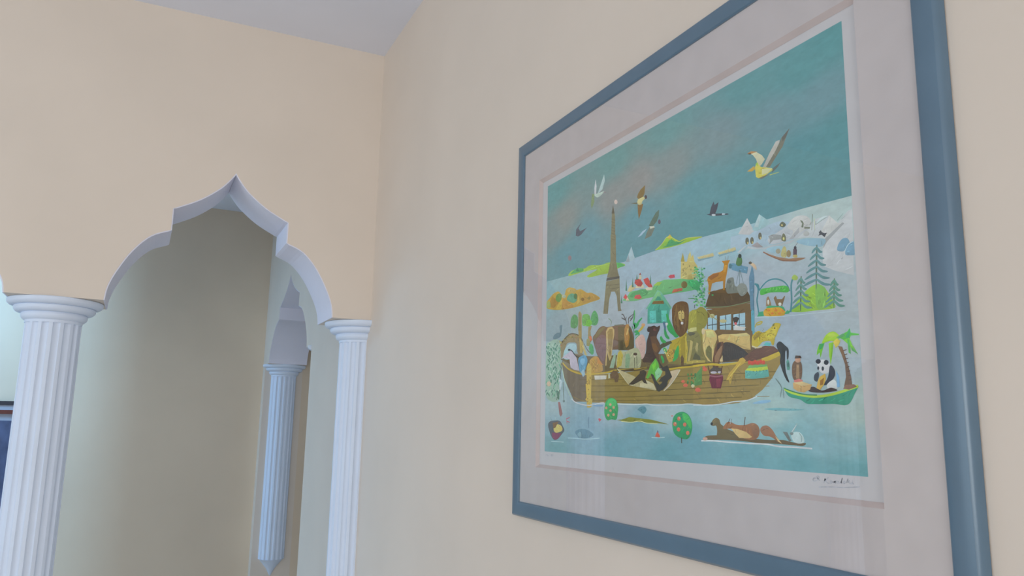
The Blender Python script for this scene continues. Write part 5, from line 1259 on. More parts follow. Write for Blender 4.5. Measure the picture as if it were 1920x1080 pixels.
 ('p',(124,98,30),0,75,[494.4,141.6,494.1,141.2,493.5,141.3,493.2,141.7,493.5,142.1,494.1,142.0]),
 ('p',(124,98,30),0,74,[496.7,141.3,496.3,141.0,495.7,141.0,495.4,141.4,495.8,141.8,496.4,141.7]),
 ('p',(124,98,30),0,75,[490.9,139.0,490.6,138.6,490.0,138.7,489.7,139.1,490.0,139.5,490.6,139.4]),
 ('p',(124,98,30),0,74,[516.1,144.7,515.8,144.4,515.2,144.4,514.9,144.8,515.2,145.2,515.8,145.1]),
 ('p',(124,98,30),0,72,[520.4,135.5,520.1,135.2,519.6,135.3,519.3,135.7,519.6,136.0,520.2,135.9]),
 ('l',(178,156,60),1.49,71,[491.1,151.6,494.4,155.7,502.1,156.4,500.4,154.4,494.3,153.5]),
 ('p',(96,170,170),0,71,[502.3,130.8,506.9,133.6,514.3,131.9,512.6,128.8]),
 ('l',(196,180,140),1.61,72,[485.4,131.1,493.0,128.8,500.7,129.3]),
 ('c',(150,130,96),0,6,[42.7,148.2,44.3,164.3,55.8,174.8,71.1,181.9,87.9,183.5,104.5,180.5,118.9,171.8,122.5,163.3,119.1,150.9,104.9,152.0,101.0,167.0,86.3,170.2,71.3,169.6,63.8,159.0,56.3,148.2]),
 ('l',(96,84,66),1.86,7,[53.9,171.1,63.5,177.9,78.6,183.5,93.5,183.0,109.9,178.1,119.8,169.9]),
 ('p',(128,120,80),0,7,[118.0,162.4,117.1,161.5,115.2,161.5,113.6,162.2,113.6,163.3,115.1,163.8,117.1,163.4]),
 ('p',(170,150,90),0,8,[54.4,167.0,53.5,166.2,51.3,166.1,49.6,166.9,49.6,168.0,51.3,168.5,53.4,168.1]),
 ('p',(128,120,80),0,8,[99.7,181.0,98.9,180.1,96.9,180.1,95.2,180.9,95.2,182.0,96.8,182.5,98.8,182.0]),
 ('p',(128,120,80),0,8,[89.3,178.3,88.4,177.5,86.3,177.4,84.7,178.3,84.7,179.3,86.3,179.8,88.4,179.4]),
 ('p',(112,92,56),0,8,[113.3,172.7,112.4,171.9,110.5,171.8,108.9,172.6,108.8,173.7,110.4,174.2,112.4,173.8]),
 ('p',(128,120,80),0,8,[62.8,176.6,61.9,175.7,59.8,175.6,58.0,176.5,58.0,177.5,59.7,178.0,61.8,177.6]),
 ('p',(128,120,80),0,8,[118.7,171.5,117.9,170.6,115.9,170.6,114.3,171.4,114.3,172.4,115.9,172.9,117.8,172.5]),
 ('p',(166,120,90),0,8,[118.9,165.2,118.1,164.4,116.1,164.3,114.5,165.1,114.5,166.1,116.1,166.6,118.1,166.2]),
 ('p',(166,120,90),0,9,[115.9,166.2,115.1,165.4,113.1,165.3,111.5,166.1,111.5,167.1,113.1,167.6,115.1,167.2]),
 ('p',(170,150,90),0,8,[79.1,184.1,78.2,183.3,76.1,183.2,74.4,184.1,74.4,185.1,76.0,185.6,78.1,185.2]),
 ('p',(170,150,90),0,9,[62.9,176.6,62.0,175.7,59.8,175.7,58.1,176.5,58.1,177.6,59.8,178.1,61.9,177.6]),
 ('p',(112,92,56),0,9,[59.2,173.2,58.3,172.3,56.1,172.3,54.4,173.1,54.4,174.2,56.1,174.7,58.2,174.2]),
 ('p',(166,120,90),0,8,[103.0,175.4,102.2,174.6,100.2,174.5,98.5,175.3,98.5,176.4,100.1,176.8,102.1,176.4]),
 ('p',(128,120,80),0,9,[109.1,172.0,108.3,171.1,106.3,171.1,104.7,171.9,104.7,172.9,106.2,173.4,108.2,173.0]),
 ('p',(166,120,90),0,9,[55.8,168.2,54.9,167.3,52.8,167.2,51.0,168.1,51.0,169.1,52.7,169.7,54.9,169.2]),
 ('p',(128,120,80),0,10,[65.4,174.1,64.5,173.2,62.4,173.2,60.7,174.0,60.7,175.1,62.3,175.6,64.5,175.1]),
 ('p',(166,120,90),0,9,[122.1,162.8,121.3,162.0,119.3,161.9,117.8,162.7,117.7,163.7,119.3,164.2,121.2,163.8]),
 ('p',(170,150,90),0,9,[85.7,178.8,84.8,177.9,82.8,177.8,81.1,178.7,81.1,179.7,82.7,180.2,84.8,179.8]),
 ('p',(166,120,90),0,10,[115.8,164.0,114.9,163.2,113.0,163.1,111.4,163.9,111.4,164.9,113.0,165.4,114.9,165.0]),
 ('p',(166,120,90),0,10,[112.2,169.7,111.3,168.9,109.3,168.8,107.7,169.6,107.7,170.7,109.3,171.2,111.3,170.7]),
 ('p',(166,120,90),0,10,[111.1,173.1,110.3,172.3,108.3,172.2,106.7,173.0,106.7,174.0,108.3,174.5,110.3,174.1]),
 ('p',(112,92,56),0,10,[58.2,174.3,57.2,173.4,55.1,173.4,53.4,174.2,53.3,175.3,55.1,175.8,57.2,175.4]),
 ('p',(128,120,80),0,11,[70.1,177.0,69.2,176.2,67.1,176.1,65.4,176.9,65.4,178.0,67.1,178.5,69.2,178.1]),
 ('p',(128,120,80),0,8,[76.2,180.2,75.3,179.3,73.2,179.3,71.5,180.1,71.5,181.1,73.2,181.6,75.3,181.2]),
 ('p',(166,120,90),0,9,[93.4,180.0,92.5,179.2,90.5,179.1,88.8,180.0,88.8,181.0,90.5,181.5,92.5,181.1]),
 ('p',(112,92,56),0,11,[117.3,162.7,116.5,161.9,114.5,161.8,112.9,162.6,112.9,163.6,114.5,164.1,116.5,163.7]),
 ('c',(168,190,200),0,10,[60.2,147.9,61.9,158.2,71.3,165.9,82.6,168.6,97.4,166.4,101.1,159.7,93.9,152.9,86.7,146.0,71.7,144.3]),
 ('p',(190,176,186),0,11,[56.3,148.2,79.1,155.9,86.5,159.0,101.3,145.0,110.6,124.5,94.3,127.2,83.2,131.5,79.2,144.7]),
 ('s',(64,62,62),1.87,12,[75.2,159.9,86.5,157.2,97.6,148.9,108.5,144.5]),
 ('p',(60,60,60),0,13,[81.8,158.9,81.4,158.2,80.4,157.7,78.9,157.5,77.2,157.7,75.7,158.1,74.7,158.8,74.3,159.5,74.6,160.2,75.7,160.7,77.2,160.9,78.9,160.8,80.4,160.4,81.4,159.7]),
 ('p',(184,156,90),0,13,[110.0,175.4,122.5,165.1,119.1,150.9,112.0,151.5]),
 ('p',(192,170,110),0,14,[118.1,161.9,122.5,163.3,133.2,146.3,126.2,147.7]),
 ('l',(100,86,60),1.24,15,[124.3,165.0,133.1,155.2,146.8,147.1]),
 ('c',(104,150,176),0,16,[106.8,142.8,115.6,146.7,128.0,146.7,134.1,139.1,129.8,128.7,123.0,120.2,112.4,122.6,108.7,131.8]),
 ('p',(150,172,182),0,17,[114.1,122.5,122.9,126.4,128.2,118.1,121.3,114.5]),
 ('c',(130,170,196),0,17,[112.2,138.8,117.5,143.0,126.3,141.4,124.6,134.4,117.6,133.0]),
 ('c',(112,130,136),0,10,[24.9,181.5,27.8,187.0,37.7,189.9,47.7,189.9,46.6,195.8,47.4,201.0,55.3,200.6,54.4,195.0,52.6,187.5,49.8,183.0,38.0,180.3]),
 ('p',(176,160,90),0,11,[13.8,174.7,30.0,180.0,48.0,176.5,55.9,171.9,42.1,171.2,28.1,173.4]),
 ('c',(182,140,66),0,17,[140.1,135.2,143.5,140.2,156.9,143.7,168.5,139.4,175.0,131.1,176.6,120.7,157.0,119.2,141.9,120.9]),
 ('s',(150,104,44),1.21,18,[161.9,137.1,155.7,123.8]),
 ('s',(150,104,44),1.21,18,[143.8,137.2,148.7,124.2]),
 ('s',(150,104,44),1.21,19,[163.4,138.1,156.2,130.3]),
 ('s',(206,166,90),1.21,19,[165.7,127.9,157.8,126.3]),
 ('s',(150,104,44),1.21,20,[160.0,126.2,152.5,125.8]),
 ('s',(206,166,90),1.21,21,[168.2,134.3,146.6,122.2]),
 ('s',(150,104,44),1.21,22,[159.8,138.3,148.0,125.2]),
 ('s',(150,104,44),1.21,23,[166.7,134.4,157.7,122.6]),
 ('s',(150,104,44),1.21,23,[154.9,138.6,142.0,126.0]),
 ('s',(206,166,90),1.21,24,[144.6,129.7,145.3,122.8]),
 ('s',(206,166,90),1.21,24,[167.7,134.9,149.8,123.5]),
 ('s',(150,104,44),1.21,25,[150.1,128.1,159.7,126.6]),
 ('s',(150,104,44),1.21,26,[161.1,130.7,166.7,121.2]),
 ('s',(150,104,44),1.21,27,[158.5,131.2,167.4,126.5]),
 ('s',(150,104,44),1.21,28,[143.7,139.6,165.3,125.4]),
 ('s',(150,104,44),1.21,29,[144.2,134.4,153.7,125.7]),
 ('p',(186,126,56),0,29,[163.6,131.9,160.3,141.7,171.8,138.3,179.8,129.1]),
 ('p',(164,138,82),0,14,[106.3,213.1,110.8,216.7,116.3,211.9,116.7,172.0,107.3,175.6]),
 ('p',(150,130,90),0,16,[136.3,189.1,141.5,189.9,145.4,166.7,133.9,161.0]),
 ('p',(150,140,90),0,17,[131.2,170.7,144.1,174.8,141.7,159.0,131.3,161.2]),
 ('c',(92,146,92),0,15,[82.1,196.8,83.8,207.9,93.1,213.8,104.2,208.3,105.2,196.1,97.1,191.4,85.9,193.5]),
 ('c',(108,160,84),0,17,[118.7,194.6,118.6,208.4,129.2,209.9,139.6,206.8,143.1,197.3,138.0,190.7,127.6,191.8]),
 ('c',(84,150,92),0,18,[144.9,193.5,144.8,205.2,153.3,212.3,161.7,206.8,165.1,196.6,160.1,190.1,151.7,190.1]),
 ('c',(110,176,64),0,19,[129.3,193.5,132.7,200.3,143.1,199.1,146.6,193.4,139.7,189.6]),
 ('p',(150,130,90),0,18,[105.9,186.8,107.7,216.2,113.1,212.7,114.3,185.9]),
 ('p',(150,130,86),0,20,[137.2,183.6,141.5,190.3,146.6,189.8,143.2,183.0]),
 ('p',(90,80,70),0,16,[94.3,193.6,96.1,193.4,96.2,188.7]),
 ('p',(196,110,66),0,18,[138.1,174.5,145.0,174.7,148.4,168.2,141.6,167.0]),
 ('c',(86,156,96),0,19,[138.3,156.6,143.3,163.3,150.1,159.2,151.9,148.4,145.1,147.2]),
 ('c',(118,90,70),0,30,[149.2,170.8,156.8,177.1,166.7,184.1,178.2,186.3,189.5,183.4,205.2,183.4,219.0,182.8,235.5,181.8,247.2,178.9,254.3,169.1,257.0,157.4,255.5,146.2,235.2,146.2,214.3,148.7,195.7,147.6,186.2,131.3,176.6,131.0,163.6,143.2,156.9,154.2]),
 ('c',(128,96,92),0,31,[155.2,159.6,160.2,168.0,173.3,173.7,186.2,169.0,187.8,151.7,179.8,135.1,166.8,142.9]),
 ('p',(124,108,72),0,32,[151.8,170.5,166.7,182.3,179.8,185.3,184.7,183.0,166.8,174.4,156.8,170.1]),
 ('p',(100,86,56),0,31,[217.5,181.2,247.2,178.0,255.6,157.5,255.5,147.8,235.2,146.2,218.8,147.5]),
 ('p',(84,70,46),0,32,[221.9,158.9,229.4,161.6,232.3,147.2,223.3,147.9]),
 ('l',(110,110,90),1.49,32,[208.3,183.9,232.6,182.5]),
 ('p',(186,158,106),0,33,[186.3,177.7,191.0,182.4,202.1,182.9,208.3,178.0,208.2,170.3,205.1,162.1,200.4,138.8,195.7,134.0,192.6,139.4,189.4,146.4,187.8,127.8,183.8,128.0,187.0,151.7]),
 ('p',(150,122,72),0,34,[190.2,176.4,195.8,180.1,203.6,179.3,205.2,172.3,202.0,155.6,197.3,139.0,192.6,151.3]),
 ('l',(120,140,110),1.24,31,[192.6,196.0,200.5,190.8,198.9,185.0]),
 ('p',(166,118,58),0,33,[234.0,176.1,238.5,182.3,245.8,181.5,244.3,173.4,247.1,163.2,244.0,152.0,238.2,149.2,234.6,157.0]),
 ('p',(196,164,96),0,34,[237.6,167.4,242.8,176.9,245.0,175.0,241.3,167.1]),
 ('s',(86,84,86),1.98,34,[239.9,182.1,237.1,189.1,231.2,196.5,226.7,197.9]),
 ('s',(86,84,86),1.98,35,[237.0,188.3,232.6,190.5,226.6,192.9]),
 ('s',(86,84,86),1.98,36,[237.8,189.1,240.0,193.0]),
 ('s',(86,84,86),1.98,34,[244.3,182.5,244.4,189.1,248.8,191.9,256.0,194.3]),
 ('s',(86,84,86),1.98,35,[244.4,188.3,245.2,191.5]),
 ('s',(86,84,86),1.98,36,[247.3,185.5,254.6,190.4,258.2,199.0]),
 ('s',(86,84,86),1.98,37,[248.8,188.6,253.1,189.7]),
 ('s',(72,156,92),3.58,38,[255.9,181.2,258.9,191.5,259.0,199.7]),
 ('s',(72,156,92),3.58,39,[261.5,176.5,268.6,182.2,277.1,186.9]),
 ('s',(72,156,92),3.58,40,[258.6,173.5,261.6,179.8,255.9,181.2]),
 ('s',(72,156,92),3.58,41,[261.5,174.9,267.2,179.1,268.7,183.0]),
 ('s',(72,156,92),3.58,41,[258.6,169.5,264.3,169.7,269.9,168.3]),
 ('s',(72,156,92),3.58,42,[260.0,165.3,268.4,166.8,269.8,162.7]),
 ('s',(72,156,92),3.58,43,[261.3,159.4,269.8,162.7,268.3,158.8]),
 ('s',(72,156,92),3.58,42,[255.8,173.8,253.0,178.2]),
 ('p',(206,166,70),0,43,[267.1,169.4,274.1,174.3,279.7,177.8,283.8,176.5,276.8,170.8,269.9,168.3]),
 ('p',(214,150,110),0,44,[284.3,176.4,282.9,175.0,279.6,174.7,276.3,175.7,275.0,177.5,276.4,178.9,279.7,179.2,283.0,178.2]),
 ('l',(70,90,70),0.99,43,[257.5,173.7,256.7,150.9]),
 ('c',(196,160,150),0,44,[259.9,157.1,269.8,163.5,279.5,163.3,284.8,153.3,283.1,137.6,276.2,131.0,269.4,135.4,264.0,145.5]),
 ('l',(214,186,176),0.87,45,[264.1,155.1,272.2,136.8]),
 ('c',(168,164,130),0,60,[214.2,124.5,217.3,143.4,223.3,147.1,235.2,144.5,246.9,146.0,264.0,147.1,273.6,136.7,272.0,120.9,255.2,120.3]),
 ('p',(184,160,72),0,61,[214.1,122.8,217.3,143.4,224.8,147.0,230.7,139.9,226.2,125.4]),
 ('p',(134,156,122),0,61,[235.7,121.5,236.6,140.3,245.4,141.3,248.2,135.4,245.2,120.9]),
 ('l',(84,78,60),1.12,61,[258.2,136.2,258.7,120.1]),
 ('l',(84,78,60),1.12,61,[263.8,135.8,264.3,119.8]),
 ('p',(90,72,58),0,62,[265.1,138.5,264.6,137.7,263.3,137.1,261.4,136.8,259.3,136.9,257.3,137.5,256.0,138.3,255.5,139.3,256.0,140.1,257.4,140.8,259.3,141.0,261.4,140.9,263.4,140.3,264.7,139.5]),
 ('p',(190,176,150),0,63,[261.6,135.6,261.3,134.8,260.7,134.3,259.8,134.0,258.8,134.1,257.9,134.5,257.3,135.1,257.1,135.9,257.3,136.7,257.9,137.3,258.8,137.5,259.8,137.5,260.7,137.0,261.4,136.4]),
 ('p',(150,166,140),0,61,[195.7,123.9,201.9,135.3,208.1,143.3,212.7,143.8,211.2,133.0,206.5,123.2]),
 ('c',(78,58,50),0,61,[277.1,128.0,285.2,139.4,287.0,153.1,293.5,165.4,288.8,167.7,290.5,173.1,296.8,172.9,304.5,173.4,310.6,171.0,316.6,172.1,315.8,166.8,310.3,160.1,310.2,154.6,316.0,145.1,312.9,137.2,309.7,131.2,300.5,125.5,288.1,125.9]),
 ('p',(100,72,52),0,62,[295.0,159.7,307.3,159.4,316.1,148.7,319.0,141.2,312.9,136.3,315.6,124.5,308.2,131.3,302.3,138.1]),
 ('p',(120,84,50),0,63,[297.9,150.3,307.1,149.5,313.0,141.7,308.3,136.7,300.8,142.7]),
 ('p',(84,78,56),0,63,[314.6,146.1,323.6,148.9,339.6,150.1,342.4,147.2,332.3,144.6,317.5,141.4]),
 ('p',(112,70,66),0,62,[309.9,167.4,309.5,166.6,308.4,166.1,306.8,165.9,305.0,166.1,303.4,166.6,302.3,167.4,301.9,168.2,302.3,169.0,303.5,169.5,305.1,169.7,306.8,169.5,308.4,169.0,309.5,168.2]),
 ('p',(60,48,44),0,63,[309.6,168.3,309.2,167.8,308.2,167.6,307.2,168.0,306.8,168.6,307.3,169.1,308.2,169.3,309.2,168.9]),
 ('p',(60,48,44),0,63,[301.2,169.2,300.8,168.7,299.8,168.5,298.8,168.9,298.4,169.5,298.8,170.0,299.8,170.2,300.8,169.8]),
 ('p',(74,60,58),0,62,[295.1,168.9,294.8,167.6,293.8,166.6,292.4,166.1,290.9,166.3,289.5,167.0,288.6,168.2,288.2,169.6,288.6,171.0,289.6,172.0,291.0,172.4,292.5,172.3,293.9,171.5,294.8,170.3]),
 ('s',(60,150,80),4.95,65,[331.8,185.7,335.9,175.4,344.3,163.8,352.6,155.1]),
 ('s',(60,150,80),4.95,66,[327.0,168.3,329.7,158.2,336.8,153.0]),
 ('s',(60,150,80),4.95,66,[342.8,163.9,348.4,156.3,355.3,154.8]),
 ('s',(60,150,80),4.95,67,[332.9,172.1,337.1,164.5,346.9,156.5]),
 ('p',(84,106,130),0,68,[323.4,175.0,327.1,176.4,329.9,168.9,328.3,161.9,325.5,169.3]),
 ('p',(206,216,220),0,69,[334.1,172.0,333.8,171.2,333.1,170.6,332.0,170.3,330.8,170.4,329.8,170.9,329.1,171.7,328.8,172.6,329.1,173.4,329.9,174.0,330.9,174.3,332.1,174.1,333.1,173.6,333.8,172.9]),
 ('s',(64,156,80),4.95,68,[317.8,157.5,322.2,151.7,329.5,149.3]),
 ('s',(64,156,80),4.95,64,[323.4,140.9,329.2,138.6,326.2,134.4]),
 ('s',(64,156,80),4.95,65,[318.8,132.3,323.1,125.8,321.5,123.2]),
 ('s',(64,156,80),4.95,64,[343.3,124.4,351.9,129.9,355.0,140.9]),
 ('s',(64,156,80),4.95,65,[346.2,128.6,350.6,135.2,355.0,142.6]),
 ('p',(206,190,130),0,66,[327.8,136.1,327.2,135.4,325.8,135.5,325.2,136.4,325.9,137.1,327.2,137.0]),
 ('p',(206,190,130),0,67,[329.7,134.7,329.0,133.9,327.7,134.0,327.1,134.9,327.8,135.7,329.1,135.6]),
 ('p',(206,190,130),0,68,[333.2,134.2,332.5,133.4,331.2,133.5,330.5,134.4,331.2,135.2,332.5,135.1]),
 ('p',(206,190,130),0,65,[331.0,141.6,330.3,140.8,329.0,140.9,328.4,141.8,329.1,142.6,330.4,142.5]),
 ('p',(206,190,130),0,65,[333.5,138.6,332.8,137.8,331.5,137.9,330.9,138.8,331.5,139.6,332.8,139.5]),
 ('p',(206,190,130),0,68,[329.5,136.4,328.8,135.6,327.5,135.7,326.9,136.6,327.6,137.4,328.9,137.3]),
 ('p',(206,190,130),0,69,[335.8,131.5,335.1,130.7,333.8,130.8,333.2,131.7,333.9,132.5,335.2,132.4]),
 ('p',(206,190,130),0,69,[332.7,139.0,332.1,138.2,330.8,138.3,330.1,139.2,330.8,140.0,332.1,139.9]),
 ('p',(206,190,130),0,69,[327.1,139.1,326.5,138.3,325.1,138.4,324.5,139.3,325.2,140.1,326.5,140.0]),
 ('p',(206,190,130),0,70,[328.1,139.1,327.4,138.3,326.1,138.4,325.5,139.3,326.2,140.1,327.5,140.0]),
 ('p',(176,160,120),0,62,[215.7,121.9,235.0,115.8,255.1,109.9,271.7,103.5,306.1,91.3,306.1,88.2,282.4,92.1,252.1,96.4,240.7,101.7,229.0,110.4]),
 ('p',(190,176,140),0,63,[270.3,98.5,286.2,102.4,301.5,97.2,307.4,88.9,292.2,92.2,270.2,93.9]),
 ('p',(186,164,134),0,61,[320.7,86.7,331.0,93.3,339.9,103.4,337.2,111.3,351.4,113.1,358.3,112.7,351.2,105.4,341.1,96.4,331.0,90.7]),
 ('l',(206,190,170),0.99,62,[323.7,87.5,336.8,94.0,348.4,103.0,357.6,111.9]),
 ('l',(200,186,150),0.99,63,[215.7,121.9,229.0,110.4,243.5,99.2,254.9,96.7]),
 ('p',(72,60,46),0,64,[243.5,98.4,255.0,104.3,269.1,111.6,280.1,116.5,285.5,113.1,282.6,104.6,287.9,97.4,279.8,99.2,275.8,103.3,266.2,100.6,254.9,97.9]),
 ('p',(72,60,46),0,65,[270.5,115.1,280.1,116.4,286.4,113.3,281.5,104.4,286.1,97.8,279.8,99.9,275.2,104.7,270.3,102.2]),
 ('p',(98,166,64),0,66,[287.9,109.5,294.3,121.0,302.1,126.8,306.7,130.1,312.6,123.4,315.4,115.2,313.7,104.6,307.6,100.5,301.7,105.2,297.2,110.9,289.3,104.0,284.7,106.1]),
 ('p',(140,186,140),0,67,[304.8,112.2,312.5,118.1,321.3,112.2,316.7,106.3,307.6,101.4]),
 ('p',(120,190,60),0,68,[298.9,121.6,306.6,126.5,308.0,121.0,301.8,114.2]),
 ('p',(64,58,50),0,70,[308.2,131.8,315.6,124.1,322.9,117.4,331.7,119.5,338.6,108.6,341.3,104.2,332.7,100.2,329.6,93.4,322.2,89.3,313.3,86.5,308.9,88.0,303.0,98.0,297.1,107.3,295.6,110.9,301.7,108.8,307.6,100.5,315.0,94.8,321.0,99.0,312.1,99.4,318.2,104.4,327.0,107.5,327.1,111.9,321.3,113.1]),
 ('p',(206,190,178),0,18,[153.7,115.1,187.8,113.8,186.2,108.3,155.4,108.9]),
 ('p',(108,82,56),0,64,[197.2,114.5,205.0,120.0,215.6,118.5,220.1,110.9,217.1,102.8,209.5,103.1,208.0,108.1,198.8,108.6]),
 ('p',(190,186,160),0,65,[192.5,114.8,195.7,117.1,197.2,109.5,192.5,108.9]),
 ('p',(84,66,48),0,65,[226.1,119.6,255.2,119.5,258.0,118.2,255.1,117.1,226.1,118.0]),
 ('p',(100,76,48),0,61,[358.8,127.3,362.3,130.5,365.6,125.9,363.9,115.8,359.8,116.9]),
 ('p',(190,158,72),0,31,[131.6,127.7,136.7,135.4,145.7,129.5,145.8,103.2,144.7,79.8,132.0,80.1,131.8,103.8]),
 ('p',(196,164,70),0,32,[129.2,103.9,143.3,103.3,144.7,82.4,148.5,79.7,146.0,69.4,139.7,68.2,133.3,68.9,132.0,78.8,128.1,80.2,131.9,84.0]),
 ('p',(160,124,56),0,32,[143.8,112.6,142.9,111.6,141.1,111.7,140.2,112.8,141.1,113.8,142.9,113.7]),
 ('p',(160,124,56),0,33,[141.6,103.5,140.7,102.5,138.9,102.6,138.0,103.7,138.9,104.6,140.7,104.6]),
 ('p',(160,124,56),0,33,[138.8,95.3,137.9,94.3,136.2,94.4,135.3,95.4,136.1,96.4,137.9,96.4]),
 ('p',(160,124,56),0,33,[144.4,113.0,143.6,112.0,141.8,112.1,140.9,113.2,141.8,114.2,143.5,114.1]),
 ('p',(160,124,56),0,34,[141.1,105.6,140.2,104.7,138.4,104.7,137.5,105.8,138.4,106.8,140.2,106.7]),
 ('p',(160,124,56),0,33,[136.6,77.7,135.7,76.7,133.9,76.7,133.0,77.8,133.9,78.8,135.7,78.7]),
 ('p',(160,124,56),0,35,[141.4,106.7,140.5,105.7,138.7,105.8,137.8,106.8,138.7,107.8,140.5,107.7]),
 ('p',(160,124,56),0,36,[140.1,109.0,139.3,108.0,137.5,108.1,136.6,109.2,137.4,110.2,139.2,110.1]),
 ('p',(160,124,56),0,33,[137.1,81.8,136.2,80.8,134.4,80.8,133.5,81.9,134.4,82.9,136.1,82.8]),
 ('p',(160,124,56),0,35,[136.6,103.5,135.7,102.5,133.9,102.6,133.0,103.6,133.9,104.6,135.7,104.6]),
 ('p',(160,124,56),0,37,[144.4,111.5,143.5,110.5,141.7,110.6,140.8,111.6,141.7,112.6,143.5,112.5]),
 ('p',(160,124,56),0,32,[135.0,107.2,134.1,106.2,132.3,106.3,131.4,107.3,132.3,108.3,134.1,108.2]),
 ('c',(154,170,152),0,12,[2.5,170.7,11.6,177.3,36.0,179.5,48.0,172.6,51.6,143.8,49.1,121.3,47.1,82.1,4.9,85.9,0.7,123.8]),
 ('s',(176,190,170),2.53,13,[28.7,130.7,25.8,128.8,24.0,126.1]),
 ('s',(140,170,140),2.53,13,[12.7,160.9,15.9,158.6,17.8,155.6]),
 ('s',(76,116,96),2.53,14,[15.4,166.0,18.5,163.7,20.4,160.6]),
 ('s',(76,116,96),2.53,13,[19.9,97.8,23.0,95.7,24.9,92.8]),
 ('s',(96,140,110),2.53,13,[32.3,118.8,29.4,116.9,27.7,114.1]),
 ('s',(96,140,110),2.53,13,[38.0,144.4,35.1,142.6,33.3,139.9]),
 ('s',(84,128,104),2.53,13,[16.2,109.6,13.2,107.7,11.5,104.9]),
 ('s',(96,140,110),2.53,14,[38.7,126.7,35.8,124.9,34.1,122.1]),
 ('s',(76,116,96),2.53,14,[18.7,108.5,15.7,106.6,14.0,103.8]),
 ('s',(84,128,104),2.53,13,[43.2,97.7,46.2,95.7,48.0,92.8]),
 ('s',(84,128,104),2.53,13,[15.6,146.0,18.7,143.7,20.6,140.7]),
 ('s',(84,128,104),2.53,13,[4.0,170.4,1.0,168.6,-0.8,165.8]),
 ('s',(84,128,104),2.53,14,[40.3,96.6,43.3,94.5,45.1,91.6]),
 ('s',(84,128,104),2.53,15,[23.3,168.5,26.4,166.2,28.2,163.2]),
 ('s',(96,140,110),2.53,15,[46.4,126.4,43.5,124.6,41.8,121.8]),
 ('s',(76,116,96),2.53,14,[27.3,93.9,24.3,92.0,22.6,89.2]),
 ('s',(84,128,104),2.53,15,[19.5,160.2,16.5,158.4,14.7,155.7]),
 ('s',(76,116,96),2.53,16,[30.3,165.9,33.4,163.6,35.2,160.6]),
 ('s',(76,116,96),2.53,14,[7.1,149.2,10.3,146.9,12.2,143.9]),
 ('s',(76,116,96),2.53,13,[4.8,99.1,1.8,97.1,-0.0,94.3]),
 ('s',(140,170,140),2.53,17,[32.6,158.2,29.6,156.4,27.9,153.7]),
 ('s',(110,160,130),2.53,13,[44.1,112.1,41.2,110.2,39.4,107.5]),
 ('s',(140,170,140),2.53,15,[17.4,100.8,20.5,98.7,22.4,95.7]),
 ('s',(140,170,140),2.53,16,[24.2,95.3,27.3,93.2,29.1,90.3]),
 ('s',(76,116,96),2.53,13,[10.4,120.8,13.5,118.7,15.5,115.7]),
 ('s',(110,160,130),2.53,15,[21.9,113.2,18.9,111.3,17.2,108.5]),
 ('s',(76,116,96),2.53,14,[30.2,134.6,27.2,132.8,25.4,130.0]),
 ('s',(96,140,110),2.53,13,[48.3,161.1,45.4,159.4,43.7,156.6]),
 ('s',(96,140,110),2.53,13,[6.2,136.9,9.4,134.7,11.3,131.7]),
 ('s',(140,170,140),2.53,14,[10.3,114.8,7.2,112.9,5.5,110.0]),
 ('s',(96,140,110),2.53,18,[29.1,152.4,32.2,150.2,34.1,147.2]),
 ('s',(110,160,130),2.53,15,[5.1,113.1,2.0,111.2,0.2,108.4]),
 ('s',(96,140,110),2.53,14,[37.7,144.5,40.7,142.3,42.6,139.3]),
 ('s',(176,190,170),2.53,15,[42.6,98.3,45.6,96.2,47.4,93.4]),
 ('s',(176,190,170),2.53,16,[19.0,99.0,16.0,97.1,14.2,94.3]),
 ('s',(140,170,140),2.53,15,[21.9,138.7,18.9,136.9,17.1,134.1]),
 ('s',(84,128,104),2.53,13,[33.8,108.7,30.8,106.8,29.1,104.1]),
 ('s',(96,140,110),2.53,19,[24.7,160.7,27.8,158.4,29.6,155.4]),
 ('s',(140,170,140),2.53,17,[16.4,103.8,19.5,101.7,21.4,98.8]),
 ('s',(96,140,110),2.53,16,[45.2,127.9,48.2,125.7,50.0,122.8]),
 ('s',(110,160,130),2.53,14,[35.3,105.9,32.4,104.1,30.7,101.3]),
 ('s',(76,116,96),2.53,14,[29.7,117.9,32.7,115.7,34.6,112.8]),
 ('s',(76,116,96),2.53,17,[40.7,169.5,37.8,167.8,36.0,165.0]),
 ('s',(110,160,130),2.53,14,[48.2,109.8,45.3,107.9,43.6,105.2]),
 ('s',(96,140,110),2.53,15,[41.7,152.6,44.7,150.4,46.5,147.4]),
 ('s',(96,140,110),2.53,14,[6.8,139.4,3.7,137.5,1.9,134.7]),
 ('s',(176,190,170),2.53,13,[13.9,174.8,10.8,173.0,9.0,170.2]),
 ('s',(76,116,96),2.53,17,[6.2,94.7,9.3,92.6,11.3,89.6]),
 ('s',(140,170,140),2.53,20,[29.1,154.9,26.1,153.1,24.3,150.3]),
 ('s',(96,140,110),2.53,15,[28.5,126.5,31.6,124.4,33.5,121.4]),
 ('s',(110,160,130),2.53,15,[37.3,97.1,34.4,95.2,32.7,92.4]),
 ('s',(110,160,130),2.53,16,[22.3,134.5,19.3,132.7,17.5,129.9]),
 ('s',(76,116,96),2.53,15,[6.9,135.9,10.1,133.6,12.0,130.6]),
 ('s',(96,140,110),2.53,17,[24.9,129.3,21.9,127.5,20.1,124.7]),
 ('s',(84,128,104),2.53,16,[38.6,119.9,35.6,118.0,33.9,115.3]),
 ('s',(84,128,104),2.53,18,[32.8,135.6,29.9,133.8,28.1,131.0]),
 ('s',(84,128,104),2.53,19,[34.4,156.3,37.5,154.1,39.3,151.1]),
 ('s',(76,116,96),2.53,16,[10.2,141.2,7.1,139.4,5.3,136.6]),
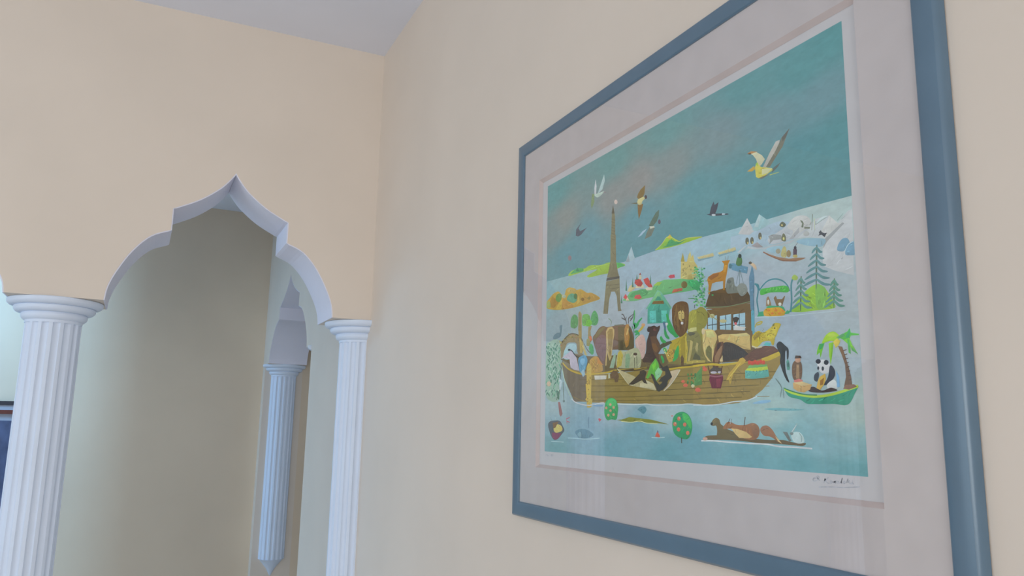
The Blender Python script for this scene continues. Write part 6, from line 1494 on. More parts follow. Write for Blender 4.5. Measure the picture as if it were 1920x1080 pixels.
 ('s',(76,116,96),2.53,14,[4.0,159.8,7.2,157.5,9.2,154.4]),
 ('s',(96,140,110),2.53,18,[11.2,92.6,14.3,90.5,16.2,87.6]),
 ('s',(110,160,130),2.53,16,[10.1,164.4,13.3,162.0,15.2,159.0]),
 ('s',(176,190,170),2.53,16,[20.4,172.7,23.5,170.4,25.4,167.3]),
 ('s',(84,128,104),2.53,17,[38.7,113.9,41.7,111.8,43.5,108.9]),
 ('s',(96,140,110),2.53,16,[43.9,94.8,46.8,92.7,48.6,89.8]),
 ('s',(96,140,110),2.53,17,[44.4,125.0,47.3,122.8,49.2,119.9]),
 ('s',(96,140,110),2.53,17,[10.9,147.2,14.1,144.9,16.0,141.9]),
 ('s',(176,190,170),2.53,15,[35.0,107.5,32.1,105.7,30.3,102.9]),
 ('s',(96,140,110),2.53,20,[46.9,158.8,43.9,157.1,42.2,154.3]),
 ('s',(96,140,110),2.53,19,[30.6,142.8,27.6,141.0,25.8,138.2]),
 ('s',(96,140,110),2.53,14,[14.8,175.0,11.8,173.2,10.0,170.4]),
 ('s',(96,140,110),2.53,20,[21.5,165.8,18.5,164.0,16.7,161.2]),
 ('s',(96,140,110),2.53,17,[29.1,91.7,32.1,89.6,34.0,86.7]),
 ('s',(140,170,140),2.53,21,[44.6,166.0,41.7,164.3,40.0,161.5]),
 ('s',(76,116,96),2.53,14,[1.2,171.6,4.4,169.2,6.4,166.1]),
 ('s',(176,190,170),2.53,18,[14.9,125.5,18.0,123.3,19.9,120.4]),
 ('s',(76,116,96),2.53,13,[47.3,137.4,50.3,135.3,52.1,132.3]),
 ('s',(110,160,130),2.53,18,[29.8,90.0,26.8,88.1,25.1,85.3]),
 ('s',(176,190,170),2.53,21,[24.0,165.1,20.9,163.3,19.2,160.6]),
 ('s',(84,128,104),2.53,22,[24.2,167.4,27.3,165.2,29.2,162.1]),
 ('s',(140,170,140),2.53,17,[5.6,147.7,2.6,145.8,0.8,143.0]),
 ('s',(140,170,140),2.53,18,[19.3,108.2,16.3,106.3,14.6,103.5]),
 ('s',(96,140,110),2.53,16,[32.6,106.8,29.7,104.9,28.0,102.1]),
 ('s',(84,128,104),2.53,18,[43.4,114.7,40.5,112.8,38.8,110.1]),
 ('s',(76,116,96),2.53,18,[25.9,98.5,23.0,96.6,21.2,93.8]),
 ('s',(176,190,170),2.53,17,[16.4,138.2,19.5,136.0,21.4,133.0]),
 ('s',(140,170,140),2.53,16,[5.9,117.0,2.8,115.1,1.0,112.3]),
 ('s',(76,116,96),2.53,19,[41.5,122.6,38.5,120.7,36.8,118.0]),
 ('s',(96,140,110),2.53,22,[15.0,167.0,18.2,164.7,20.1,161.7]),
 ('s',(110,160,130),2.53,22,[45.5,165.2,48.5,163.0,50.4,160.0]),
 ('s',(84,128,104),2.53,23,[18.1,166.2,21.2,163.9,23.1,160.8]),
 ('s',(96,140,110),2.53,20,[41.3,130.5,38.4,128.7,36.6,125.9]),
 ('s',(176,190,170),2.53,19,[47.9,112.9,45.0,111.1,43.3,108.3]),
 ('s',(76,116,96),2.53,18,[12.4,150.7,15.5,148.4,17.4,145.4]),
 ('s',(176,190,170),2.53,21,[40.7,130.1,43.7,128.0,45.5,125.0]),
 ('s',(76,116,96),2.53,19,[27.1,101.4,30.1,99.3,32.0,96.4]),
 ('s',(76,116,96),2.53,20,[33.5,120.8,36.5,118.7,38.4,115.8]),
 ('s',(84,128,104),2.53,23,[6.9,170.7,10.0,168.3,12.0,165.2]),
 ('s',(110,160,130),2.53,19,[16.3,143.4,13.2,141.6,11.5,138.8]),
 ('s',(84,128,104),2.53,24,[1.4,164.0,4.6,161.7,6.6,158.6]),
 ('s',(84,128,104),2.53,18,[29.2,123.2,26.3,121.3,24.5,118.6]),
 ('s',(140,170,140),2.53,16,[45.0,147.5,48.0,145.3,49.9,142.4]),
 ('s',(76,116,96),2.53,21,[22.1,154.7,25.2,152.4,27.1,149.4]),
 ('s',(76,116,96),2.53,19,[16.7,114.8,19.8,112.6,21.7,109.6]),
 ('s',(140,170,140),2.53,20,[32.2,101.0,29.2,99.1,27.5,96.3]),
 ('s',(84,128,104),2.53,22,[24.4,146.8,21.4,145.0,19.7,142.2]),
 ('s',(96,140,110),2.53,23,[22.5,151.0,25.6,148.8,27.5,145.7]),
 ('s',(140,170,140),2.53,17,[46.1,139.3,49.1,137.2,50.9,134.2]),
 ('s',(140,170,140),2.53,20,[8.8,110.6,12.0,108.5,13.9,105.5]),
 ('s',(84,128,104),2.53,24,[14.6,160.3,17.7,158.1,19.6,155.0]),
 ('s',(110,160,130),2.53,22,[45.5,138.4,48.5,136.2,50.3,133.3]),
 ('s',(84,128,104),2.53,21,[31.3,136.3,34.4,134.1,36.2,131.1]),
 ('s',(96,140,110),2.53,24,[14.6,172.5,11.5,170.7,9.7,167.9]),
 ('s',(84,128,104),2.53,21,[21.9,114.8,18.9,112.9,17.1,110.1]),
 ('s',(140,170,140),2.53,23,[38.5,147.0,41.6,144.8,43.4,141.8]),
 ('s',(84,128,104),2.53,24,[30.4,160.1,27.5,158.3,25.7,155.6]),
 ('s',(176,190,170),2.53,25,[10.2,173.0,13.4,170.7,15.3,167.6]),
 ('s',(140,170,140),2.53,19,[13.0,95.3,16.1,93.2,18.0,90.3]),
 ('s',(96,140,110),2.53,20,[12.5,135.7,9.4,133.8,7.7,131.0]),
 ('s',(84,128,104),2.53,25,[7.2,159.3,10.3,157.0,12.3,153.9]),
 ('s',(96,140,110),2.53,26,[12.8,170.0,9.7,168.2,7.9,165.4]),
 ('s',(140,170,140),2.53,21,[30.8,94.8,33.9,92.7,35.7,89.8]),
 ('s',(140,170,140),2.53,26,[13.6,160.8,16.8,158.6,18.7,155.5]),
 ('s',(84,128,104),2.53,26,[4.3,161.0,7.5,158.7,9.5,155.6]),
 ('s',(84,128,104),2.53,22,[38.3,133.0,35.3,131.2,33.6,128.4]),
 ('s',(76,116,96),2.53,19,[37.0,110.7,34.1,108.8,32.3,106.1]),
 ('s',(84,128,104),2.53,25,[32.7,165.6,35.8,163.3,37.6,160.3]),
 ('s',(84,128,104),2.53,26,[33.7,173.6,30.8,171.8,29.0,169.1]),
 ('s',(140,170,140),2.53,22,[38.0,94.2,41.0,92.2,42.8,89.3]),
 ('s',(96,140,110),2.53,22,[13.8,121.8,10.7,120.0,9.0,117.1]),
 ('s',(176,190,170),2.53,22,[37.3,122.6,40.3,120.5,42.2,117.6]),
 ('s',(176,190,170),2.53,24,[20.4,147.4,17.4,145.5,15.7,142.8]),
 ('s',(176,190,170),2.53,27,[15.5,162.3,12.4,160.5,10.6,157.7]),
 ('s',(176,190,170),2.53,25,[29.4,154.4,26.4,152.6,24.6,149.8]),
 ('s',(76,116,96),2.53,28,[15.9,155.4,12.9,153.6,11.1,150.8]),
 ('s',(96,140,110),2.53,23,[33.7,123.4,36.8,121.2,38.6,118.3]),
 ('s',(84,128,104),2.53,21,[9.2,109.5,6.1,107.6,4.4,104.7]),
 ('s',(110,160,130),2.53,24,[31.1,121.0,34.1,118.8,36.0,115.9]),
 ('s',(84,128,104),2.53,23,[43.3,119.2,46.3,117.1,48.1,114.2]),
 ('s',(96,140,110),2.53,25,[30.7,123.1,27.8,121.3,26.0,118.5]),
 ('s',(176,190,170),2.53,24,[36.8,143.7,39.9,141.5,41.7,138.5]),
 ('s',(176,190,170),2.53,23,[47.8,171.4,44.9,169.6,43.1,166.9]),
 ('s',(76,116,96),2.53,29,[9.3,161.9,12.4,159.6,14.4,156.6]),
 ('s',(110,160,130),2.53,21,[15.3,134.4,18.4,132.1,20.3,129.1]),
 ('s',(96,140,110),2.53,23,[11.5,127.8,8.4,125.9,6.6,123.1]),
 ('s',(76,116,96),2.53,19,[8.0,94.9,5.0,93.0,3.2,90.1]),
 ('s',(140,170,140),2.53,24,[10.8,127.9,7.8,126.1,6.0,123.2]),
 ('s',(84,128,104),2.53,25,[35.5,149.8,38.5,147.6,40.4,144.6]),
 ('s',(176,190,170),2.53,26,[32.0,147.0,29.0,145.2,27.2,142.4]),
 ('s',(76,116,96),2.53,25,[14.1,122.8,17.2,120.6,19.1,117.7]),
 ('s',(76,116,96),2.53,27,[22.8,152.3,25.8,150.0,27.7,147.0]),
 ('p',(204,168,140),0,22,[19.3,108.5,17.3,105.5,12.1,104.4,6.8,105.9,4.6,109.1,6.6,112.1,11.9,113.1,17.1,111.6]),
 ('l',(90,96,84),2.11,26,[57.4,143.4,51.9,126.8,52.3,107.1,46.8,93.3,38.3,82.3]),
 ('l',(176,190,170),1.86,27,[54.6,136.5,63.7,113.6,78.2,92.3,89.5,81.1]),
 ('l',(110,120,100),1.24,28,[61.0,109.5,62.9,81.7]),
 ('p',(88,116,96),0,27,[36.3,97.2,45.5,95.8,48.0,82.6,43.5,82.8]),
 ('p',(150,100,96),0,13,[43.6,78.4,50.4,78.3,58.6,59.8,53.1,55.6,48.5,58.8]),
 ('p',(184,190,196),0,28,[47.3,117.6,56.5,110.7,52.2,97.8,47.7,97.9]),
 ('l',(110,120,116),0.99,29,[58.7,109.5,62.7,79.1]),
 ('p',(110,120,116),0,30,[66.2,79.5,65.9,78.7,64.9,78.1,63.5,77.7,61.9,77.7,60.5,78.1,59.5,78.8,59.1,79.7,59.4,80.5,60.4,81.2,61.8,81.5,63.4,81.5,64.8,81.1,65.8,80.4]),
 ('c',(84,84,90),0,0,[10.8,41.4,14.2,46.9,25.9,49.1,48.8,49.1,60.1,40.6,64.6,34.3,55.9,27.8,44.9,21.2,33.5,18.8,24.2,22.9,17.0,30.4]),
 ('p',(124,60,84),0,1,[24.0,30.5,55.9,29.9,44.9,21.2,34.7,19.0,25.4,23.0]),
 ('c',(200,174,96),0,2,[29.7,35.0,33.0,42.6,44.4,43.7,55.7,40.6,58.0,34.2,44.6,30.8,35.5,30.7]),
 ('p',(120,84,50),0,3,[25.9,45.8,46.5,48.0,35.4,38.3,28.5,37.1]),
 ('s',(110,130,126),1.65,1,[23.5,49.1,18.7,54.6]),
 ('s',(190,196,180),1.1,4,[37.4,49.1,35.0,54.6]),
 ('l',(178,192,198),0.99,1,[22.0,16.4,62.8,16.3]),
 ('s',(180,84,100),2.48,0,[70.8,53.4,73.2,43.9]),
 ('s',(180,84,100),2.48,1,[72.0,52.3,81.7,54.4]),
 ('s',(180,84,100),2.48,1,[73.1,48.1,81.8,47.0]),
 ('p',(186,84,92),0,0,[164.4,52.1,168.2,53.1,173.8,51.1,168.2,47.7]),
 ('s',(104,128,146),2.75,0,[138.3,55.2,137.3,48.2,138.4,38.1]),
 ('c',(100,130,144),0,1,[97.9,32.6,113.3,36.9,133.5,36.1,149.2,31.3,149.2,27.3,133.6,24.0,113.5,22.6,105.2,26.5]),
 ('c',(126,152,160),0,2,[105.2,29.6,113.4,32.8,117.5,28.8,113.5,23.6,107.3,26.6]),
 ('l',(166,188,198),1.36,3,[75.7,22.9,105.3,22.9,133.6,22.5,168.2,24.7]),
 ('l',(196,206,206),1.61,34,[86.7,82.5,100.4,76.8,121.7,73.1,142.2,72.0,171.9,74.7,181.5,74.5]),
 ('l',(190,200,200),1.36,5,[213.9,72.7,255.3,71.1,286.1,71.3,305.7,69.2,346.6,68.8,371.2,70.0,397.9,68.2]),
 ('p',(120,150,176),0,35,[147.3,72.6,179.1,72.0,176.7,69.6,157.2,69.9]),
 ('c',(136,170,196),0,7,[482.4,68.7,496.3,71.6,509.6,71.5,508.0,69.3,496.1,68.2]),
 ('l',(190,196,196),1.36,8,[381.4,68.3,417.9,67.9,440.4,69.6,452.1,71.0,474.7,72.1,490.4,76.1]),
 ('c',(116,160,164),0,8,[500.3,62.6,522.2,63.3,556.2,61.3,541.4,60.2,513.4,60.8]),
 ('c',(70,152,92),0,36,[181.5,60.1,183.8,73.8,190.9,80.0,200.2,81.6,211.7,78.2,217.2,68.3,216.1,59.8,212.7,51.2,200.1,51.3,188.5,50.6]),
 ('c',(88,176,104),0,37,[188.6,72.5,193.3,79.3,204.8,80.3,212.8,75.7,209.3,68.4,197.9,69.8]),
 ('p',(212,150,120),0,38,[190.0,67.5,189.0,66.1,186.7,65.5,184.3,66.1,183.4,67.6,184.3,69.0,186.7,69.5,189.0,68.9]),
 ('p',(212,150,120),0,38,[200.7,72.0,199.7,70.6,197.4,70.1,195.1,70.7,194.2,72.1,195.1,73.5,197.4,74.1,199.7,73.5]),
 ('p',(212,150,120),0,38,[209.1,67.8,208.2,66.4,205.9,65.9,203.7,66.5,202.7,67.9,203.7,69.3,205.9,69.8,208.2,69.2]),
 ('p',(212,150,120),0,37,[195.3,57.2,194.4,55.8,192.0,55.2,189.7,55.8,188.8,57.2,189.7,58.7,192.1,59.2,194.4,58.6]),
 ('p',(212,150,120),0,37,[209.1,58.0,208.1,56.6,205.9,56.0,203.6,56.6,202.7,58.0,203.6,59.4,205.9,60.0,208.2,59.4]),
 ('p',(212,150,120),0,38,[201.1,63.6,200.1,62.2,197.9,61.7,195.6,62.3,194.6,63.7,195.6,65.1,197.9,65.6,200.2,65.0]),
 ('c',(54,142,92),0,0,[339.7,43.4,341.7,53.3,350.0,59.2,362.3,60.5,372.5,56.4,378.2,47.9,377.9,37.4,370.0,28.3,356.2,28.5,343.9,33.7]),
 ('c',(76,168,84),0,1,[360.5,58.6,370.8,56.4,377.3,46.8,375.4,40.5,367.1,47.9,362.0,51.1]),
 ('p',(214,108,84),0,2,[356.8,52.4,356.1,50.8,354.3,49.9,352.2,49.9,350.4,50.9,349.8,52.4,350.5,53.9,352.3,54.8,354.5,54.8,356.2,53.9]),
 ('p',(214,108,84),0,1,[348.7,45.7,348.0,44.1,346.2,43.2,344.0,43.2,342.2,44.1,341.6,45.6,342.3,47.2,344.1,48.1,346.3,48.1,348.1,47.2]),
 ('p',(214,108,84),0,2,[367.9,45.2,367.2,43.7,365.5,42.8,363.3,42.8,361.6,43.7,361.0,45.2,361.7,46.7,363.5,47.6,365.6,47.6,367.3,46.7]),
 ('p',(214,108,84),0,1,[355.6,39.2,354.9,37.7,353.1,36.8,350.9,36.7,349.2,37.7,348.5,39.2,349.3,40.7,351.1,41.7,353.2,41.7,355.0,40.8]),
 ('p',(214,108,84),0,2,[373.2,35.2,372.5,33.7,370.8,32.8,368.7,32.7,367.0,33.6,366.4,35.1,367.1,36.6,368.9,37.6,371.0,37.6,372.6,36.7]),
 ('p',(226,160,140),0,3,[355.6,53.2,354.9,52.3,353.5,52.3,352.8,53.2,353.6,54.2,355.0,54.2]),
 ('p',(226,160,140),0,2,[347.5,46.7,346.8,45.8,345.3,45.8,344.6,46.7,345.4,47.7,346.8,47.7]),
 ('l',(74,70,56),1.86,1,[357.6,29.6,357.8,22.7]),
 ('p',(128,126,50),0,37,[213.8,50.6,227.1,51.2,244.5,54.5,259.3,53.5,269.6,52.9,295.6,51.1,327.9,46.1,332.5,45.1,309.1,46.6,285.7,47.1,261.3,48.3,244.5,48.2,224.9,49.4]),
 ('l',(200,196,150),0.99,38,[224.9,48.8,248.7,47.6,269.6,49.1,285.7,46.6,309.1,46.1]),
 ('c',(92,130,140),0,38,[264.6,64.1,269.8,67.3,280.0,68.5,285.0,63.8,278.9,58.7,272.8,60.5,267.7,62.9]),
 ('l',(110,140,150),0.74,39,[274.8,59.3,274.1,54.1]),
 ('p',(206,88,66),0,0,[303.0,29.7,307.9,36.5,313.5,31.0,313.5,28.3]),
 ('p',(110,90,110),0,1,[306.9,34.8,308.9,38.2,311.1,34.9]),
 ('l',(176,196,200),0.99,1,[295.2,28.5,308.7,28.2,323.8,29.2]),
 ('p',(214,110,100),0,1,[341.3,55.7,340.3,54.9,338.5,54.9,337.6,55.7,338.6,56.5,340.4,56.4]),
 ('c',(60,138,110),0,70,[531.0,83.2,542.4,77.7,555.7,74.3,575.0,72.7,593.7,74.2,605.8,77.1,617.7,80.9,623.5,82.1,619.7,76.2,610.9,65.4,593.1,66.3,574.6,66.4,560.5,67.0,551.5,71.4,536.8,74.8]),
 ('l',(170,190,62),2.48,71,[531.0,82.7,539.8,78.8,553.1,75.8,568.7,73.9,585.1,74.4,602.3,77.2,616.5,80.5,623.5,82.1]),
 ('l',(60,120,70),1.12,72,[529.6,83.7,542.6,79.5,558.4,76.2,573.9,75.2]),
 ('s',(110,124,120),1.32,73,[518.8,94.1,524.9,87.6,527.5,83.3]),
 ('s',(110,124,120),1.65,74,[527.6,84.3,524.2,74.1]),
 ('s',(110,124,120),1.65,75,[528.9,82.2,529.7,72.9]),
 ('p',(112,84,62),0,72,[602.8,121.3,607.6,120.4,611.5,108.6,614.3,98.9,616.1,91.3,616.8,83.8,607.3,82.3,610.3,91.6,609.9,103.0,607.0,111.8]),
 ('p',(130,92,72),0,73,[606.0,80.4,609.8,84.0,619.1,84.1,622.3,81.7,613.0,79.2]),
 ('l',(84,60,48),0.74,73,[608.5,116.5,612.7,117.1]),
 ('l',(84,60,48),0.74,73,[609.3,112.4,613.2,113.0]),
 ('l',(84,60,48),0.74,73,[610.1,108.3,613.8,109.0]),
 ('l',(84,60,48),0.74,73,[610.8,104.3,614.3,105.0]),
 ('l',(84,60,48),0.74,73,[611.6,100.2,614.8,101.0]),
 ('l',(84,60,48),0.74,73,[612.4,96.2,615.4,97.0]),
 ('l',(84,60,48),0.74,73,[613.2,92.2,615.9,93.0]),
 ('l',(84,60,48),0.74,73,[613.9,88.2,616.4,89.0]),
 ('p',(112,176,54),0,0,[579.6,125.4,586.4,125.8,583.4,119.1,580.4,111.5,579.7,116.8,575.7,114.5,576.7,119.7]),
 ('p',(66,150,84),0,1,[579.8,125.3,585.9,125.2,582.7,120.5,578.8,119.5]),
 ('p',(140,184,58),0,0,[591.3,125.0,597.5,125.8,595.9,118.1,594.2,109.8,592.5,103.8,591.3,113.3]),
 ('p',(120,170,50),0,1,[594.6,124.7,597.5,125.5,595.0,113.0,593.0,106.7]),
 ('p',(84,174,74),0,0,[603.0,129.8,610.4,133.0,614.5,134.5,617.5,137.5,618.4,132.9,627.7,130.9,627.6,129.6,618.4,130.1,616.5,127.3,610.0,126.6]),
 ('p',(56,156,96),0,1,[611.7,129.0,615.2,133.8,617.5,137.5,617.7,132.2,615.6,128.0]),
 ('p',(110,182,56),0,74,[609.2,126.7,616.3,127.9,619.4,121.3,625.6,111.6,618.6,116.0,616.6,120.9]),
 ('p',(76,160,80),0,75,[614.0,127.5,616.3,126.6,617.2,112.6,615.0,114.0]),
 ('p',(76,140,90),0,75,[618.9,119.4,625.6,111.6,619.4,115.6]),
 ('c',(156,190,54),0,73,[585.3,129.5,590.2,134.3,597.8,136.1,604.0,132.3,604.6,129.0,600.4,126.2,593.1,127.2,583.8,125.7]),
 ('p',(170,200,70),0,74,[590.2,133.0,597.7,135.2,602.3,131.8,595.7,129.9]),
 ('p',(84,150,96),0,75,[601.4,130.0,609.6,133.0,611.8,130.9,604.5,128.4]),
 ('p',(206,176,76),0,76,[597.1,125.8,601.3,128.7,606.0,126.3,603.3,122.0,599.9,119.7]),
 ('c',(206,204,200),0,2,[575.8,105.2,577.3,109.0,583.6,109.6,589.7,107.2,591.9,102.2,589.0,96.5,582.8,95.9,577.9,99.1]),
 ('p',(54,54,60),0,3,[580.5,108.0,580.1,107.0,579.2,106.3,577.8,105.9,576.4,106.0,575.1,106.5,574.2,107.4,573.9,108.5,574.3,109.5,575.3,110.2,576.7,110.6,578.1,110.5,579.4,110.0,580.3,109.1]),
 ('p',(54,54,60),0,3,[590.2,106.4,589.8,105.3,588.9,104.5,587.7,104.1,586.4,104.2,585.2,104.7,584.4,105.7,584.2,106.8,584.6,107.9,585.5,108.7,586.7,109.1,588.0,109.0,589.2,108.4,589.9,107.5]),
 ('p',(60,60,66),0,3,[584.0,100.7,583.7,99.8,583.3,99.1,582.7,98.7,582.0,98.7,581.4,99.2,581.0,100.0,581.0,100.9,581.2,101.8,581.6,102.6,582.3,102.9,582.9,102.9,583.5,102.4,583.9,101.7]),
 ('p',(60,60,66),0,3,[578.1,101.6,577.9,100.8,577.5,100.2,577.0,99.9,576.4,99.9,575.9,100.3,575.6,100.9,575.6,101.7,575.7,102.5,576.1,103.1,576.7,103.4,577.2,103.4,577.7,103.0,578.0,102.3]),
 ('c',(56,58,66),0,72,[591.9,103.2,596.6,100.0,597.4,94.1,593.4,88.6,587.0,85.0,583.3,85.1,588.8,92.7]),
 ('c',(60,62,68),0,73,[571.0,90.6,572.0,95.5,576.6,97.7,577.6,94.2,574.7,88.4]),
 ('c',(196,194,190),0,73,[587.0,85.0,594.7,89.5,598.2,87.4,600.2,81.6,589.2,80.1]),
 ('p',(196,156,70),0,74,[573.0,80.6,576.0,89.4,578.8,93.2,585.3,95.8,586.2,90.8,583.3,85.1,576.6,78.6]),
 ('p',(146,100,40),0,75,[578.6,89.3,583.8,91.9,582.1,85.2,578.3,84.4]),
 ('c',(66,48,44),0,76,[562.7,81.0,569.3,83.7,580.5,79.4,591.7,81.9,598.8,78.8,581.6,77.4,566.4,78.4]),
 ('p',(120,160,196),0,77,[598.9,97.9,602.1,92.0,602.6,82.4,599.0,81.6]),
 ('c',(110,80,56),0,77,[542.8,95.0,542.7,105.2,545.7,110.2,551.2,110.8,555.7,107.5,555.7,96.4,552.7,90.4,545.9,90.8]),
 ('p',(156,120,84),0,78,[547.4,92.7,548.9,106.9,552.3,106.7,552.1,92.5]),
 ('p',(190,140,112),0,78,[554.7,111.1,554.3,110.0,553.2,109.1,551.6,108.7,549.9,108.8,548.5,109.5,547.5,110.4,547.2,111.6,547.6,112.8,548.7,113.6,550.2,114.0,551.9,113.9,553.4,113.3,554.4,112.3]),
 ('p',(84,66,54),0,79,[546.6,113.2,548.1,116.2,554.8,115.5,556.0,113.0]),
 ('p',(204,112,100),0,79,[543.9,90.8,551.4,92.5,556.6,90.3,553.8,87.9,545.8,88.2]),
 ('p',(190,148,92),0,80,[543.1,88.8,555.2,88.3,568.1,85.8,565.3,80.9,557.2,78.2,549.3,79.5,543.4,82.7]),
 ('l',(140,100,60),0.87,81,[553.7,85.4,553.3,79.3]),
 ('p',(206,170,120),0,82,[543.8,88.8,555.3,89.3,567.5,85.8,554.3,84.8]),
 ('l',(196,204,196),1.61,0,[394.9,26.5,416.3,27.0,438.6,26.3,475.7,25.6,499.9,25.7,520.0,23.7,539.3,23.7,564.3,23.0]),
 ('c',(104,84,56),0,1,[398.6,28.9,405.9,32.5,420.1,33.3,433.9,34.0,453.8,34.4,469.7,31.4,488.2,30.7,506.0,30.0,526.0,30.4,536.9,28.7,547.6,27.9,556.2,28.1,552.7,25.3,536.7,25.7,520.1,26.2,488.0,26.5,463.2,28.0,433.6,28.5,409.3,27.9]),
 ('c',(112,94,62),0,2,[413.5,45.2,415.4,49.7,421.7,53.2,427.7,51.4,430.1,46.4,434.3,44.1,440.9,40.8,453.9,36.6,453.7,31.1,433.7,29.6,423.5,31.6,423.7,38.4,422.2,44.1,417.0,44.0]),
 ('p',(50,48,46),0,3,[416.5,46.3,416.3,45.5,415.7,44.9,414.8,44.5,413.9,44.5,413.1,44.9,412.5,45.5,412.3,46.3,412.5,47.1,413.2,47.7,414.0,48.1,415.0,48.1,415.8,47.7,416.4,47.1]),
 ('p',(196,150,130),0,2,[406.5,29.0,406.1,28.2,404.8,27.6,403.1,27.2,401.2,27.1,399.4,27.4,398.3,28.1,397.9,28.9,398.3,29.7,399.5,30.3,401.3,30.7,403.2,30.8,404.9,30.4,406.1,29.8]),
 ('c',(150,100,66),0,3,[434.1,40.8,439.5,47.5,446.2,48.6,457.5,45.4,470.3,45.4,479.8,47.1,488.9,44.4,492.4,40.2,489.8,32.8,482.0,29.5,469.6,30.3,457.1,34.4,447.5,40.9]),
 ('p',(206,166,110),0,4,[447.5,41.4,457.3,41.0,471.6,37.9,480.6,32.7,475.9,31.0,460.1,31.2,453.9,35.5]),
 ('c',(140,98,70),0,5,[476.7,46.5,485.9,47.1,491.8,42.3,489.9,34.9,483.7,31.6,480.9,39.0]),
 ('c',(146,100,72),0,6,[493.2,40.2,496.4,44.0,503.8,45.0,510.9,40.9,516.3,34.3,520.3,30.3,524.4,26.8,518.8,28.2,509.0,33.2,500.3,34.0,496.0,36.1]),
 ('p',(206,170,120),0,7,[514.9,34.3,519.0,31.3,524.4,26.5,518.8,28.7]),
 ('s',(60,50,44),1.65,4,[441.9,46.4,446.4,52.5]),
 ('s',(60,50,44),1.65,5,[446.9,46.4,448.8,52.0]),
 ('s',(206,200,190),1.1,6,[446.1,46.4,448.0,50.8]),
 ('l',(90,70,56),1.24,4,[468.7,44.3,470.7,54.1]),
 ('c',(178,190,188),0,2,[537.3,35.7,541.5,38.7,548.3,38.8,553.3,34.9,554.3,29.1,547.6,27.4,541.0,28.8,538.4,31.7]),
 ('l',(130,146,140),0.87,3,[548.2,37.8,551.3,33.9,550.3,29.0]),
 ('s',(150,166,160),2.2,4,[540.2,38.7,546.1,47.8]),
 ('s',(196,206,200),1.65,5,[538.2,38.7,544.7,45.8]),
 ('p',(110,110,104),0,7,[525.7,39.0,532.0,38.6,537.6,29.7,534.2,29.1]),
 ('p',(120,124,120),0,8,[540.5,37.2,540.2,36.6,539.5,36.1,538.5,35.8,537.4,35.8,536.5,36.1,535.8,36.5,535.6,37.2,535.9,37.8,536.6,38.3,537.6,38.5,538.7,38.6,539.7,38.3,540.3,37.8]),
 ('p',(176,168,160),0,0,[512.0,329.2,523.4,342.9,532.9,352.4,538.7,352.2,536.8,344.3,522.6,328.3,516.4,326.7]),
 ('p',(116,112,98),0,1,[516.5,327.9,532.3,342.4,541.8,354.0,552.9,360.3,549.0,353.8,542.6,343.5,531.9,334.5,522.5,326.1]),
 ('p',(96,92,84),0,2,[541.8,354.0,553.7,360.6,548.2,352.4,542.9,349.1]),
 ('p',(206,190,160),0,1,[491.1,352.7,502.1,350.3,511.2,343.4,515.5,337.4,510.6,333.1,505.9,331.1,501.7,341.7,497.2,347.8]),
 ('p',(180,130,80),0,2,[487.8,352.6,494.3,353.5,505.2,349.4,498.9,350.2,493.4,350.2]),
 ('p',(84,70,60),0,3,[487.8,352.2,494.2,351.7,493.3,349.6]),
 ('p',(206,184,84),0,2,[499.7,332.9,503.1,337.8,508.9,330.2,525.4,324.1,526.7,321.4,516.0,318.8,505.2,317.9,500.7,321.0]),
 ('p',(216,206,150),0,3,[510.3,327.4,526.1,323.8,519.2,320.2,510.0,320.6]),
 ('p',(190,150,70),0,3,[486.8,331.5,498.2,334.6,500.4,330.4,494.7,329.2]),
 ('p',(90,100,96),0,4,[526.8,323.6,538.8,326.7,534.2,322.5,525.1,318.5]),
 ('s',(180,180,90),1.65,5,[522.0,317.1,536.0,316.4]),
 ('p',(110,110,96),0,6,[503.7,318.4,516.0,318.8,522.1,318.2,509.8,316.1]),
 ('p',(150,180,70),0,4,[500.6,336.2,504.6,337.3,503.6,332.9]),
 ('p',(64,68,80),0,0,[420.1,297.4,423.2,305.4,428.0,311.1,429.7,306.3,437.0,308.1,434.0,300.2,429.2,293.9,423.7,294.0]),
 ('p',(60,66,78),0,1,[414.6,298.1,422.9,297.3,437.3,293.8,453.0,290.0,453.8,288.6,440.7,290.5,424.6,293.8]),
 ('p',(190,190,196),0,2,[431.0,293.5,430.6,293.0,429.6,292.8,428.1,293.0,426.5,293.3,425.1,293.9,424.1,294.6,423.8,295.2,424.1,295.7,425.2,295.9,426.6,295.7,428.2,295.4,429.7,294.8,430.7,294.1]),
 ('p',(170,180,186),0,2,[448.2,290.5,447.8,290.2,446.7,290.0,445.1,290.2,443.4,290.6,441.9,291.2,440.8,291.8,440.5,292.4,440.9,292.8,442.0,292.9,443.5,292.7,445.2,292.3,446.8,291.7,447.8,291.1]),
 ('p',(50,54,66),0,3,[435.5,293.6,442.6,292.9,441.6,290.7]),
 ('p',(130,104,60),0,0,[267.4,358.2,269.6,362.8,276.2,367.5,286.9,370.9,285.6,359.8,280.3,353.5,271.7,354.5]),
 ('p',(126,96,56),0,0,[268.4,347.6,282.3,345.4,276.8,334.0,271.3,325.8,269.3,335.8]),
 ('p',(206,184,130),0,1,[267.3,350.5,269.5,355.1,282.4,355.5,288.7,352.6,280.2,349.7,278.0,345.2,271.6,346.2]),
 ('p',(70,56,60),0,2,[291.2,352.6,290.9,351.4,290.1,350.7,288.9,350.5,287.6,350.8,286.4,351.6,285.6,352.8,285.3,354.1,285.7,355.3,286.5,356.0,287.7,356.2,289.0,355.9,290.1,355.0,290.9,353.9]),
 ('p',(104,100,76),0,2,[250.9,354.1,268.4,350.8,267.3,348.6]),
 ('p',(92,110,96),0,0,[294.2,311.0,302.6,319.0,310.8,325.7,318.4,328.1,317.7,320.3,312.5,312.9,304.4,308.6]),
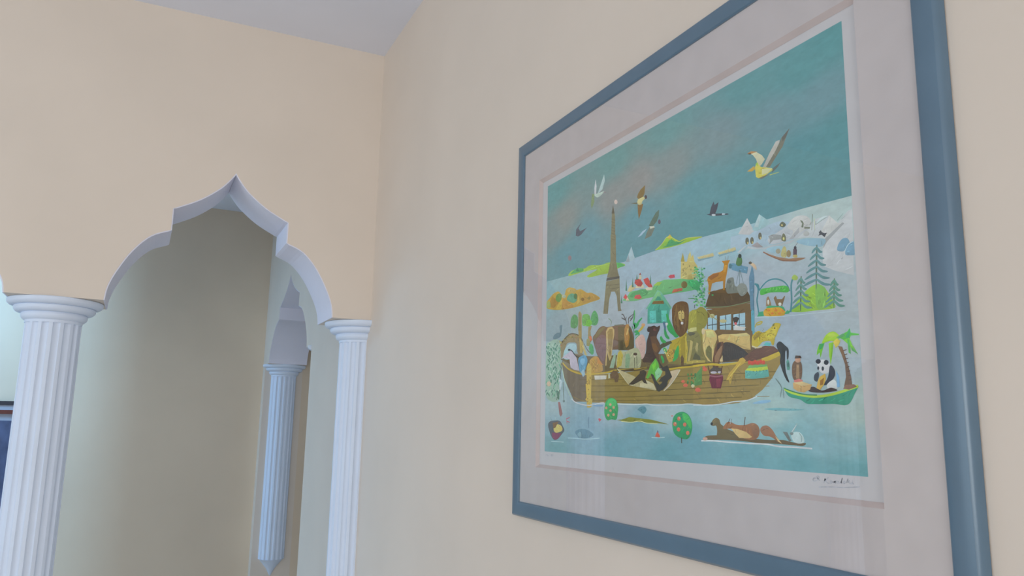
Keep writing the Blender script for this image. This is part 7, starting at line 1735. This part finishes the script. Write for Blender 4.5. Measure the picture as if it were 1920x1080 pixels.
 ('p',(112,116,104),0,1,[284.6,294.4,290.0,303.2,296.3,309.3,308.4,305.3,300.1,296.0]),
 ('p',(206,196,176),0,2,[296.3,309.9,306.4,308.2,308.4,305.9,298.2,306.1]),
 ('p',(96,84,96),0,1,[321.6,310.6,321.3,309.3,320.4,308.4,319.1,308.0,317.7,308.4,316.5,309.3,315.6,310.6,315.3,312.0,315.7,313.3,316.6,314.2,317.8,314.5,319.2,314.2,320.5,313.3,321.3,312.0]),
 ('p',(160,176,190),0,2,[267.7,300.5,279.6,306.8,290.0,308.2,285.8,305.4,276.3,301.2]),
 ('p',(196,206,208),0,0,[153.3,391.1,153.2,404.0,157.1,416.4,159.7,405.0,158.5,392.6]),
 ('p',(176,190,188),0,0,[161.1,390.5,168.7,399.7,181.4,417.2,183.4,406.8,176.4,394.8]),
 ('c',(178,188,176),0,1,[153.3,392.6,166.2,391.9,181.4,390.6,171.3,386.3,161.1,386.2]),
 ('p',(126,140,100),0,2,[146.7,395.7,153.3,394.0,153.3,381.2,145.5,371.8,142.9,379.6]),
 ('p',(140,130,130),0,2,[186.1,387.7,185.8,387.2,184.8,386.9,183.4,387.1,181.9,387.5,180.4,388.1,179.5,388.9,179.1,389.6,179.5,390.1,180.4,390.3,181.9,390.2,183.4,389.8,184.8,389.1,185.8,388.4]),
 ('p',(84,88,100),0,0,[96.9,340.0,98.2,349.9,114.8,357.7,105.2,349.8,110.8,344.2,131.1,345.4,113.6,337.8,103.9,337.0]),
 ('s',(120,130,130),1.1,1,[108.0,346.3,116.2,348.8]),
]
HORIZON = [(-10.4,281.8),(4.1,280.8),(74.0,278.7),(161.5,275.4),(237.3,272.1),(307.4,273.7),(361.2,271.4),(405.3,271.7),(460.7,269.3),(516.4,268.2),(567.1,267.7),(628.1,265.3),(634.4,265.2)]
SKY = [((23.8,431.8),(96,142,142)),((622.9,438.9),(86,136,138)),((490.7,434.9),(96,140,142)),((571.8,420.1),(90,138,140)),((337.0,436.3),(104,142,142)),((206.1,432.1),(104,142,140)),((205.9,374.4),(138,138,136)),((274.2,379.7),(142,138,136)),((61.7,376.1),(136,138,134)),((347.3,380.9),(130,138,138)),((442.4,392.5),(120,138,142)),((530.5,380.8),(110,138,144)),((598.3,379.3),(108,138,144)),((25.7,357.0),(126,138,138)),((62.9,313.2),(98,140,148)),((129.9,334.3),(104,142,150)),((273.5,325.9),(100,142,150)),((246.9,293.3),(96,140,148)),((389.8,332.9),(96,142,148)),((485.0,313.5),(90,138,144)),((565.9,320.4),(86,134,140)),((606.3,291.0),(86,132,138)),((622.3,330.5),(86,134,138)),((27.2,292.9),(104,140,146)),((367.1,289.6),(92,138,144)),((500.4,278.2),(86,134,142))]
SEA = [((28.0,261.3),(142,168,172)),((130.5,262.5),(152,170,176)),((272.4,250.6),(156,172,184)),((387.4,257.8),(154,176,188)),((464.6,255.1),(150,178,186)),((597.4,257.3),(170,182,180)),((64.8,208.2),(152,162,164)),((205.2,199.7),(160,166,172)),((319.9,192.8),(160,170,180)),((557.1,173.5),(158,166,176)),((480.1,208.7),(162,168,176)),((617.3,165.1),(160,166,170)),((554.5,129.7),(158,166,176)),((619.3,103.6),(158,166,172)),((32.5,73.9),(158,170,172)),((204.8,63.6),(160,170,178)),((328.2,58.9),(162,176,178)),((429.0,55.0),(152,174,178)),((513.4,60.1),(160,176,172)),((615.8,54.1),(160,172,166)),((33.3,40.3),(140,160,168)),((132.4,33.2),(132,158,170)),((269.4,34.9),(118,154,164)),((379.9,23.8),(108,148,158)),((34.2,7.0),(112,148,152)),((204.6,8.5),(112,150,160)),((327.0,9.4),(102,146,154)),((470.7,8.9),(108,150,158)),((547.3,6.9),(104,148,154)),((612.4,5.3),(102,146,150)),((614.1,29.6),(130,160,164)),((534.4,32.9),(126,162,166)),((629.2,73.4),(160,172,168)),((576.0,28.6),(130,160,166))]


def shepard(ctrl, x, y):
    sw, acc = 0.0, [0.0, 0.0, 0.0]
    for (px, py), c in ctrl:
        w = 1.0 / (((x - px) ** 2 + ((y - py) * 1.6) ** 2) ** 1.6 + 40.0)
        sw += w
        for k in range(3):
            acc[k] += w * c[k]
    return [a / sw for a in acc]


def horizon_y(x):
    for (x0, y0), (x1, y1) in zip(HORIZON, HORIZON[1:]):
        if x <= x1:
            return y0 + (y1 - y0) * (x - x0) / (x1 - x0)
    return HORIZON[-1][1]


bm = bmesh.new()
layer = bm.loops.layers.float_color.new('ink')
NX, NS = 72, 26
for ctrl, low in ((SKY, False), (SEA, True)):
    rows = []
    for j in range(NS + 1):
        row = []
        for i in range(NX + 1):
            x = PRW * i / NX
            h = horizon_y(x)
            y = h * j / NS if low else h + (PRH - h) * j / NS
            row.append((bm.verts.new(on_sheet(x, y, 0.0)), ink(shepard(ctrl, x, y))))
        rows.append(row)
    for j in range(NS):
        for i in range(NX):
            q = [rows[j][i], rows[j][i + 1], rows[j + 1][i + 1], rows[j + 1][i]]
            f = bm.faces.new([v for v, _ in q])
            for lp, (_, c) in zip(f.loops, q):
                lp[layer] = (*c, 1)


def inside(x, y):
    return (max(0.4, min(PRW - 0.4, x)), max(0.4, min(PRH - 0.4, y)))


def closed_spline(pts, n=4):
    m = len(pts)
    out = []
    for i in range(m):
        p0, p1, p2, p3 = pts[i - 1], pts[i], pts[(i + 1) % m], pts[(i + 2) % m]
        for k in range(n):
            t = k / n
            out.append(tuple(0.5 * (2 * p1[j] + (p2[j] - p0[j]) * t + (2 * p0[j] - 5 * p1[j] + 4 * p2[j] - p3[j]) * t * t
                                    + (3 * p1[j] - p0[j] - 3 * p2[j] + p3[j]) * t ** 3) for j in range(2)))
    return out


def ribbon(pts, w, taper):
    pts = spline(pts, 4) if len(pts) > 2 else pts
    n = len(pts)
    a, b = [], []
    for i in range(n):
        d = (Vector(pts[min(n - 1, i + 1)]) - Vector(pts[max(0, i - 1)]))
        d = d.normalized() if d.length > 1e-9 else Vector((1, 0))
        u = i / (n - 1)
        k = w / 2 * ((0.35 + 0.65 * math.sin(PI * min(1, 0.12 + 0.88 * u))) if taper else 1.0)
        a.append((pts[i][0] - d.y * k, pts[i][1] + d.x * k))
        b.append((pts[i][0] + d.y * k, pts[i][1] - d.x * k))
    return a + list(reversed(b))


def flat_fill(bm, pts, lift, col):
    vs_ = []
    for p in pts:
        q = inside(*p)
        v = bm.verts.new(on_sheet(q[0], q[1], lift))
        vs_.append(v)
    try:
        f = bm.faces.new(vs_)
    except ValueError:
        return
    f.normal_update()
    tri = bmesh.ops.triangulate(bm, faces=[f], ngon_method='EAR_CLIP')['faces']
    ys = [v.co.z for v in vs_]
    xs = [v.co.y for v in vs_]
    y0, h_ = min(ys), max(1e-6, max(ys) - min(ys))
    x0, w_ = min(xs), max(1e-6, max(xs) - min(xs))
    for g in tri:
        for lp in g.loops:
            k = 0.90 + 0.15 * (lp.vert.co.z - y0) / h_ + 0.07 * (lp.vert.co.y - x0) / w_     # brushed from light to full colour
            lp[layer] = (col[0] * k, col[1] * k, col[2] * k, 1)


RB = random.Random(11)


def brush_marks(bm, pts, lift, c):
    """Short strokes of lighter and darker ink inside a painted shape."""
    n = len(pts)
    area = abs(sum(pts[i][0] * pts[(i + 1) % n][1] - pts[(i + 1) % n][0] * pts[i][1] for i in range(n))) / 2
    if area < 45:
        return

    def hit(x, y):
        r = False
        for i in range(n):
            (xa, ya), (xb, yb) = pts[i], pts[(i + 1) % n]
            if (ya > y) != (yb > y) and x < (xb - xa) * (y - ya) / (yb - ya) + xa:
                r = not r
        return r
    xs, ys = [p[0] for p in pts], [p[1] for p in pts]
    size = min(9.0, max(2.2, 0.28 * math.sqrt(area)))
    lean = RB.uniform(0, PI)
    pale = sum(c) > 480
    for _ in range(int(min(26, area / 22))):
        x, y = RB.uniform(min(xs), max(xs)), RB.uniform(min(ys), max(ys))
        a_ = lean + RB.gauss(0, 0.35)
        dx, dy = size * math.cos(a_) / 2, size * math.sin(a_) / 2
        if not (hit(x - dx, y - dy) and hit(x, y) and hit(x + dx, y + dy)):
            continue
        k = RB.choice((0.94, 1.05)) if pale else RB.choice((0.80, 0.88, 1.12, 1.2))
        bend = RB.uniform(-.12, .12) * size
        st = ribbon([(x - dx, y - dy), (x + bend * math.sin(a_), y - bend * math.cos(a_)), (x + dx, y + dy)], RB.uniform(0.5, 1.1), True)
        flat_fill(bm, st, lift, ink([min(255, v * k) for v in c]))


for kind, c, w, level, flat in ART:
    pts = list(zip(flat[0::2], flat[1::2]))
    lift = 0.00002 + level * 0.000004
    if kind == 'c':
        pts = closed_spline(pts)
    elif kind in 'sl':
        pts = ribbon(pts, w, kind == 's')
    flat_fill(bm, pts, lift, ink(c))
    if kind in 'pc':
        brush_marks(bm, pts, lift + 0.000002, c)
for f in bm.faces:
    f.normal_update()
    if f.normal.x > 0:
        f.normal_flip()
me = bpy.data.meshes.new('printed_picture')
bm.to_mesh(me)
bm.free()
me.materials.append(M['ink'])
ob = bpy.data.objects.new('printed_picture', me)
COL.objects.link(ob)
ob.parent = pap
ob['label'] = 'teal and ochre ark scene printed on the paper'

# pencil signature, edition number and small marks on the paper margin
SIGNATURE = [[563.4, -6.0, 565.6, -4.5, 568.2, -4.1, 569.9, -5.3, 568.0, -7.3, 564.5, -8.0, 563.3, -6.8, 565.9, -5.6, 570.8, -5.0], [567.4, -4.2, 569.5, -3.0, 571.5, -3.9, 570.7, -6.3, 572.0, -6.8], [576.7, -9.3, 578.7, -4.5, 577.8, -7.4, 582.8, -3.5], [578.6, -6.8, 581.5, -8.7, 583.8, -8.8], [584.3, -7.2, 585.7, -6.4, 586.9, -7.3, 585.8, -8.7, 584.5, -8.3, 584.9, -7.2], [587.3, -6.8, 588.2, -8.3, 589.6, -6.9, 590.5, -8.4, 592.0, -6.2], [592.6, -6.9, 594.3, -6.3, 594.8, -7.6, 593.2, -8.2, 592.6, -7.2], [594.9, -6.3, 595.1, -8.0, 596.1, -7.7], [596.8, -7.9, 599.4, -2.9, 598.2, -6.3, 597.8, -7.9, 599.1, -7.5], [600.1, -6.7, 601.8, -5.8, 602.3, -7.0, 601.0, -7.9, 600.1, -7.2], [603.3, -7.5, 605.8, -3.3, 604.9, -6.9], [604.7, -5.9, 607.9, -4.9], [605.6, -5.8, 608.4, -7.6], [609.4, -5.8, 609.0, -7.6, 610.0, -7.3], [611.2, -5.4, 610.7, -7.5, 612.2, -7.1], [610.8, -4.2, 611.1, -4.4], [570.2, -13.4, 583.9, -12.2, 600.4, -11.5, 618.7, -9.6]]
EDITION = [[3.3, -7.3, 3.8, -4.7], [6.3, -5.1, 9.3, -4.7, 8.2, -6.7, 11.2, -6.6], [13.0, -7.1, 16.0, -3.9], [18.4, -4.4, 18.4, -6.6], [20.8, -4.6, 24.4, -4.1, 22.6, -5.3, 25.0, -6.1, 21.5, -6.8], [26.2, -4.4, 29.1, -4.2, 29.2, -6.2, 26.2, -6.0, 26.2, -4.4], [86.4, -0.7, 88.6, -3.5], [203.6, -14.4, 204.5, -18.6]]

for nm, strokes, wd in (('signature', SIGNATURE, 0.9), ('edition_number', EDITION, 0.8)):
    bm = bmesh.new()
    for k_, flat in enumerate(strokes):
        pts = ribbon(list(zip(flat[0::2], flat[1::2])), wd, False)
        f = bm.faces.new([bm.verts.new(on_sheet(p[0], p[1], 0.00002 + k_ * 0.000003)) for p in pts])
        f.normal_update()
        bmesh.ops.triangulate(bm, faces=[f], ngon_method='EAR_CLIP')
    o = link(nm, bm, 'pencil', pap)
    o['label'] = 'faint grey pencil handwriting under the print'
    o['kind'] = 'stuff'
